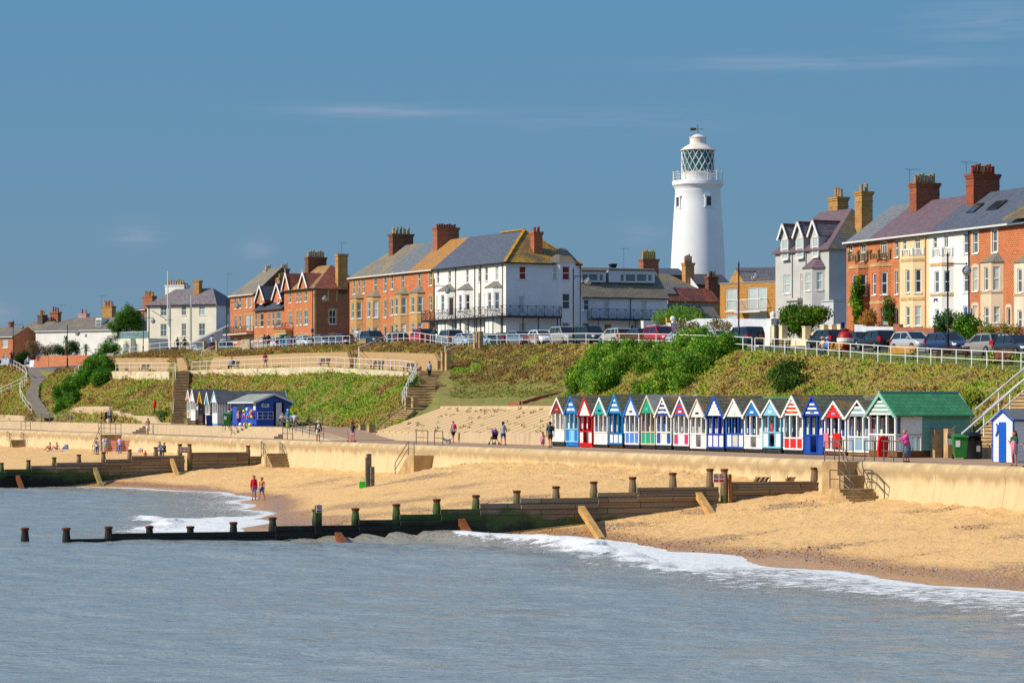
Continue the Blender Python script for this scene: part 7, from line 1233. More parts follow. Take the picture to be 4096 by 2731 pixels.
def clumps(C_,R_,nl,size,cols,up=.3,elong=2.2,flat_=1.):
 """leaf quads spread round clump centres"""
 n=len(C_)*nl;c=np.repeat(C_,nl,0);r=np.repeat(R_,nl);d=RNG.normal(0,1,(n,3));d/=np.linalg.norm(d,axis=1,keepdims=True);d[:,2]*=flat_;p=c+d*(r*RNG.uniform(.3,1.,n)**.6)[:,None]
 ax=d+RNG.normal(0,.5,(n,3));ax[:,2]+=up;ax/=np.linalg.norm(ax,axis=1,keepdims=True);s_=np.cross(ax,RNG.normal(0,1,(n,3)));s_/=np.linalg.norm(s_,axis=1,keepdims=True)+1e-9
 L_=size*RNG.uniform(.6,1.3,n)[:,None];a=p;b=p+ax*L_*.5+s_*L_/elong*.5;e=p+ax*L_;f_=p+ax*L_*.5-s_*L_/elong*.5;V=np.stack([a,b,e,f_],1).reshape(-1,3);k=np.repeat(cols,nl,0)*RNG.uniform(.8,1.22,(n,1));return V,np.arange(n*4).reshape(-1,4),np.repeat(k,4,0)
P_,rf=bankpts(BA,2100,.0,1.);U_=P_[:,0]/P_[:,1]*F+UC;v_=~((U_>1420)&(U_<2330)&(rf<.5))&~((rf>.54)&(rf<.80)&(U_>300)&(U_<1795))&~inpath(P_)&~((U_>690)&(U_<755))&~((U_>1655)&(U_<1800))&(U_<3780);P_=P_[v_]
V,Fc,cc=clumps(P_+[0,0,.12],RNG.uniform(.2,.75,len(P_)),44,.15,slopecols(P_,rf[v_])*RNG.uniform(.92,1.1,(len(P_),1)),flat_=.4,elong=1.6);o=npmesh('weed_clumps',V,Fc,m_leaf,attrs=dict(tint=cc,nrm=uporient(len(V))));tag(o,'low leafy weeds scattered over the bank','weeds',kind='stuff')
Q=np.stack([RS[7]*(1-k/6)+RS[8]*k/6 for k in range(7)]);P_,rf=bankpts(Q,16000,u=(700,4200));V,Fc,cc=blades(P_,np.full(len(P_),.07),.05,.3,pal(['#6a7a28','#8a8a40','#557020'])[RNG.randint(0,3,len(P_))],2);o=npmesh('lawn_grass',V,Fc,m_leaf,attrs=dict(tint=cc,nrm=uporient(len(V))));tag(o,'short grass along the clifftop walk','grass',kind='stuff')
def shrub(name,label,blobs,cols,cat='bush',dens=34,leaf=.22,nl=26,cr=.38,group=None,elong=2.6,up=.3,trunks=True,loose=False,shell=.55):
 """blobs: (centre, radius or radii); leaf clumps spread through each blob, mostly near its skin; with stems as a part"""
 base=Vector(blobs[0][0]);base=Vector((base.x,base.y,min(b[0][2]-(b[1]if not isinstance(b[1],tuple)else b[1][2])for b in blobs)));rt=root(name,base,label,cat,group)
 if loose:
  ex=[]
  for c,r in blobs:
   r0=r if isinstance(r,tuple)else(r,r,r)
   for k in range(4):d=RNG.normal(0,1,3);d/=np.linalg.norm(d);d[2]=abs(d[2])*.8;q_=RNG.uniform(.25,.5);ex.append((tuple(np.array(c)+d*np.array(r0)*.85),tuple(x*q_ for x in r0)))
  blobs=list(blobs)+ex
 Vs,Fs,Cs,Ns=[],[],[],[];off_=0
 for c,r in blobs:
  r=np.array(r if isinstance(r,tuple)else(r,r,r));area=(r[0]*r[2]+r[0]*r[1]+r[1]*r[2])*4;n=max(6,int(area*dens/6));d=RNG.normal(0,1,(n,3));d/=np.linalg.norm(d,axis=1,keepdims=True);q_=RNG.uniform(shell,1.15,n)[:,None];cc_=np.array(c)+d*r*q_
  k=RNG.randint(0,len(cols),n);cv=pal(cols)[k];V,F_,C_=clumps(cc_,np.full(n,cr)*RNG.uniform(.6,1.3,n),nl,leaf,cv,up,elong);Vs.append(V);Fs.append(F_+off_);Cs.append(C_);off_+=len(V);Nn=np.repeat(d+RNG.normal(0,.25,d.shape),nl*4,0)*.9;Nn[:,2]+=.25;Ns.append(Nn)
 npmesh('foliage',np.concatenate(Vs),np.concatenate(Fs),m_leaf,attrs=dict(tint=np.concatenate(Cs),nrm=np.concatenate(Ns)),parent=rt)
 if trunks:
  mb=MB();g0=base
  for c,r in blobs[:12]:rr=r[2]if isinstance(r,tuple)else r;c=Vector(c);mb.tube([Vector((c.x*.85+g0.x*.15,c.y*.85+g0.y*.15,c.z-rr*.95)),c-UPV*rr*.3,c+UPV*rr*.5],[.10,.07,.03],5)
  mb.build('stems',M('#4f3d28',.9,.2),rt)
 return rt
def blobs_at(zm,lst,push=.0,rz=1.,nfix=None):
 out=[]
 for x,y,r in lst:
  U,V=g(zm,x,y);p=hit(U,V+r*ZM[zm][2]*.25)if nfix is None else pn(U,V,nfix);k=p.y/F*ZM[zm][2]*r*1.12;q_=Vector(((U-UC)/F*p.y,p.y,zat(V,p.y)));q_=q_*(1-.75*k/q_.length)+Vector((0,0,ZC))*(.75*k/q_.length);out.append((tuple(q_),(k,k*1.0,k*rz)))
 return out
GRN=['#6a9e26','#84b232','#568c22','#a4b83c','#62942a','#427422']
shrub('tamarisk_bush','large bright green feathery bush on the bank above the red hut',blobs_at('S8',[(560,285,80),(440,325,100),(370,440,120),(290,560,105),(460,560,115),(570,440,120),(650,330,80),(240,470,60),(640,430,70),(520,350,90),(400,540,90)]),GRN,dens=60,leaf=.2,cr=.34,elong=2.8,up=.7,nl=34,loose=True)
shrub('tamarisk_bush','largest bright green feathery bush reaching up to the clifftop railing',blobs_at('S8',[(1250,205,110),(1400,190,120),(1530,235,95),(1150,310,125),(1330,320,140),(1060,420,125),(920,360,105),(1210,450,110),(1000,560,100),(870,590,70),(1120,560,70),(980,300,80),(1080,200,70),(1290,420,90),(1430,270,110),(760,600,50)]),GRN,dens=60,leaf=.2,cr=.34,elong=2.8,up=.7,nl=34,loose=True)
shrub('tamarisk_bush','thin feathery bush between the two large green bushes, in front of the yellow bench',blobs_at('S8',[(800,190,55),(850,280,70),(760,300,60),(720,380,70),(790,430,70),(700,230,50)]),GRN,dens=30,leaf=.2,cr=.34,elong=2.8,up=.7,nl=34,loose=True,shell=.2)
shrub('tamarisk_bush','tall dark green bush on the left slope below the short railing',blobs_at('R7',[(1060,150,85),(1130,205,110),(1010,265,120),(900,350,110),(780,420,95),(690,480,90),(1120,320,95),(790,540,75),(690,610,60),(640,650,40)]),['#4c8422','#5e9826','#3a6c1c','#74a42c','#34601c'],dens=60,leaf=.22,cr=.38,elong=2.8,up=.6,nl=34,loose=True)
shrub('bramble_bush','low dark green bramble patch on the bank right of the largest bush',blobs_at('S8',[(2060,430,95),(1960,480,85),(2010,560,85),(2110,520,70)],rz=.7),['#34561a','#47701c','#263f14','#5a7c24'],dens=55,leaf=.16,elong=1.6)
shrub('bramble_bush','small green thicket on the bank above the right end of the green hut roof',blobs_at('R5',[(1230,260,60),(1290,300,70),(1240,360,50)],rz=.7),['#3e5f1a','#52781c','#8a9a28'],dens=45,leaf=.16,elong=1.6)
shrub('bramble_bush','green weeds beside the long railing stairs left of the woman in stripes',blobs_at('S7',[(560,520,40),(590,560,50),(540,600,50),(500,560,30)],rz=.8),['#38601a','#4c7c1c','#2c4c14'],dens=45,leaf=.15,elong=1.8)
shrub('bramble_bush','green clump at the foot of the long dark stairs',blobs_at('R7',[(1780,720,45),(1740,700,40),(1800,680,30)],rz=.8),['#38601a','#4c7c1c'],dens=45,leaf=.15,elong=1.8)
shrub('feathery_shrub','bright green shrub behind the red car and the white gate pillar',blobs_at('Z6',[(1200,1060,95),(1330,1040,100),(1450,1010,100),(1580,1040,105),(1690,1060,70)],nfix=45),GRN,dens=45,leaf=.2,elong=4,up=.6)
shrub('ivy_hedge','dense ivy hedge over the garden wall of the grey house',[(tuple(pn(g('Z8',x,y)[0],g('Z8',x,y)[1],41.5)),(r*.35/45*.9,.9,r2*.35/45))for x,y,r,r2 in((880,1200,110,110),(980,1200,120,120),(1080,1200,110,110),(1180,1170,110,70),(900,1280,80,90),(1010,1300,110,80),(1260,1150,70,30))],['#4d7414','#7c9418','#2c4a14','#38601a'],cat='hedge',dens=80,leaf=.17,elong=1.4)
shrub('garden_shrub','green shrub behind the lamp post in front of the white terraced house',[(tuple(pn(g('R1',x,y)[0],g('R1',x,y)[1],41)),r*.4975/50)for x,y,r in((940,1350,60),(1000,1330,55),(930,1410,50))],['#3f6a2c','#5a8430','#2c5020'],dens=60,leaf=.17,elong=1.6)
shrub('garden_shrub','broad green shrub in front of the arched doors of the right terrace',[(tuple(pn(g('R1',x,y)[0],g('R1',x,y)[1],41)),r*.4975/50)for x,y,r in((1130,1360,65),(1200,1385,55),(1080,1400,50),(1150,1430,50),(1240,1420,40))],['#4a7a1c','#6a9a20','#335a18'],dens=60,leaf=.17,elong=1.6)
shrub('garden_shrub','untidy yellowish shrubs behind the grey hatchback at the right',[(tuple(pn(g('R1',x,y)[0],g('R1',x,y)[1],40.5)),r*.4975/50)for x,y,r in((1290,1410,40),(1350,1415,35),(1440,1410,40),(1540,1420,35))],['#7c8a30','#5a7a28','#a09a40'],dens=50,leaf=.15,elong=2)
shrub('wall_creeper','narrow green creeper climbing the orange brick bay',[(tuple(PLR.at(tR(x),zR(x,y),1.0)),(.35,.3,.9))for x,y in((348,1060),(335,1130),(325,1180),(350,1250),(345,1320))],['#5c8c14','#7aa41c','#3c6a14'],cat='creeper',dens=90,leaf=.14,elong=1.5,trunks=False,cr=.25)
shrub('wall_creeper','small dark creeper right of the brick bay above the ornamental grass',[(tuple(PLR.at(tR(x),zR(x,y),.5)),(.35,.3,.6))for x,y in((550,1210),(545,1270),(560,1310))],['#4a7424','#3c6a20'],cat='creeper',dens=80,leaf=.14,elong=1.5,trunks=False,cr=.25)
shrub('hydrangea','pink hydrangea heads beside the white gate pillar',[(tuple(pn(g('Z6',x,y)[0],g('Z6',x,y)[1],42.5)),r*.306/44)for x,y,r in((1400,1165,45),(1470,1150,45),(1560,1165,40),(1640,1160,35))],['#d8a0a0','#e0b4ac','#c48c88','#5a7a30'],cat='flowering shrub',dens=90,leaf=.14,elong=1.1,trunks=False)
shrub('hydrangea','pink hydrangea bush left of the dark blue estate car',[(tuple(pn(g('Z6',x,y)[0],g('Z6',x,y)[1],42)),r*.306/44)for x,y,r in((1880,1150,45),(1930,1120,35),(2060,1170,40),(2000,1160,40))],['#d8a0a0','#e0b4ac','#6c8a34','#5a7a30'],cat='flowering shrub',dens=90,leaf=.14,elong=1.1,trunks=False)
shrub('pine_tree','dark green pine tree standing in front of the long white house',[(tuple(ps(*g('Z1',x,y),22.3)),r*.36/22.3)for x,y,r in((1720,665,85),(1640,760,90),(1800,740,85),(1720,800,100),(1620,850,70),(1830,820,70),(1560,900,45),(1480,850,35),(1870,900,35))],['#4a7a2a','#5c8c2e','#3a6424','#6a9a34'],cat='tree',dens=34,leaf=.26,elong=3,up=.4,shell=.3,nl=34)
rt=[o_ for o_ in COL.objects if o_.name=='pine_tree'][0];pb_=ps(*g('Z1',1690,1250),22.3);mb=MB();c_=ps(*g('Z1',1700,900),22.3);mb.tube([pb_,ps(*g('Z1',1670,1050),22.3),c_,ps(*g('Z1',1720,700),22.3)],[.28,.22,.16,.05],7)
for x,y in((1560,890),(1480,850),(1830,830),(1640,760),(1800,740),(1450,1050)):mb.tube([ps(*g('Z1',1685,960),22.3),ps(*g('Z1',x,y),22.3)],[.1,.03],5)
mb.build('trunk',M('#5a4630',.9,.2),rt)
shrub('pine_branch_bush','loose lower pine boughs against the white wall',[(tuple(ps(*g('Z1',x,y),22.5)),r*.2976/22.5)for x,y,r in((1480,1040,55),(1420,1080,35),(1560,1010,45))],['#2f5c20','#3f7024'],cat='bush',dens=26,leaf=.24,elong=4,shell=.2)
def zsh(name,label,lst,cols,sv=23,**kw):return shrub(name,label,[(tuple(ps(*g('Z1',x,y),sv)),r*.2976/sv)for x,y,r in lst],cols,**kw)
zsh('garden_hedge','bright green hedge left of the glass balustraded wing',[(1400,1170,75),(1500,1150,80),(1560,1180,60),(1380,1220,50)],['#4f8c18','#6ea01c','#36661a'],cat='hedge',dens=55,leaf=.2)
zsh('tamarisk_tree','tree with pinkish brown feathery tips behind the road lamp',[(410,1130,60),(490,1120,60),(450,1200,60),(540,1170,50)],['#a0765a','#8a6a4a','#5f7434','#b08a70'],cat='tree',dens=45,leaf=.2,elong=4)
zsh('garden_shrub','greyish brown shrub in the middle of the walled garden at the left',[(640,1190,60),(720,1170,70),(600,1210,45)],['#8a7460','#6c7440','#9a8468'],dens=40,leaf=.2,elong=3)
zsh('garden_shrub','dark green shrubs between the two palms',[(790,1180,65),(850,1200,55),(960,1140,70),(1010,1120,55),(1030,1200,50),(920,1210,50)],['#38601c','#4c7c20','#2a4a18'],dens=50,leaf=.2)
zsh('garden_shrub','dark clipped bush beside the parked white van at the left',[(250,1290,60),(320,1270,65),(300,1330,55),(350,1230,40)],['#2e5020','#3c6424','#22401a'],sv=24,dens=60,leaf=.18)
def palm(label,x,y,sv,r,ybase,n=60):
 c=ps(*g('Z1',x,y),sv);b=ps(*g('Z1',x,ybase),sv);rt=root('cabbage_palm',b,label,'tree','spiky palms in the walled garden');MB().tube([b,c],[.18,.12],6).build('trunk',M('#6a5840',.9,.2),rt);mb=MB()
 for k in range(n):
  an,el=rnd.uniform(0,6.283),rnd.uniform(-.6,1.4);d=Vector((math.cos(an)*math.cos(el),math.sin(an)*math.cos(el),math.sin(el)));s_=d.cross(UPV).normalized()*.06;m_=c+d*r*.6;e=c+d*r*1.05-UPV*r*.28;mb.add([c-s_*.5,c+s_*.5,m_+s_,m_-s_,e],[(0,1,2,3),(3,2,4)])
 mb.build('crown',M('#5a8428',.7,.3,3),rt)
palm('taller spiky palm beside the second lamp post in the walled garden',885,1045,23.2,1.15,1250);palm('low bushy palm at the right of the walled garden',1155,1165,23.2,1.3,1245,90)
c=onn(4020,24.5);rt=root('spiky_plant',c,'yellow green sword leaved plant on the grass at the right edge','plant');mb=MB()
for k in range(170):
 an,el=rnd.uniform(0,6.283),rnd.uniform(.2,1.45);o_=Vector((rnd.uniform(-1.3,1.3),rnd.uniform(-.8,.8),0));d=Vector((math.cos(an)*math.cos(el),math.sin(an)*math.cos(el),math.sin(el)));s_=d.cross(UPV).normalized()*.045;L_=rnd.uniform(.7,1.3);b=c+o_;m_=b+d*L_*.6;e=b+d*L_-UPV*.2;mb.add([b-s_,b+s_,m_+s_,m_-s_,e],[(0,1,2,3),(3,2,4)])
mb.build('leaves',M('#8a9a28',.6,.3,3),rt)
shrub('ornamental_grass','straw coloured ornamental grass in the front garden of the brick house',[(tuple(PLR.at(tR(520),zR(520,1355),2.0)),(.6,.6,.8))],['#b8843a','#c89a50','#9a6c30'],cat='plant',dens=120,leaf=.4,elong=10,up=2.,trunks=False,cr=.2)
mbv,mbf,mbc=[],[],[]
pts=[]
for k in range(90):
 i=RNG.randint(0,len(tt)-1);kk=RNG.rand()**1.0;pts.append(tuple(rev_pt(tt[i],kk)+Vector((0,0,.04))))
pts=np.array(pts);V,Fc,cc=clumps(pts,RNG.uniform(.08,.26,len(pts)),22,.13,pal(['#6b7a2c','#8a7a3c','#7a5a38','#9a9a30'])[RNG.randint(0,4,len(pts))],flat_=.5);tag(npmesh('joint_weeds',V,Fc,m_leaf,attrs=dict(tint=cc,nrm=uporient(len(V)))),'tufts of weed growing from the joints of the paved slope','weeds',kind='stuff')
sel=(peb.ravel()>.45)&(NN.ravel()>-30)&(TT.ravel()>-16)&(TT.ravel()<30)&(KW.ravel()<1.0);idx=np.nonzero(sel)[0];pick=RNG.choice(idx,min(9000,len(idx)),replace=False);Pb=np.stack([Xb.ravel()[pick],Yb.ravel()[pick],Z.ravel()[pick]],1)+RNG.uniform(-.18,.18,(len(pick),3))*[1,1,0]
r_=RNG.uniform(.03,.075,len(pick))[:,None];oc=np.array([(1,0,0),(0,1,0),(-1,0,0),(0,-1,0),(0,0,.6),(0,0,-.4)]);V=(Pb[:,None,:]+oc[None]*r_[:,None,:]*RNG.uniform(.7,1.3,(len(pick),1,3))).reshape(-1,3);fo=np.array([(0,1,4),(1,2,4),(2,3,4),(3,0,4),(1,0,5),(2,1,5),(3,2,5),(0,3,5)]);Fc=(np.arange(len(pick))[:,None,None]*6+fo[None]).reshape(-1,3)
cc=np.repeat(pal(['#8a5c34','#6a4c34','#a88458','#7c7876','#c4b8a4','#4a3c34','#b07038'])[RNG.randint(0,7,len(pick))],6,0);t=NT('pebble');t.out(t.attr('tint',False),.7);tag(npmesh('shingle',V,Fc,t.m,attrs=dict(tint=cc),smooth=True),'brown and grey pebbles lying on the sand','pebbles',kind='stuff')
T3,N3=Vector((TX,TY,0)),Vector((NX,NY,0))
M_TYRE=M('#141416',.8,.1);M_RIM=M('#9a9ca0',.3,.1,5,.6);M_CGL=M('#1a2228',.05,.2,.8,spec=.9);M_HL=M('#e8ecf0',.1,0,spec=.9);M_TL=M('#b01010',.2,.05);M_PW=M('#e6e6e0',.5,0);M_PY=M('#d8a818',.5,0)
def carpaint(c):
 k=('car',c)
 if k not in MATS:t=NT('car_paint');t.out(c,.28);t.b.inputs['Coat Weight'].default_value=.7;t.b.inputs['Specular IOR Level'].default_value=.5;MATS[k]=t.m
 return MATS[k]
CK=dict(hatch=(4.0,1.72,1.50,.95,(-1.85,1.05),(-1.45,.25),.76),estate=(4.6,1.8,1.52,.98,(-2.15,1.15),(-1.85,.35),.78),suv=(4.6,1.88,1.78,1.12,(-2.18,1.15),(-1.95,.45),.82),saloon=(4.5,1.78,1.44,.95,(-1.75,1.2),(-1.0,.3),.72),conv=(4.1,1.72,1.36,.9,(-1.3,.95),(-.75,.2),.7),van=(4.3,1.8,1.9,1.1,(-2.1,1.5),(-2.0,.7),.84))
def car(label,p,rear,kind,col,yaw=0.,roofc=None,extra=None):
 L,Wd,H,belt,(gb0,gb1),(gt0,gt1),tw=CK[kind];rt=root('parked_car' if kind!='van' else 'parked_van',p,label,'car' if kind!='van' else 'van','cars parked along the clifftop road');p=Vector(p)
 fwd=(T3 if rear else-T3);fwd=Vector((fwd.x*math.cos(yaw)-fwd.y*math.sin(yaw),fwd.x*math.sin(yaw)+fwd.y*math.cos(yaw),0));lf=Vector((-fwd.y,fwd.x,0));Q=lambda x,y,z:p+fwd*x+lf*y+UPV*z;hw=Wd/2;h=L/2;pm=carpaint(col)
 st=[(-h,.42,belt*.80,hw*.80),(-h+.06,.28,belt*.97,hw*.92),(-h+.45,.2,belt,hw*.99),(-.4,.18,belt,hw),(gb1-.1,.18,belt*.98,hw),(gb1+.35,.18,belt*.93,hw*.98),(h-.35,.2,belt*.80,hw*.93),(h-.08,.26,belt*.66,hw*.82),(h,.4,belt*.55,hw*.7)]
 mb=MB();rings=[]
 for x,zb,zt,w_ in st:rings.append([Q(x,-w_*.88,zb),Q(x,-w_,zb+.14),Q(x,-w_,zt-.16),Q(x,-w_*.9,zt),Q(x,w_*.9,zt),Q(x,w_,zt-.16),Q(x,w_,zb+.14),Q(x,w_*.88,zb)])
 vs=[q for r in rings for q in r];fs=[(i*8+k,i*8+(k+1)%8,i*8+8+(k+1)%8,i*8+8+k)for i in range(len(rings)-1)for k in range(8)]+[tuple(range(8))[::-1],tuple(len(vs)-8+k for k in range(8))];mb.add(vs,fs);mb.build('body',pm,rt,smooth='auto')
 gw=hw*.9;b_=belt-.03;rz_=H-.07;top=[Q(gt0,-hw*tw,rz_),Q(gt1,-hw*tw,rz_),Q(gt1,hw*tw,rz_),Q(gt0,hw*tw,rz_)];bot=[Q(gb0,-gw,b_),Q(gb1,-gw,b_*.98),Q(gb1,gw,b_*.98),Q(gb0,gw,b_)];MB().box8(bot+top).build('windows',M_CGL,rt)
 mb=MB();t2=[q+UPV*.07+(sum(top,Vector())/4-q)*.06 for q in top];mb.box8([q+(q-sum(top,Vector())/4)*.02-UPV*.03 for q in top]+t2)
 rm=carpaint(roofc)if roofc else pm;mb.build('roof',rm,rt,smooth='auto');mb=MB()
 for a,b in zip(bot,top):mb.bar(a,b,.1,.1)
 for sg in(-1,1):xm=(gb0+gb1)/2-.1;mb.bar(Q(xm,sg*(gw+.005),b_),Q(xm,sg*hw*(tw+.012),rz_),.08,.05)
 if kind in('estate','suv','van'):
  for sg in(-1,1):xm=gb0+.7;mb.bar(Q(xm,sg*(gw+.005),b_),Q(xm+.02,sg*hw*(tw+.012),rz_),.09,.05)
 if kind=='van':
  for sg in(-1,1):mb.box8([Q(gb0,sg*gw,b_),Q(0,sg*gw,b_),Q(0,sg*(gw+.02),b_),Q(gb0,sg*(gw+.02),b_),Q(gt0,sg*hw*tw,rz_),Q(0,sg*hw*tw,rz_),Q(0,sg*(hw*tw+.02),rz_),Q(gt0,sg*(hw*tw+.02),rz_)])
  mb.box8([Q(gb0-.02,-gw,b_),Q(gb0,-gw,b_),Q(gb0,gw,b_),Q(gb0-.02,gw,b_),Q(gt0-.02,-hw*tw,rz_),Q(gt0,-hw*tw,rz_),Q(gt0,hw*tw,rz_),Q(gt0-.02,hw*tw,rz_)])
 mb.build('pillars',pm,rt)
 for x in(-h+.72,h-.78):
  for sg in(-1,1):
   c=Q(x,sg*(hw-.10),.32);wo=MB().tube([c-lf*sg*.1,c+lf*sg*.115],.32,14).build('wheel',M_TYRE,rt);MB().tube([c+lf*sg*.11,c+lf*sg*.13],.2,10).build('rim',M_RIM,wo)
 for sg in(-1,1):
  MB().ball(Q(h-.24,sg*hw*.68,belt*.62),(.2,.2,.12),8,5).build('headlight',M_HL,rt);mb=MB();zt_=belt*.82 if kind!='hatch' else belt*.9;mb.box8([Q(-h-.02,sg*hw*.62,zt_-.16),Q(-h+.3,sg*hw*.98,zt_-.14),Q(-h+.34,sg*hw*1.01,zt_-.14),Q(-h-.03,sg*hw*.9,zt_-.16),Q(-h+.02,sg*hw*.66,zt_+.16),Q(-h+.3,sg*hw*.96,zt_+.14),Q(-h+.32,sg*hw*.985,zt_+.14),Q(-h+.0,sg*hw*.9,zt_+.16)]);mb.build('tail_light',M_TL,rt)
  MB().ball(Q(gb1-.25,sg*(hw+.1),belt+.08),(.1,.1,.08),6,4).build('wing_mirror',pm,rt)
 for x,m_ in((h+.0,M_PW),(-h-.02,M_PY)):z_=.42 if x>0 else.62;mb=MB();mb.box8([Q(x-.01,-.26,z_),Q(x+.02,-.26,z_),Q(x+.02,.26,z_),Q(x-.01,.26,z_),Q(x-.01,-.26,z_+.12),Q(x+.02,-.26,z_+.12),Q(x+.02,.26,z_+.12),Q(x-.01,.26,z_+.12)]);mb.build('number_plate',m_,rt)
 mb=MB();mb.box8([Q(h-.06,-hw*.5,belt*.42),Q(h+.01,-hw*.45,belt*.42),Q(h+.01,hw*.45,belt*.42),Q(h-.06,hw*.5,belt*.42),Q(h-.1,-hw*.5,belt*.62),Q(h-.03,-hw*.45,belt*.62),Q(h-.03,hw*.45,belt*.62),Q(h-.1,hw*.5,belt*.62)]);mb.build('grille',M_TYRE,rt)
 if extra=='bars':mb=MB();[mb.bar(Q(gt0+.2,sg*hw*.7,H+.06),Q(gt1-.1,sg*hw*.7,H+.06),.05)for sg in(-1,1)];[mb.bar(Q(x,-hw*.72,H+.12),Q(x,hw*.72,H+.12),.06)for x in(gt0+.5,gt1-.4)];mb.build('roof_bars',M('#b8bcc0',.4,0),rt)
 if extra=='box':mb=MB();c=Q((gt0+gt1)/2,0,H+.22);mb.lathe(c,[(.1,-.2),(.75,-.14),(.8,0),(.6,.16),(.1,.2)],10);mb.build('roof_box',M('#9aa8b4',.4,.05),rt)
 if extra=='check':
  mb=MB()
  for i in range(6):
   for j in range(5):
    if(i+j)%2:continue
    x0=gt0+.05+(gt1-gt0-.1)*i/6;y0=-hw*tw*.95+2*hw*tw*.95*j/5;mb.box8([Q(x0,y0,H-.02),Q(x0+.27,y0,H-.02),Q(x0+.27,y0+.22,H-.02),Q(x0,y0+.22,H-.02),Q(x0,y0,H+.012),Q(x0+.27,y0,H+.012),Q(x0+.27,y0+.22,H+.012),Q(x0,y0+.22,H+.012)])
  mb.build('roof_checks',M('#e8e8e8',.4,0),rt)
 return rt
def cp(zm,x,n):U=g(zm,x,0)[0];q_=onn(U,n);return q_
CARS=[('R2',655,33,1,'hatch','#15161a','black hatchback seen from behind, left of the red and white sea mine'),('R2',925,34.5,1,'conv','#1c1e22','low black car mostly hidden behind the red and white sea mine'),('R2',1085,32.4,1,'hatch','#17181c','black hatchback with a yellow plate, right of the sea mine'),('R2',1398,32.6,0,'hatch','#a9adb2','small silver hatchback facing the pier'),('R2',1700,32,0,'hatch','#1c3058','dark blue hatchback facing the pier behind the lamp post'),('R2',2025,31.2,1,'hatch','#8a8580','bronze grey hatchback seen from behind at the right'),('R2',2290,31,0,'hatch','#23282c','dark small car with a checkered roof at the right edge','check'),('Z8',360,38.6,1,'suv','#1a2844','large navy estate seen from behind beside the white wall'),('S8',1430,39,0,'hatch','#9fb0b4','pale car almost hidden behind the large green bush'),('S8',1125,38,0,'conv','#9aa6a8','silver convertible with a black hood, right of the red car','hood'),('S8',950,38.5,0,'suv','#a81626','bright red car with roof bars, facing the pier','bars'),('S8',752,38.6,1,'hatch','#30405a','blue grey hatchback behind the yellow bench'),('S8',560,38,1,'estate','#a8a69c','pale silver estate with roof rails, seen from behind'),('S8',345,37.6,0,'suv','#272c36','dark blue grey car left of the pale silver estate'),('S8',130,37.6,0,'suv','#9a988e','silver grey off-roader in front of the corner of the white house'),('Z5',1395,37.4,0,'hatch','#e2e2e0','white car facing the pier, left of the silver off-roader'),('Z5',1170,37.6,0,'estate','#6a7688','slate blue car left of the white one'),('Z5',980,38.6,1,'saloon','#2c2e34','dark saloon with red tail lights right of the clifftop pillars'),('Z5',825,39,0,'saloon','#7f9cb0','light blue car just right of the clifftop pillars'),('Z5',575,39,0,'saloon','#a4b4c4','pale blue saloon left of the clifftop pillars'),('Z5',395,38.6,1,'suv','#7a8084','grey off-roader with dark windows behind the man in the teal coat'),('Z5',95,38.4,1,'suv','#b01820','red car with a black roof behind the curved railing','blackroof'),('Z4',580,38.8,1,'hatch','#202228','black hatchback left of the red car'),('Z4',330,39,0,'suv','#1e2836','large dark car at the left end of the curved railing'),('Z4',40,39.6,0,'hatch','#2c3440','dark hatchback in front of the far left of the middle terrace'),('Z3',1590,39.4,1,'estate','#263858','navy estate before the bare brick end wall'),('Z3',1362,39.6,0,'estate','#666a78','grey car by the brick villa corner'),('Z3',1130,40,0,'estate','#c0c2c2','whitish estate left of the grey one'),('Z3',930,40.4,1,'hatch','#44628c','mid blue hatchback right of the teal telescope'),('Z3',740,40.6,1,'hatch','#c8ccd0','small white hatchback behind the teal telescope'),('Z2',1480,41.5,0,'estate','#4c6468','green grey car with a pale roof box','box'),('Z2',1255,42,1,'hatch','#22242c','dark car behind the man in navy shorts'),('Z2',1085,42.5,0,'hatch','#b8c4cc','pale car with a red light left of the clifftop pillar'),('Z2',700,43.5,0,'saloon','#17181c','black saloon in front of the cream house')]
for c_ in CARS:
 zm,x,n_,rear,kd,col,lab=c_[:7];ex=c_[7]if len(c_)>7 else None;car(lab,cp(zm,x,n_),rear,kd,col,yaw=rnd.uniform(-.05,.05),roofc={'hood':'#1c1c1e','blackroof':'#18181a'}.get(ex),extra=ex)
car('white van parked by the road bend at the left',Vector((*ps(122,1458,21.5).xy,13.6)),1,'van','#e4e6e8',yaw=.5);car('pale van cut by the left edge of the picture',Vector((*ps(20,1458,23).xy,13.2)),1,'van','#aab8bc',yaw=.5)
def lamp(zm,x,ytop,n_,label,dirn=1):
 U,V=g(zm,x,ytop);b=onn(U,n_);H=zat(V,b.y)-b.z;rt=root('street_lamp',b,label,'street lamp','black street lamps along the clifftop');MB().lathe(b,[(.16,-.1),(.16,.25),(.12,.4),(.10,1.3),(.13,1.4),(.07,1.5),(.055,H-.4),(.09,H-.35),(.03,H-.1),(.01,H)],8).build('pole',M_IRON,rt,smooth='auto')
 d=N3*dirn;a=b+UPV*(H-.9);e=a+d*1.55;mb=MB();mb.tube([a,e,e-UPV*.15],.035,5);mb.tube([a-UPV*.35,a+d*.35],.02,4);mb.ball(e+UPV*.04,.07,6,4);mb.build('bracket',M_IRON,rt);l_=e-UPV*.52
 MB().lathe(l_,[(.36,0),(.34,.12),(.24,.28),(.1,.38),(.05,.44)],14).build('lamp_hood',M('#8d9298',.35,.1),rt,smooth='auto');MB().lathe(l_,[(.02,-.3),(.2,-.24),(.32,-.08),(.34,0)],14).build('lamp_shade',M('#d8ccb0',.25,.05),rt,smooth='auto')
 return rt
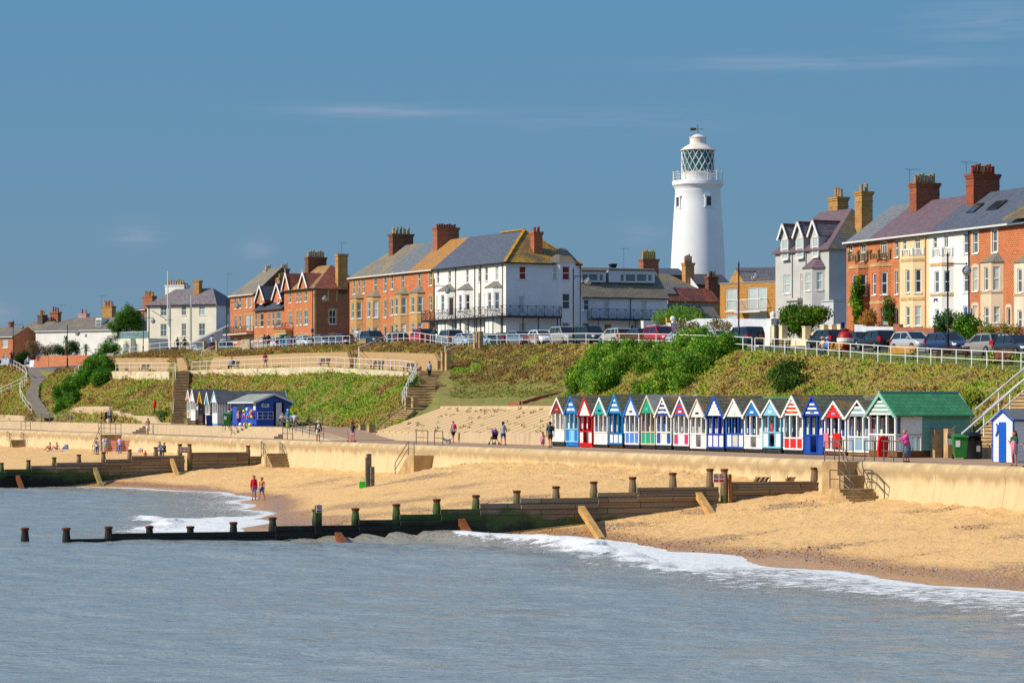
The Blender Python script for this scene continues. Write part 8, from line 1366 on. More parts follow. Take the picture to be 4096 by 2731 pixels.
lamp('R1',987,770,30.5,'tall lamp post in front of the white house of the right terrace');lamp('Z6',2205,300,33,'lamp post by the navy estate and the yellow brick house');lamp('Z5',1738,588,34.5,'lamp post in front of the turret bay of the white corner house');lamp('Z4',993,705,33,'lamp post where the brick terrace meets the white house');lamp('Z3',1213,648,34,'lamp post with a blue sign before the bare brick end wall');lamp('Z2',1482,668,34,'lamp post left of the iron balcony of the brick villa');lamp('Z1',1925,665,32,'lamp post before the glass balustraded wing');lamp('Z1',905,828,20,'lamp post at the foot of the walled garden road');lamp('Z1',178,760,26,'leftmost lamp post beside the red brick house')
b=onn(680,26);zt_=lambda y:zat(g('Z2',0,y)[1],b.y);fp=root('flagpole',b,'tall white flagpole with a yard in front of the cream house','flagpole');mb=MB();mb.tube([b-UPV*.3,Vector((b.x,b.y,zt_(775)))],.13,8);mb.build('lower_mast',M_FR,fp);q_=b-Vector((.28,.2,0));MB().tube([Vector((q_.x,q_.y,zt_(1100))),Vector((q_.x,q_.y,zt_(310)))],[.1,.06],8).build('topmast',M_FR,fp);mb=MB();mb.bar(Vector((q_.x,q_.y,zt_(1028))),Vector((q_.x-2.3*.95,q_.y,zt_(880))),.07);mb.bar(Vector((q_.x-.4,q_.y,zt_(1022))),Vector((q_.x+.7,q_.y,zt_(1022))),.05);mb.build('yard',M_IRON,fp)
b=onn(765,27);MB().tube([b-UPV*.3,Vector((b.x,b.y,zt_(655)))],.09,8).build('x',M('#c8c8c8',.5,.05));o=bpy.data.objects['x'];o.name='white_pole';tag(o,'plain white pole right of the flagpole','pole')
def bench(p,d,label,slat='#3a342e',leg='#222222',w=1.6,group=None,arms=False):
 """d: direction the sitter faces"""
 p=Vector(p);d=Vector(d).normalized();s_=Vector((-d.y,d.x,0));rt=root('park_bench',p,label,'bench',group);Q=lambda a,b,z:p+s_*a+d*b+UPV*z;ms,ml=M(slat,.7,.15,3),M(leg,.6,.1);mb=MB()
 for k in range(4):mb.bar(Q(-w/2,-.18+k*.12,.44),Q(w/2,-.18+k*.12,.44),.10,.04)
 mb.build('seat',ms,rt);mb=MB()
 for k in range(4):mb.bar(Q(-w/2,-.25-.03*k,.55+k*.12),Q(w/2,-.25-.03*k,.55+k*.12),.04,.09)
 mb.build('backrest',ms,rt)
 for a in(-w/2+.12,w/2-.12):mb=MB();mb.bar(Q(a,.2,0),Q(a,.18,.42),.06);mb.bar(Q(a,-.28,0),Q(a,-.22,.45),.06);mb.bar(Q(a,-.22,.45),Q(a,-.38,.98),.05);mb.bar(Q(a,-.24,.4),Q(a,.2,.4),.05);mb.bar(Q(a,-.28,.66),Q(a,.22,.64),.06,.04);mb.bar(Q(a,.2,.42),Q(a,.2,.65),.05);mb.build('leg',ml,rt)
 return rt
for zm,x,n_,dd,lab,sl,lg,w_ in(('R2',255,25,T3,'dark green bench seen end on near the navy estate','#24452e','#1d5c38',1.6),('R2',690,22.3,-N3,'yellow slatted bench with the two seated people','#c8872c','#1d6a40',2.4),('R2',1285,22.6,-N3-T3*.6,'yellow slatted bench with green arms alone on the grass','#cf9630','#1d7a48',2.0),('R2',1735,23.5,T3*.8+N3*.2,'brown wooden bench facing away in front of the blue hatchback','#7c4a30','#6a3c28',2.2),('R2',2140,22.8,-N3,'reddish brown bench near the right edge','#7a4632','#6a3c28',2.),('S8',712,30.3,-T3,'yellow bench with green legs above the green bushes','#d09038','#1d6a40',2.2),('Z5',1262,32,-T3*.7-N3,'red brown bench before the white car','#7c3c30','#6a3028',1.8)):bench(onn(g(zm,x,0)[0],n_),dd,lab,sl,lg,w_)
for zm,x,lab in(('R8',380,'dark bench of the mid terrace with the seated man'),('R8',1110,'dark bench at the middle of the mid terrace'),('R8',1550,'dark bench right of the gap in the retaining wall'),('R8',1818,'dark bench at the right end of the mid terrace'),('R7',1560,'dark bench of the short left terrace')):U=g(zm,x,0)[0];a,b=row(4,U),row(5,U);bench(a.lerp(b,.55)+UPV*.04,-N3-T3*.3,lab,'#2a2724','#222222',1.7)
c=onn(g('R2',819,0)[0],26.5);rt=root('sea_mine',c,'round red sea mine with a white band, standing on the clifftop grass','sea mine');r_=.62*1.0;zc=c.z+.95;pr=[(r_*math.cos(a),.95+1.15*r_*math.sin(a))for a in np.linspace(-1.45,1.45,15)]
MB().lathe(c,pr,20).build('shell',M('#a01c1c',.45,.25,3),rt,smooth='auto');MB().lathe(c,[(r_*1.012*math.cos(a),.95+1.165*r_*math.sin(a))for a in np.linspace(-.2,.2,5)],20).build('white_band',M('#e4e0da',.5,.1),rt);MB().lathe(c,[(.4,0),(.34,.12),(.3,.3)],12).build('base',M('#5a2020',.7,.2),rt);MB().lathe(c,[(.26,1.62),(.3,1.7),(.12,1.78)],12).build('cap',M('#7a1616',.5,.2),rt)
c=onn(g('Z3',828,0)[0],26.5);rt=root('telescope',c,'teal coin telescope behind the clifftop railing','telescope');MB().lathe(c,[(.2,0),(.12,.2),(.1,1.1),(.14,1.25)],8).build('pedestal',M('#1d8a96',.5,.05),rt);mb=MB();mb.tube([c+UPV*1.3-T3*.2-N3*.5,c+UPV*1.5+N3*.4],[.2,.13],8);mb.build('barrel',M('#1d8a96',.5,.05),rt)
def onz(U,V,z):y=F*(ZC-z)/(V-VH);return Vector(((U-UC)/F*y,y,z))
def wheelie(p,label,col='#2f7a34',yaw=0.):
 rt=root('wheelie_bin',p,label,'bin','green wheelie bins by the promenade');p=Vector(p);d=-T3*math.cos(yaw)-N3*math.sin(yaw);s_=Vector((-d.y,d.x,0));Q=lambda a,b,z:p+s_*a+d*b+UPV*z;m_=M(col,.45,.08)
 MB().box8([Q(-.3,-.3,.06),Q(.3,-.3,.06),Q(.3,.28,.06),Q(-.3,.28,.06),Q(-.4,-.38,1.2),Q(.4,-.38,1.2),Q(.4,.38,1.2),Q(-.4,.38,1.2)]).build('bin_body',m_,rt);MB().box8([Q(-.43,-.42,1.2),Q(.43,-.42,1.2),Q(.43,.44,1.18),Q(-.43,.44,1.18),Q(-.38,-.38,1.34),Q(.38,-.38,1.34),Q(.4,.4,1.26),Q(-.4,.4,1.26)]).build('lid',m_,rt)
 for sg in(-1,1):MB().tube([Q(sg*.26,-.32,.12),Q(sg*.36,-.32,.12)],.12,8).build('wheel',M_TYRE,rt)
 mb=MB();mb.quad(Q(-.3,.355,.65),Q(-.05,.355,.65),Q(-.05,.37,1.0),Q(-.3,.37,1.0));mb.build('notice',M_PW,rt)
wheelie(onz(*g('R5',1112,955),LO),'green wheelie bin beside the black litter bin at the right',yaw=.4);wheelie(onz(*g('S1',785,670),LO)+T3*1.,'left green wheelie bin in front of the paved slope','#357a3c',.3);wheelie(onz(*g('S1',858,680),LO),'right green wheelie bin in front of the paved slope','#357a3c',-.3);wheelie(onz(*g('R6',712,568),UP),'green wheelie bin beside the blue kiosk','#35803c',.2)
def litter(p,label,r=.42,h=1.25):
 rt=root('litter_bin',p,label,'bin');MB().lathe(p,[(r*.85,0),(r,.08),(r,h*.66),(r*1.05,h*.68)],12).build('bin_body',M('#1b1d20',.4,.1),rt,smooth='auto');MB().lathe(p,[(r*.9,h*.68),(r*.9,h*.84)],12).build('opening',M('#050506',.9,0),rt);MB().lathe(p,[(r*1.05,h*.84),(r*1.05,h*.9),(r*.7,h)],12).build('hood',M('#1b1d20',.4,.1),rt,smooth='auto');mb=MB();q_=p-T3*(r+.01)-N3*.1;mb.quad(q_+UPV*.4,q_+N3*.24+UPV*.4,q_+N3*.24+UPV*.72,q_+UPV*.72);mb.build('notice',M_PW,rt)
litter(onz(*g('R5',1258,955),LO),'tall black litter bin with a white notice at the right',.5,1.45);litter(onz(*g('R6',1690,530),UP)-UPV*0,'black litter bin at the back of the kiosk terrace');litter(onz(*g('R7',1170,785),UP),'dark litter bin behind the figures at the far left steps',.45,1.3);litter(onz(*g('S1',930,672),LO),'small grey box by the green bins',.3,.95)
p=pnz(g('R5',222,0)[0],.35,LO+.25);rt=root('rescue_float',p,'red rescue float hanging on the promenade railing','float');Q=lambda a,z,d=0.:p+(N3*a-T3*d)+UPV*z;mb=MB();mb.prism([Q(-.28,0),Q(.22,.0),Q(.3,.5),Q(.34,.85),Q(.26,1.05),Q(-.14,1.05),Q(-.26,.8),Q(-.3,.4)],-T3*.14);mb.build('float_body',M('#e01c10',.35,.05),rt);mb=MB();mb.bar(Q(-.12,.15,.16),Q(-.02,.9,.16),.05,.03);mb.build('groove',M('#a81008',.5,0),rt)
p=Vector(hit(*g('R7',1672,690)));k=36.;rt=root('lifebuoy_stand',p,'red lifebuoy case on a wooden post against the slope','lifebuoy');zt2=p.z+135*.3698/k;MB().bar(p,Vector((p.x,p.y,zt2)),.12).build('post',M('#6a5030',.8,.2),rt);MB().lathe(Vector((p.x,p.y,0)),[(.1,zt2-.7),(.2,zt2-.6),(.22,zt2),(.12,zt2+.15)],10).build('case',M('#d81418',.4,.05),rt,smooth='auto')
p=pnz(3799,8.55,LO+.75);rt=root('notice_board',p,'white notice with a green picture on the right hand pillar','notice');Q=lambda a,z,d:p+N3*a+UPV*z-T3*d;MB().box8([Q(-.2,0,.02),Q(.2,0,.02),Q(.2,0,.05),Q(-.2,0,.05),Q(-.2,.62,.02),Q(.2,.62,.02),Q(.2,.62,.05),Q(-.2,.62,.05)]).build('board',M_PW,rt);mb=MB();mb.quad(Q(-.18,.32,.054),Q(.18,.32,.054),Q(.18,.5,.054),Q(-.18,.5,.054));mb.build('picture',M('#3c6a3c',.5,.3,9),rt);mb=MB();mb.quad(Q(-.18,.53,.054),Q(.18,.53,.054),Q(.18,.6,.054),Q(-.18,.6,.054));mb.build('red_heading',m_red,rt)
c_=onn(g('Z3',1210,0)[0],33.4);
mb=MB();a_=Vector((c_.x,c_.y,zat(g('Z3',0,1240)[1],c_.y)));mb.bar(a_,a_+UPV*.45,.36,.06);thing1(mb,'parking_sign',M('#1c5cb8',.5,0),'small blue sign fixed to the lamp post before the brick end wall','sign')
c_=onn(g('Z6',1275,0)[0],43);mb=MB();zt3=zat(g('Z6',0,1050)[1],c_.y);mb.tube([c_,Vector((c_.x,c_.y,zt3-.4))],.09,6);mb.bar(Vector((c_.x,c_.y,zt3-.4)),Vector((c_.x,c_.y,zt3)),.3,.3,1);thing1(mb,'marker_post',[M('#8fa0b0',.5,.1),M('#e88a18',.5,0)],'grey post with an orange top behind the red car','post')
c_=onn(g('R2',797,0)[0],27.5);mb=MB();mb.bar(c_,c_+UPV*2.0,.07);mb.bar(c_+UPV*1.75,c_+UPV*2.2,.28,.05);thing1(mb,'parking_sign',M('#1c3c90',.5,0),'small dark blue sign behind the sea mine','sign')
def gwall(name,label,pts,th,mat,group=None,cat='wall'):return wallrun(name,label,[(pnz(U,n_,12.0),zat(V,yn(U,n_)))for U,V,n_ in pts],th,mat,cat,group)
W_WALL=M('#c8ccd2',.85,.1,.8);W_CRW=M('#e8d2a8',.8,.12,1.)
gwall('garden_wall','long pale blue grey garden wall behind the pink hydrangeas',[(g('Z6',1440,0)[0],1302,44),(g('Z6',1520,0)[0],1290,44),(g('Z6',1670,0)[0],1274,44),(3000,1275,44),(3085,1276,44)],.3,W_WALL)
gwall('garden_wall','white brick wall right of the navy estate',[(3030,1307,41.6),(3088,1307,41.6)],.3,W_HOT);gwall('garden_wall','low cream wall with sagging chains in front of the ivy hedge',[(3128,1353,40),(3205,1353,40),(3212,1362,40),(3255,1356,39.5)],.3,W_CRW);gwall('garden_wall','cream wall behind the parked black hatchback',[(3255,1330,41),(3385,1330,40)],.3,W_CRW)
gwall('garden_wall','white painted wall below the ground floor bays of the brick houses',[(g('R1',250,0)[0],1298,40),(g('R1',318,0)[0],1300,40),(g('R1',320,0)[0],1305,40),(g('R1',562,0)[0],1307,40)],.3,W_WALL);gwall('garden_wall','red brick garden wall in front of the cream and white houses',[(g('R1',566,0)[0],1295,39.8),(g('R1',612,0)[0],1297,39.8),(g('R1',616,0)[0],1309,39.8),(g('R1',890,0)[0],1311,39.8)],.35,B_RED);gwall('garden_wall','low brick garden wall at the right edge behind the shrubs',[(g('R1',1240,0)[0],1305,41),(g('R1',1510,0)[0],1307,41),(g('R1',1700,0)[0],1309,41)],.3,B_RED)
for x,V,lab in((3102,1304,'cream gate pillar left of the iron gate'),(3133,1304,'cream gate pillar right of the iron gate'),(3226,1308,'cream gate pillar draped with green creeper'),(3300,1302,'first of three cream pillars behind the black hatchback'),(3332,1302,'second of three cream pillars behind the black hatchback'),(3366,1300,'third of three cream pillars behind the black hatchback')):z_=zat(V,yn(x,40));pillar(x,40,12,z_-12,lab,.55,True,.55,W_CRW)
pillar(g('Z8',690,0)[0],42.5,12,zat(1278,yn(3092,42.5))-12,'tall white gate pillar with a carved top beside the white wall',.8,True,.8,W_HOT);c_=pnz(g('Z8',690,0)[0],42.5,zat(1278,yn(3092,42.5))+.1);mb=MB();mb.lathe(c_,[(.3,0),(.2,.1),(.28,.3),(.22,.5),(.06,.62)],8);thing1(mb,'stone_finial',W_HOT,'carved white finial on the tall white gate pillar','finial')
U_=g('Z6',1342,0)[0];z_=zat(g('Z6',0,1128)[1],yn(U_,42));pillar(U_,42,12,z_-12,'white gate pillar with a ball, behind the red car',.9,True,.9,W_HOT);c_=pnz(U_,42,z_+.1);mb=MB();mb.lathe(c_,[(.14,0),(.1,.1),(.25,.3),(.25,.5),(.1,.65)],10);thing1(mb,'stone_finial',W_HOT,'white ball finial on the gate pillar behind the red car','finial')
mb=MB();c_=pnz(3117,40,12.4);[mb.bar(c_+N3*(k*.1-.25),c_+N3*(k*.1-.25)+UPV*1.8,.03)for k in range(6)];mb.bar(c_-N3*.27+UPV*1.6,c_+N3*.27+UPV*1.6,.05);mb.bar(c_-N3*.27+UPV*.3,c_+N3*.27+UPV*.3,.05);thing1(mb,'iron_gate',M_IRON,'narrow black iron gate between two cream pillars','gate')
wallrun('garden_wall','old red brick garden wall below the palms at the left',[(Vector((*ps(U,VH,s_).xy,13.5)),zat(V,F/s_))for U,V,s_ in((140,1442,22.9),(158,1424,23.0),(300,1420,23.5),(466,1419,23.9))],.4,brick('#c86038','#a04c30','#c8a880',.12))
wallrun('wooden_barrier','weathered wooden board at the bend of the clifftop railing',[(onn(U,26)-UPV*.1,zat(V,yn(U,26)))for U,V in((1436,1357),(1465,1353))],.12,m_grn);wallrun('wooden_barrier','pale wooden board at the right of the short clifftop railing',[(onn(U,23.4)-UPV*.1,zat(V,yn(U,23.4)))for U,V in((966,1358),(1000,1356))],.12,M('#a89a80',.9,.2))
mb=MB();P_a=[pn(2040,1620,15.5),pn(2085,1618,15.8),pn(2150,1598,17.5),pn(2250,1576,19.8)]
for a,b in zip(P_a[:-1],P_a[1:]):mb.bar(a+UPV*.1,b+UPV*.1,.35,.35)
thing1(mb,'brick_edging',B_RED,'low red brick edging rising across the grass plateau','edging')
p=on_beach(*g('R7',1110,1105));q_=on_beach(*g('R7',1435,1105));q_=Vector((q_.x,p.y+.4,p.z));rt=root('windbreak',p,'striped windbreak of red, yellow and blue cloth on the far beach','windbreak');ht=118*.3698/(F/p.y);cs=['#d82018','#e8b020','#3878b8','#d82018','#58a8b0','#e07020'];mats_=[M(c_,.7,.05)for c_ in cs];mb=MB();nst=18
for seg in range(6):
 a,b=p.lerp(q_,seg/6),p.lerp(q_,(seg+1)/6);a=a+Vector((0,.25*(seg%2),0));b=b+Vector((0,.25*((seg+1)%2),0))
 for k in range(nst):z0_,z1_=.08+ht*k/nst,.08+ht*(k+1)/nst;mb.quad(a+UPV*z0_,b+UPV*z0_,b+UPV*z1_,a+UPV*z1_,(k*5+2)%6)
mb.build('cloth',mats_,rt)
for seg in range(7):a=p.lerp(q_,seg/6)+Vector((0,.25*(seg%2)-.03,0));MB().tube([a-UPV*.2,a+UPV*(ht+.2)],.025,5).build('pole',M('#b89060',.8,.1),rt)
p=on_beach(*g('S3',962,428));mb=MB();mb.box8([p+Vector((x,y,z))for z,k in((0,.8),(.42,.7))for x,y in((-.27*k,-.15*k),(.27*k,-.15*k),(.27*k,.15*k),(-.27*k,.15*k))]);mb.tube([p+Vector((-.15,0,.48)),p+Vector((0,0,.7)),p+Vector((.15,0,.48))],.025,5);thing1(mb,'beach_bag',M('#2cb81c',.5,.1),'lime green bag at the foot of the old timber post','bag')
p=on_beach(*g('R7',1512,1100));mb=MB();mb.ball(p+UPV*.22,(.32,.2,.25),8,6);thing1(mb,'beach_bag',M('#d8c8c8',.6,.2,6),'pale pink and green bag leaning by the sea wall','bag');p=on_beach(*g('R7',705,1072));mb=MB();mb.prism([p+Vector((-.45,0,0)),p+Vector((.35,0,0)),p+Vector((.3,0,.55)),p+Vector((0,0,.5))],(0,.3,0));thing1(mb,'beach_bag',M('#7c8cc8',.6,.5,5),'colourful bag beside the two sunbathers','bag');p=on_beach(*g('R7',590,1088));mb=MB();mb.box8([p+Vector((x,y,z))for z in(.0,.05)for x,y in((-1.,-.4),(1.6,-.4),(1.6,.6),(-1.,.6))]);thing1(mb,'beach_towel',M('#c8ccd8',.8,.2,4),'pale towel under the two sunbathers','towel')
def deckchair(zm,x,y,lab):
 U,V=g(zm,x,y);p=Vector((*hitline(U,GA,GB),0));y_=p.y+3;b=Vector(((U-UC)/F*y_,y_,0));t_,n_=tn(b);b.z=float(beach_z(t_,n_));rt=root('deck_chair',b,lab,'deck chair','striped deck chairs behind the near groyne');ztop=zat(g(zm,0,335)[1],y_);h_=max(.5,ztop-b.z);mb=MB()
 for k in range(6):a0=-.35+k*.12;mb.box8([b+Vector((a0,-.25,h_)),b+Vector((a0+.12,-.25,h_)),b+Vector((a0+.12,-.22,h_)),b+Vector((a0,-.22,h_)),b+Vector((a0-.15,.5,.3)),b+Vector((a0,.5,.3)),b+Vector((a0,.53,.3)),b+Vector((a0-.15,.53,.3))][::1],k%2)
 mb.build('canvas',[M('#e0e0e4',.7,0),M('#2c4484',.7,0)],rt);mb=MB();[mb.bar(b+Vector((a,-.3,h_+.03)),b+Vector((a,.6,.0)),.04)for a in(-.38,.4)];[mb.bar(b+Vector((a,.4,h_*.8)),b+Vector((a,-.3,0)),.04)for a in(-.42,.44)];mb.build('frame',M('#a8804c',.7,.1),rt)
deckchair('S5',107,372,'left blue and white striped deck chair behind the planking');deckchair('S5',378,372,'right blue and white striped deck chair behind the planking')
for a,w_,c_,lab in((.85,.55,'#e07888','pink towel over the rail of the scarlet gabled hut'),(-.1,.35,'#d82820','red towel over the rail of the scarlet gabled hut'),(-.55,.5,'#c01c20','red and white striped towel on the rail of the scarlet gabled hut')):
 t_=tU(X4(1590),6.5);z_=LO+1.28;mb=MB();mb.box8([C3(t_+a-w_/2,6.40,z_-.85),C3(t_+a-w_/2,6.44,z_-.85),C3(t_+a+w_/2,6.44,z_-.8),C3(t_+a+w_/2,6.40,z_-.8),C3(t_+a-w_/2,6.38,z_),C3(t_+a-w_/2,6.46,z_),C3(t_+a+w_/2,6.46,z_),C3(t_+a+w_/2,6.38,z_)]);thing1(mb,'towel',M(c_,.9,.2,5),lab,'towel')
def aboard(p,lab):mb=MB();mb.prism([p+N3*-.3-T3*.2,p+N3*.3-T3*.2,p+N3*.3+UPV*1.05,p-N3*.3+UPV*1.05],T3*.05);thing1(mb,'sign_board',M('#28386c',.6,.3,5),lab,'sign')
aboard(onz(*g('R6',515,562),UP),'small blue advertising board in front of the small huts')
def picnic(p,lab):
 rt=root('picnic_table',p,lab,'table','picnic tables on the kiosk terrace');m_=M('#6a5a48',.8,.2,3);Q=lambda a,b,z:p+N3*a+T3*b+UPV*z;mb=MB();[mb.bar(Q(-.8,-.3+k*.15,.74),Q(.8,-.3+k*.15,.74),.13,.04)for k in range(5)];mb.build('tabletop',m_,rt)
 for b in(-.7,.7):mb=MB();[mb.bar(Q(-.8,b+k*.14-.07,.45),Q(.8,b+k*.14-.07,.45),.12,.04)for k in range(2)];mb.build('bench_seat',m_,rt)
 for a in(-.6,.6):mb=MB();mb.bar(Q(a,-.65,0),Q(a,-.15,.72),.08);mb.bar(Q(a,.65,0),Q(a,.15,.72),.08);mb.bar(Q(a,-.75,.42),Q(a,.75,.42),.08);mb.build('leg',m_,rt)
pt1=pnz(g('R6',1370,0)[0],5.7,UP);pt2=pnz(g('R6',1540,0)[0],6.2,UP);picnic(pt1,'picnic table with the seated family beside the kiosk');picnic(pt2,'picnic table with bags on it right of the seated family')
def stroller(p,d,lab,c1):
 d=Vector(d).normalized();s_=Vector((-d.y,d.x,0));Q=lambda a,b,z:p+s_*a+d*b+UPV*z;rt=root('pushchair',p,lab,'pushchair');mb=MB();
 for a in(-.22,.22):mb.tube([Q(a,.4,.1),Q(a,0,.55),Q(a,-.45,1.02)],.02,5);mb.tube([Q(a,-.35,.1),Q(a,.1,.6)],.02,5)
 mb.build('frame',M_IRON,rt);mb=MB();mb.prism([Q(-.2,.3,.45),Q(.2,.3,.45),Q(.2,-.1,.4),Q(-.2,-.1,.4)],UPV*.07);mb.prism([Q(-.2,-.1,.4),Q(.2,-.1,.4),Q(.2,-.28,.95),Q(-.2,-.28,.95)],d*.06);mb.build('seat',M('#26222c',.8,.2),rt);mb=MB();mb.ball(Q(0,-.08,.95),(.26,.26,.2),8,6);mb.build('canopy',M(c1,.7,.3,6),rt)
 for a in(-.24,.24):
  for b in(-.35,.4):MB().tube([Q(a-.03,b,.1),Q(a+.03,b,.1)],.1,8).build('wheel',M_TYRE,rt)
stroller(onz(*g('S1',1545,728),LO)+T3*.7,T3,'purple hooded pushchair pushed by the person in a grey T-shirt','#7040a0');stroller(onz(*g('R6',1155,555),UP),N3,'teal hooded pushchair parked at the end wall of the kiosk','#1c8a88')
c=onz(*g('S1',1018,718),LO);rt=root('dog',c,'small shaggy white dog on the promenade beside the man with a red backpack','dog');mb=MB();X_=-N3;Q=lambda a,b,z:c+X_*a+T3*b+UPV*z
mb.tube([Q(-.28,0,.30),Q(-.2,0,.29),Q(0,0,.27),Q(.18,0,.30),Q(.28,0,.36),Q(.36,0,.44)],[.07,.11,.11,.13,.09,.06],8);mb.ball(Q(.40,0,.46),(.10,.09,.09),8,6);mb.ball(Q(.50,0,.43),(.06,.05,.045),6,4)
for a,b in((-.2,.07),(-.2,-.07),(.18,.07),(.18,-.07)):mb.tube([Q(a,b,.26),Q(a+(-.04 if a<0 else.02),b,.13),Q(a,b,.02),Q(a+.04,b,.015)],[.05,.032,.028,.025],6)
mb.tube([Q(-.28,0,.32),Q(-.38,0,.42),Q(-.36,0,.52)],[.04,.035,.02],5);mb.build('body',M('#cfc8ba',.95,.3,14),rt,smooth=True)
for b in(.07,-.07):MB().ball(Q(.38,b*1.2,.47),(.03,.02,.06),6,4).build('ear',M('#4c4440',.9,.1),rt)
SK={'light':'#c98f6c','tan':'#a86a44','red':'#c4795a'};DGc=[None]
def fuse(mb,name,mat,rt,vox,smooth=True):
 """several overlapping tapered limbs merged into ONE continuous surface"""
 o=mb.build(name,mat,rt,smooth=True);md=o.modifiers.new('join','REMESH');md.mode='VOXEL';md.voxel_size=vox;md.use_smooth_shade=True
 return o
TOFIX=[]
def person(label,p,face=0.,H=1.72,pose='stand',skin='light',hair=('#3a2a1c','short'),top=('#888888','short'),bottom=('shorts','#303040'),shoes='#302820',hat=None,pack=None,arms='down',lean=0.,item=None,woman=False,seat=.46,det=False,cat='person'):
 """face: compass turn from facing the camera, positive turns to the viewer's right"""
 p=Vector(p);rt=root('person',p,label,'person');k=H/1.75;f=Vector((math.sin(face),-math.cos(face),0));s_=Vector((f.y,-f.x,0))*-1;child=H<1.35
 Q=lambda a,b,z:p+(s_*a+f*b)*k+UPV*z*k
 sw=.17 if woman or child else.20;hp=.10
 if pose in('stand','walk'):
  pz=.93;st=.22 if pose=='walk' else.02;hips=(0,0,pz);kn=[(-hp,st*.6+.03,.49),(hp,-st*.4+.02,.49)];an=[(-hp,st,.09),(hp,-st*1.2,.10 if pose=='stand' else.16)];toe=[(-hp-.02,st+.17,.04),(hp+.02,-st*1.2+.16,.04)];ch=(0,lean*.5,1.30);nk=(0,lean*.9,1.46)
 elif pose=='sit':
  pz=(seat+.08)/k;hips=(0,0,pz);kn=[(-.12,.42,pz+.02),(.12,.42,pz+.02)];an=[(-.12,.46,.09),(.12,.46,.09)];toe=[(-.12,.62,.04),(.12,.62,.04)];ch=(0,.03+lean,pz+.38);nk=(0,.06+lean*1.2,pz+.53)
 else:
  pz=.13;hips=(0,0,pz);kn=[(-.12,.36,.45),(.14,.40,.42)];an=[(-.12,.62,.08),(.14,.68,.08)];toe=[(-.12,.80,.04),(.14,.86,.04)];ch=(0,-.06+lean,pz+.38);nk=(0,-.02+lean,pz+.53)
 hd=(0,nk[1]+.02+(.05 if arms=='phone' else 0),nk[2]+.165);sh=[(-sw,ch[1]+.01,nk[2]-.05),(sw,ch[1]+.01,nk[2]-.05)]
 zs=sh[0][2]
 def armset(mode,sg):
  x=sg*sw
  return{'down':[(x*1.25,ch[1]-.03,zs-.29),(x*1.32,ch[1]+.05,zs-.54)],'phone':[(x*1.2,ch[1]+.02,zs-.28),(x*.6,ch[1]+.28,zs-.18)],'carry':[(x*1.2,ch[1]+.02,zs-.28),(x*.5,ch[1]+.25,zs-.30)],'push':[(x*1.2,ch[1]+.10,zs-.26),(x*1.0,ch[1]+.36,zs-.38)],'rail':[(x*1.15,ch[1]+.22,zs-.20),(x*.3,ch[1]+.42,zs-.22)],'hip':[(x*1.7,ch[1]-.08,zs-.26),(x*1.0,ch[1]+.06,zs-.42)],'knee':[(x*1.25,ch[1]+.14,zs-.22),(x*.9,kn[0][1]-.05,kn[0][2]+.07)],'back':[(x*1.4,ch[1]-.14,zs-.25),(x*1.1,ch[1]-.22,zs-.46)]}[mode]
 am=arms if isinstance(arms,tuple)else(arms,arms);A=[armset(am[0],-1),armset(am[1],1)];q=lambda t_:Q(*t_);fat=1.0 if not child else.92
 def tb(mb,pts,rs,seg=8):mb.tube([q(t_)for t_ in pts],[r*k*fat for r in rs],seg)
 sh_c,bot=top[1],bottom[0];mb=MB();hr=.108 if not child else.125
 tb(mb,[(0,hips[1],pz-.05),(0,hips[1]*.5+ch[1]*.5,(pz+ch[2])/2),ch,(0,nk[1]*.9,nk[2]-.06)],[.15,.125,.15,.11]);tb(mb,[sh[0],(0,ch[1],zs+.01),sh[1]],[.06,.085,.06]);tb(mb,[(0,nk[1],nk[2]-.06),(hd[0],hd[1],hd[2]-.05)],[.06,.05])
 for sg,a_ in zip((-1,1),A):
  i=0 if sg<0 else 1;e,w_=a_;tb(mb,[sh[i],e,w_],[.055,.042,.028])
  d=(Vector(w_)-Vector(e)).normalized();W=Vector(w_);pl_=W+d*.05;tb(mb,[w_,tuple(W+d*.09)],[.026,.034])
  if det:
   sx=Vector((1,0,0));
   for kf,(o_,L_)in enumerate(((-.028,.065),(-.010,.078),(.010,.074),(.027,.058))):b0=W+d*.085+sx*o_;m1=b0+d*L_*.55;tb(mb,[tuple(b0),tuple(m1),tuple(m1+d*L_*.4+Vector((0,.012,-.008)))],[.011,.010,.008],5)
   b0=W+d*.03+Vector((0,.02,0));tb(mb,[tuple(b0),tuple(b0+d*.045+Vector((-.03*sg,.02,0))),tuple(b0+d*.075+Vector((-.035*sg,.03,0)))],[.013,.012,.009],5)
  tb(mb,[(sg*hp,hips[1],pz-.02),kn[i],an[i]],[.088,.058,.040]);tb(mb,[(an[i][0],an[i][1]-.04,an[i][2]-.04),toe[i]],[.04,.032])
 c=q(hd);hb=MB();R_=Matrix.Identity(3)
 mb.ball(c,hr*k,12,8);mb.ball(c+f*.02*k-UPV*.055*k,hr*.78*k,10,6);mb.ball(c+f*hr*1.02*k-UPV*.015*k,.02*k,6,4)
 for sg in(-1,1):mb.ball(c+s_*sg*hr*.98*k-UPV*.01*k,.022*k,6,4)
 body_=fuse(mb,'body',M(SK[skin],.55,.06,4),rt,(.009 if det else.02)*max(.8,k))
 fb=MB()
 for sg in(-1,1):fb.ball(c+f*hr*.93*k+s_*sg*.038*k+UPV*.012*k,.012*k,5,3)
 fb.bar(c+f*hr*.90*k-s_*.025*k-UPV*.062*k,c+f*hr*.90*k+s_*.025*k-UPV*.062*k,.012*k,.008*k);fb.build('face',M('#3c1c18',.6,0),rt)
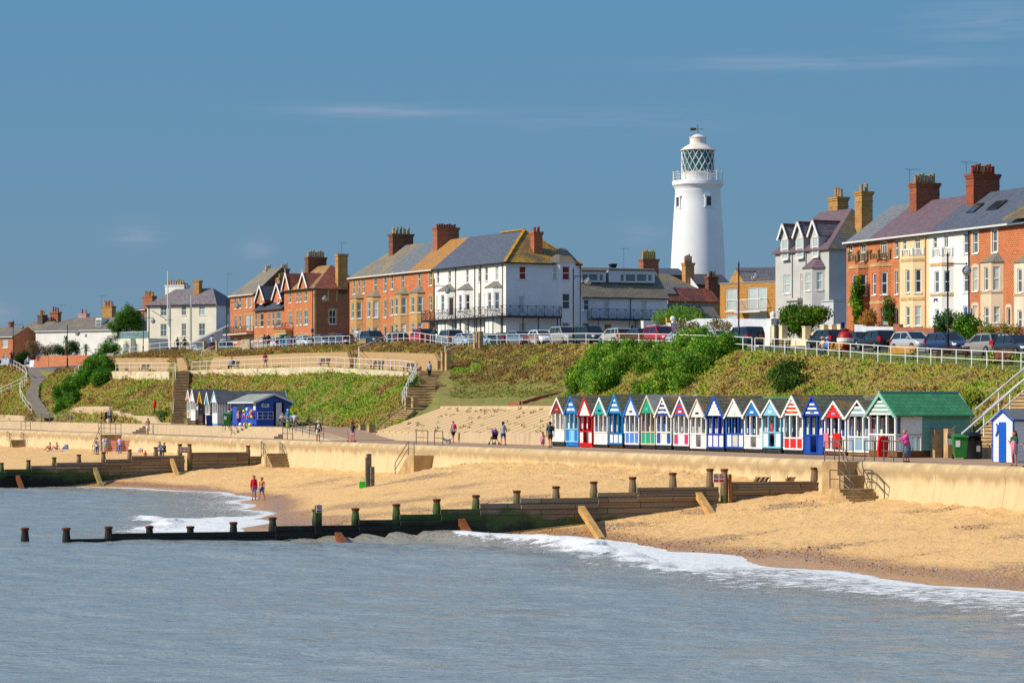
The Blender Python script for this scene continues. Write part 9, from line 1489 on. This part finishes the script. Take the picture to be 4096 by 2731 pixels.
 if top[0]:
  mb=MB();long_=sh_c=='long';tb(mb,[(0,hips[1],pz-(.06 if not long_ else.10)),(0,hips[1]*.5+ch[1]*.5,(pz+ch[2])/2),ch,(0,nk[1]*.9,nk[2]-.045)],[.172,.148,.168,.105],10);tb(mb,[sh[0],(0,ch[1],zs+.012),sh[1]],[.075,.098,.075])
  for i in(0,1):
   e,w_=A[i]
   if sh_c=='vest':continue
   tb(mb,[sh[i],e]if sh_c=='short' else[sh[i],e,w_],[.072,.056]if sh_c=='short' else[.072,.056,.044])
  tm=M(top[0],.8,.1,4)if not top[0].startswith('#s')else stripem(top[0][2:]);fuse(mb,'dress' if bot=='dress' else('jacket' if long_ else 'shirt'),tm,rt,.02*max(.8,k))
 mb=MB();c2=bottom[1]if len(bottom)>1 else '#888888'
 if bot in('shorts','trousers','briefs'):
  tb(mb,[(-.02,hips[1],pz+.04),(.02,hips[1],pz+.04),(0,hips[1],pz-.04)],[.14,.165,.16])
  for i,sg in((0,-1),(1,1)):
   K=Vector(kn[i]);h0=Vector((sg*hp,hips[1],pz-.02))
   if bot=='trousers':tb(mb,[tuple(h0),kn[i],an[i]],[.108,.078,.060])
   elif bot=='shorts':tb(mb,[tuple(h0),tuple(h0.lerp(K,.72))],[.108,.092])
  fuse(mb,bot,M(c2,.8,.1,4),rt,.02*max(.8,k))
 elif bot in('skirt','dress'):
  zb=bottom[2]if len(bottom)>2 else.45;mb.tube([Q(0,hips[1],pz+.1),Q(0,hips[1],pz-.08),Q(0,hips[1]+.02,zb)],[.14*k,.18*k,.24*k],14);mb.build('skirt',M(c2,.8,.35 if len(bottom)>3 else.1,9),rt,smooth=True)
 for i in(0,1):
  if shoes:mb=MB();tb(mb,[(an[i][0],an[i][1]-.05,.045),(toe[i][0],toe[i][1]+.01,.04)],[.05,.042]);mb.build('shoe',M(shoes,.7,.1),rt,smooth=True)
 if hair:
  mb=MB();hc=c-f*.022*k+UPV*.022*k;n1,n2=10,6;o=len(mb.v)
  for i in range(n2+1):
   ph=math.pi/2-(math.pi*.62)*i/n2
   for j in range(n1):
    t_=2*math.pi*j/n1;dx,dy=math.cos(t_),math.sin(t_);cut=max(-.25,.35-.0*dx)if dy>.5 and math.sin(ph)<.3 else None;ph2=max(ph,.38)if dy>.35 else ph
    mb.v.append(tuple(hc+(s_*math.cos(ph2)*dx+f*math.cos(ph2)*dy)*hr*1.08*k+UPV*math.sin(ph2)*hr*1.1*k))
  for i in range(n2):
   for j in range(n1):a=o+i*n1+j;b=o+i*n1+(j+1)%n1;mb.f.append((a,b,b+n1,a+n1));mb.mi.append(0)
  if hair[1]=='long':mb.tube([hc-f*.06*k,hc-f*.12*k-UPV*.16*k,hc-f*.13*k-UPV*.34*k],[.09*k,.085*k,.04*k],7)
  if hair[1]=='bun':mb.ball(hc-f*.11*k+UPV*.06*k,.05*k,7,5)
  if hair[1]=='tail':mb.tube([hc-f*.1*k,hc-f*.16*k-UPV*.1*k,hc-f*.15*k-UPV*.22*k],[.04*k,.035*k,.015*k],6)
  mb.build('hair',M(hair[0],.8,.2,9),rt,smooth=True)
 if hat:h_=MB().lathe(c+UPV*.03*k,[(.19*k,.0),(.18*k,.02),(.118*k,.035),(.115*k,.10),(.07*k,.125)],12).build('hat',M(hat,.8,.05),rt,smooth='auto')
 if pack:
  mb=MB();b0=Q(0,ch[1]-.22,ch[2]-.02);mb.ball(b0,(.15*k,.11*k,.22*k),10,8);mb.build('backpack',M(pack,.7,.15,5),rt,smooth=True)
 if item:
  nm,col_,(a,b,z),sz=item;c3=Q(a,b,z);mb=MB();mb.ball(c3,sz,8,6)if nm not in('phone','shopping_bag')else mb.box8([c3+s_*x+f*y+UPV*zz_ for zz_ in(-sz[2],sz[2])for x,y in((-sz[0],-sz[1]),(sz[0],-sz[1]),(sz[0],sz[1]),(-sz[0],sz[1]))]);tag(mb.build(nm,M(col_,.6,.1)),{'shopping_bag':'straw bag carried by the woman on the wide steps','beach_roll':'pink towel and blue bag carried by the girl with the phone','hand_bag':'dark bag carried at the right edge'}.get(nm,nm),'bag')
 return rt
def stripem(spec):
 a,b,pitch=spec.split(',');key=('S',spec)
 if key in MATS:return MATS[key]
 t=NT('striped_cloth');sp=t.n('SeparateXYZ');t.l(t.pos(),sp.inputs[0]);fr=t.math('FRACT',t.math('DIVIDE',sp.outputs[2],float(pitch)));t.out(t.mix(t.ramp(fr,[(.48,0.),(.52,1.)]),a,b),.8);MATS[key]=t.m;return t.m
AW=math.pi
pz=lambda zm,x,y,z=LO:onz(*g(zm,x,y),z)
pbch=lambda zm,x,y:on_beach(*g(zm,x,y))
person('young woman in a green T-shirt and denim shorts looking at her phone',pz('R5',1733,1036),-.9,1.66,skin='red',hair=('#241814','long'),top=('#1c5438','short'),bottom=('shorts','#86a4c4'),shoes=None,arms=('phone','carry'),woman=True,det=True,item=('beach_roll','#e08ca8',(.12,.2,.98),(.16,.13,.3)))
person('person in a dark sleeve half cut by the right edge',pz('R5',1885,1050),-1.4,1.7,top=('#243046','long'),bottom=('trousers','#3a3c44'),det=True,arms='carry',item=('hand_bag','#c8c4bc',(.2,.1,.95),(.16,.1,.26)))
person('grey haired woman in a pink cardigan leaning on the railing',pz('R5',512,992),-1.25,1.66,skin='red',hair=('#8f7c68','short'),top=('#c84c96','long'),bottom=('skirt','#5c6c88',.3,1),shoes='#3a2c28',arms='rail',lean=.16,woman=True,det=True)
person('man in a teal T-shirt and brown shorts with a dark backpack',pz('R3',150,733),AW+.15,1.78,'walk',skin='red',hair=('#2a1e16','short'),top=('#1c5c78','short'),bottom=('shorts','#6a4028'),pack='#23262c',det=True)
person('small girl in a rainbow striped dress walking away',pz('R3',62,737),AW,1.1,'walk',skin='red',hair=('#7a4c2c','long'),top=('#s#d83c70,#e8e4d0,0.14','short'),bottom=('dress','#c8589a',.42),shoes='#e0c060',woman=True,det=True)
person('person in a grey T-shirt and denim shorts pushing a pushchair',pz('S1',1600,730),AW-.3,1.72,'walk',skin='red',hair=('#2c1c16','tail'),top=('#a8a8b0','short'),bottom=('shorts','#2c5488'),arms='push',woman=True,det=True)
person('bald man in a white shirt with a red backpack over one shoulder',pz('S1',1080,703),AW+.5,1.74,'walk',skin='red',hair=None,top=('#c4c8d4','short'),bottom=('shorts','#202026'),pack='#d01820',shoes='#b07050')
person('girl in a dark T-shirt and pink shorts riding a scooter',pz('R6',2105,738),AW-.4,1.6,'stand',skin='red',hair=('#1c1616','tail'),top=('#3c3e48','short'),bottom=('shorts','#e0a8b4'),shoes='#e02c70',arms='push',woman=True)
sc_=pz('R6',2100,739);mb=MB();mb.bar(sc_-N3*.35-T3*.1+UPV*.09,sc_+N3*.25+UPV*.09,.12,.03);mb.tube([sc_-N3*.35-T3*.1+UPV*.1,sc_-N3*.42-T3*.1+UPV*.95],.02,5);[mb.tube([sc_+N3*a-T3*.03+UPV*.06,sc_+N3*a+T3*.03+UPV*.06],.06,8)for a in(-.38,.28)];thing1(mb,'kick_scooter',M('#8c2c5c',.5,.1),'pink kick scooter under the girl in pink shorts','scooter')
person('person in a dark jacket and white hat with pale shorts',pz('R6',1725,733),AW+.2,1.68,skin='tan',hair=('#c8c0b8','short'),top=('#26242e','long'),bottom=('shorts','#d8d0c4'),shoes='#a06038',hat='#d8ccb8',pack='#b8b8b0')
person('grey haired person with a lime green backpack behind the steel rail',pz('R6',1385,703),AW,1.66,hair=('#b8b0a8','short'),top=('#23222a','short'),bottom=('trousers','#26242c'),pack='#9ad820')
person('woman in black at the kiosk counter',pz('R6',768,560,UP),AW-.3,1.68,hair=('#c0a080','short'),top=('#1c1a20','long'),bottom=('trousers','#1c1c24'),woman=True)
person('dark haired man at the left of the kiosk counter',pz('R6',738,556,UP),AW-.2,1.74,hair=('#2c1c18','short'),top=('#a09094','short'),bottom=('trousers','#303038'))
person('child in a pale pink jacket looking at the kiosk toys',pz('R6',842,563,UP),AW+.2,1.5,hair=('#b88850','long'),top=('#d8a098','long'),bottom=('trousers','#3c5078'),woman=True)
for x,dy,tc,hc,fc,lab in((1300,-.75,'#d8c8d0','#7a4430',.3,'seated person in a pale top nearest the kiosk'),(1340,-.8,'#d05878','#d8dce4',.6,'seated child in pink with a pale cap'),(1412,.75,'#c8a080','#a06838',AW,'seated woman with auburn hair at the picnic table'),(1448,.8,'#b0b4c8','#8c5a3c',AW-.2,'seated man in light blue at the picnic table'),(1492,.75,'#d8dce0','#2c1c18',AW,'seated woman in white at the right of the picnic table')):q_=pnz(g('R6',x,0)[0],5.7,UP)+T3*dy;person(lab,q_,fc,1.66,'sit',hair=(hc,'short'),top=(tc,'short'),bottom=('trousers','#484c5c'),arms='knee')
person('white haired woman in a teal top standing by the picnic table',pnz(g('R6',1388,0)[0],4.9,UP),AW,1.66,hair=('#d0ccc8','short'),top=('#1c8a94','short'),bottom=('skirt','#1c7c84',.5),woman=True)
person('woman in a beige top and long white skirt on the far walk',pz('R7',1600,903),.4,1.68,'walk',skin='tan',hair=('#a88060','bun'),top=('#b8946c','short'),bottom=('skirt','#e4e0d8',.32),arms=('hip','carry'),woman=True)
person('small boy in a blue T-shirt and red shorts',pz('R7',773,787,UP),AW,1.1,'walk',skin='red',hair=('#c8a060','short'),top=('#1c78c8','short'),bottom=('shorts','#b82030'));person('boy in a yellow T-shirt by the leaning wall',pz('R7',1095,787,UP),.9,1.4,skin='red',hair=('#a87848','short'),top=('#e0a818','short'),bottom=('shorts','#26304c'),arms='carry')
person('adult in a grey and white T-shirt beside the dark litter bin',pz('R7',1188,787,UP),.2,1.78,hair=('#7c6450','short'),top=('#9c9ca8','short'),bottom=('trousers','#4c5878'));person('adult in a pale yellow shirt and white trousers above the stair block',pz('R7',1172,880),AW+.2,1.74,'walk',hair=('#3c4468','short'),top=('#e4d498','short'),bottom=('trousers','#d8d8d4'))
person('left sunbather in a dark swimsuit sitting on the sand',pbch('R7',540,1086),-.9,1.66,'ground',skin='red',hair=('#8a5030','short'),top=(None,''),bottom=('briefs','#1c1c24'),shoes=None,arms='knee',woman=True);person('right sunbather in a black bikini sitting on the pale towel',pbch('R7',612,1084),-.9,1.66,'ground',skin='red',hair=('#d8c8a0','short'),top=(None,''),bottom=('briefs','#1c1c24'),shoes=None,arms='back',woman=True)
person('woman in a white jumper with a grey bag left of the windbreak',pbch('R7',1050,1128),AW-.5,1.7,hair=('#8c4c2c','short'),top=('#dcdce4','long'),bottom=('trousers','#2c4c7c'),pack='#8c8c94',woman=True);person('toddler in white beside the woman with the grey bag',pbch('R7',1018,1128),AW,.92,skin='red',hair=('#c87c48','short'),top=('#e0dce0','short'),bottom=('shorts','#d8d0d0'))
person('man in a navy striped jumper and pale green shorts at the windbreak',pbch('R7',1150,1120),AW+.2,1.82,hair=('#2c1c14','short'),top=('#s#1c2440,#c8ccd8,0.16','short'),bottom=('shorts','#88b4a4'));person('person in white half hidden behind the navy striped jumper',pbch('R7',1122,1112)+Vector((0,.6,0)),AW,1.74,hair=('#7c3c2c','long'),top=('#dcd0dc','short'),bottom=('trousers','#c8ccdc'),woman=True)
person('woman in a lilac top and jeans in front of the windbreak',pbch('R7',1296,1118),AW-.1,1.72,hair=('#8c3c28','short'),top=('#d0b0dc','short'),bottom=('trousers','#5c80ac'),woman=True);person('child in red sitting behind the far groyne',pbch('R7',1572,1160),.2,1.2,'ground',hair=('#6c1c1c','long'),top=('#d02c50','short'),bottom=('shorts','#3c3c48'),arms='knee',woman=True)
person('man in light blue sitting behind the far groyne',pbch('R7',1712,1158)+Vector((0,.8,0)),.8,1.78,'sit',hair=('#6a4028','short'),top=('#a8b4cc','short'),bottom=('trousers','#4c5068'),arms='knee',seat=.55);person('man in a navy jacket sitting behind the far groyne',pbch('R7',1778,1160)+Vector((0,.2,0)),-.8,1.78,'sit',hair=('#8c7868','short'),top=('#243c60','long'),bottom=('trousers','#2c3450'),arms='knee',seat=.5)
person('woman in a red cardigan and denim shorts at the water edge',pbch('S2',2172,467),.15,1.70,skin='red',hair=('#3a2018','bun'),top=('#c01824','long'),bottom=('shorts','#6c94bc'),shoes='#26242c',woman=True,det=True);person('bare chested boy in blue swim shorts beside the woman in red',pbch('S2',2240,470),-.5,1.58,'walk',skin='red',hair=('#3a2418','short'),top=(None,''),bottom=('shorts','#1c4c8c'),shoes=None,det=True)
w_=pnz(*((g('S7',680,0)[0]),19.9,0));w_.z=row(3,1740).z+.05+(10.2-row(3,1740).z)*.42;person('grey haired woman in a striped top climbing the wide steps',w_+UPV*.1,AW+.2,1.66,'walk',hair=('#6c6460','short'),top=('#s#d8dce4,#6c789c,0.13','long'),bottom=('trousers','#1c2030'),woman=True,item=('shopping_bag','#c89850',(.30,.0,.78),(.05,.14,.17)))
U=g('R8',640,0)[0];person('man in a dark red jacket and pale shorts on the mid terrace',row(4,U).lerp(row(5,U),.3)+UPV*.04,AW-.4,1.78,'walk',skin='red',hair=('#4c3428','short'),top=('#8c2434','long'),bottom=('shorts','#b0a8a4'),shoes='#c88868')
U=g('R8',372,0)[0];person('man in blue with a red pack sitting on the terrace bench',row(4,U).lerp(row(5,U),.50)+UPV*.04,-1.0,1.76,'sit',hair=('#8c7060','short'),top=('#4c8cb8','short'),bottom=('trousers','#2c2c34'),arms='knee',pack='#c02434')
person('man in a pale T-shirt and navy shorts at the top of the terrace stairs',onn(g('Z2',1270,0)[0],22.6)+UPV*.05,AW,1.82,skin='tan',hair=('#3c3028','short'),top=('#b8bcd4','short'),bottom=('shorts','#222c54'));person('man in grey leaning by the railing below the cream house',onn(g('Z2',765,0)[0],23.5),.9,1.78,hair=('#2c2420','short'),top=('#5c6484','short'),bottom=('trousers','#303444'));person('man in a dark top facing the sea below the cream porch',onn(g('Z2',868,0)[0],23.8),.1,1.76,skin='red',hair=('#4c3020','short'),top=('#2c2428','long'),bottom=('trousers','#4c4020'));person('toddler in white by the railing below the cream porch',onn(g('Z2',834,0)[0],23.6),.1,.95,hair=('#c8a070','short'),top=('#e0dcdc','short'),bottom=('shorts','#d86848'))
person('person in a purple coat looking towards the houses',onn(g('Z3',580,0)[0],26),AW,1.68,hair=('#3c2c28','short'),top=('#3c3454','long'),bottom=('trousers','#8c7464'),woman=True);person('grey haired man in a black coat beside the purple coat',onn(g('Z3',632,0)[0],26),AW,1.78,hair=('#c0bcb8','short'),top=('#20222c','long'),bottom=('trousers','#6c5c50'));person('man in a white shirt leaning on the wooden board',onn(g('Z4',160,0)[0],27.4),-.6,1.76,hair=('#a89c90','short'),top=('#d8dce4','short'),bottom=('trousers','#8c8c94'),arms='rail',lean=.08);person('man in a teal coat and dark glasses behind the curved railing',onn(g('Z4',992,0)[0],28.6),.1,1.8,skin='red',hair=('#2c2420','short'),top=('#1c5c64','long'),bottom=('trousers','#9c98a0'),arms='carry')
pp=hit(112,1474)or pn(112,1474,13);person('man in a pale blue T-shirt walking up the footpath',pp,AW,1.78,'walk',skin='red',hair=('#a8907c','short'),top=('#a4b0d0','short'),bottom=('shorts','#2c3450'));pp2=hit(102,1470)or pn(102,1470,13);person('small child in a turquoise top beside the man on the footpath',pp2,AW,1.15,'walk',skin='red',hair=('#c8a070','short'),top=('#2cb0b8','short'),bottom=('shorts','#d05030'));pp3=hit(33,1452)or pn(33,1455,13);person('man in black leaning at the top of the footpath railing',pp3+T3*.5+N3*.6,-.2,1.76,skin='red',hair=('#2c2420','short'),top=('#1c1c24','short'),bottom=('trousers','#26262e'),arms='rail',lean=.1)
bq=onn(g('R2',690,0)[0],22.3);person('man in a straw hat and cream shirt sitting on the yellow bench',bq+T3*.75-N3*.12,-1.2,1.76,'sit',skin='red',hair=('#b8b0a8','short'),top=('#c8bca0','short'),bottom=('trousers','#44485c'),hat='#c8a468',arms='knee');person('woman in a pale blue sun hat sitting on the yellow bench',bq+T3*.1-N3*.12,-1.2,1.66,'sit',skin='light',hair=('#c8c0c0','short'),top=('#6c88c8','long'),bottom=('trousers','#345c88'),hat='#a8b0d4',arms='knee',woman=True)
t_=tU(X4(672),6.5);person('person in a coral red top standing in the porch of the pale blue hut',C3(t_+.95,7.0,LO+.3),AW-1.2,1.68,hair=('#8c6858','short'),top=('#c8505c','long'),bottom=('trousers','#2c2c4c'),woman=True)
bpy.context.view_layer.update();dg=bpy.context.evaluated_depsgraph_get()
for o in[o for o in COL.objects if o.type=='MESH' and o.modifiers]:
 me=bpy.data.meshes.new_from_object(o.evaluated_get(dg));o.modifiers.clear();me.polygons.foreach_set('use_smooth',[True]*len(me.polygons));o.data=me
for o in COL.objects:
 if o.parent is None and o.get('category')and not o.get('kind'):o['kind']='thing'
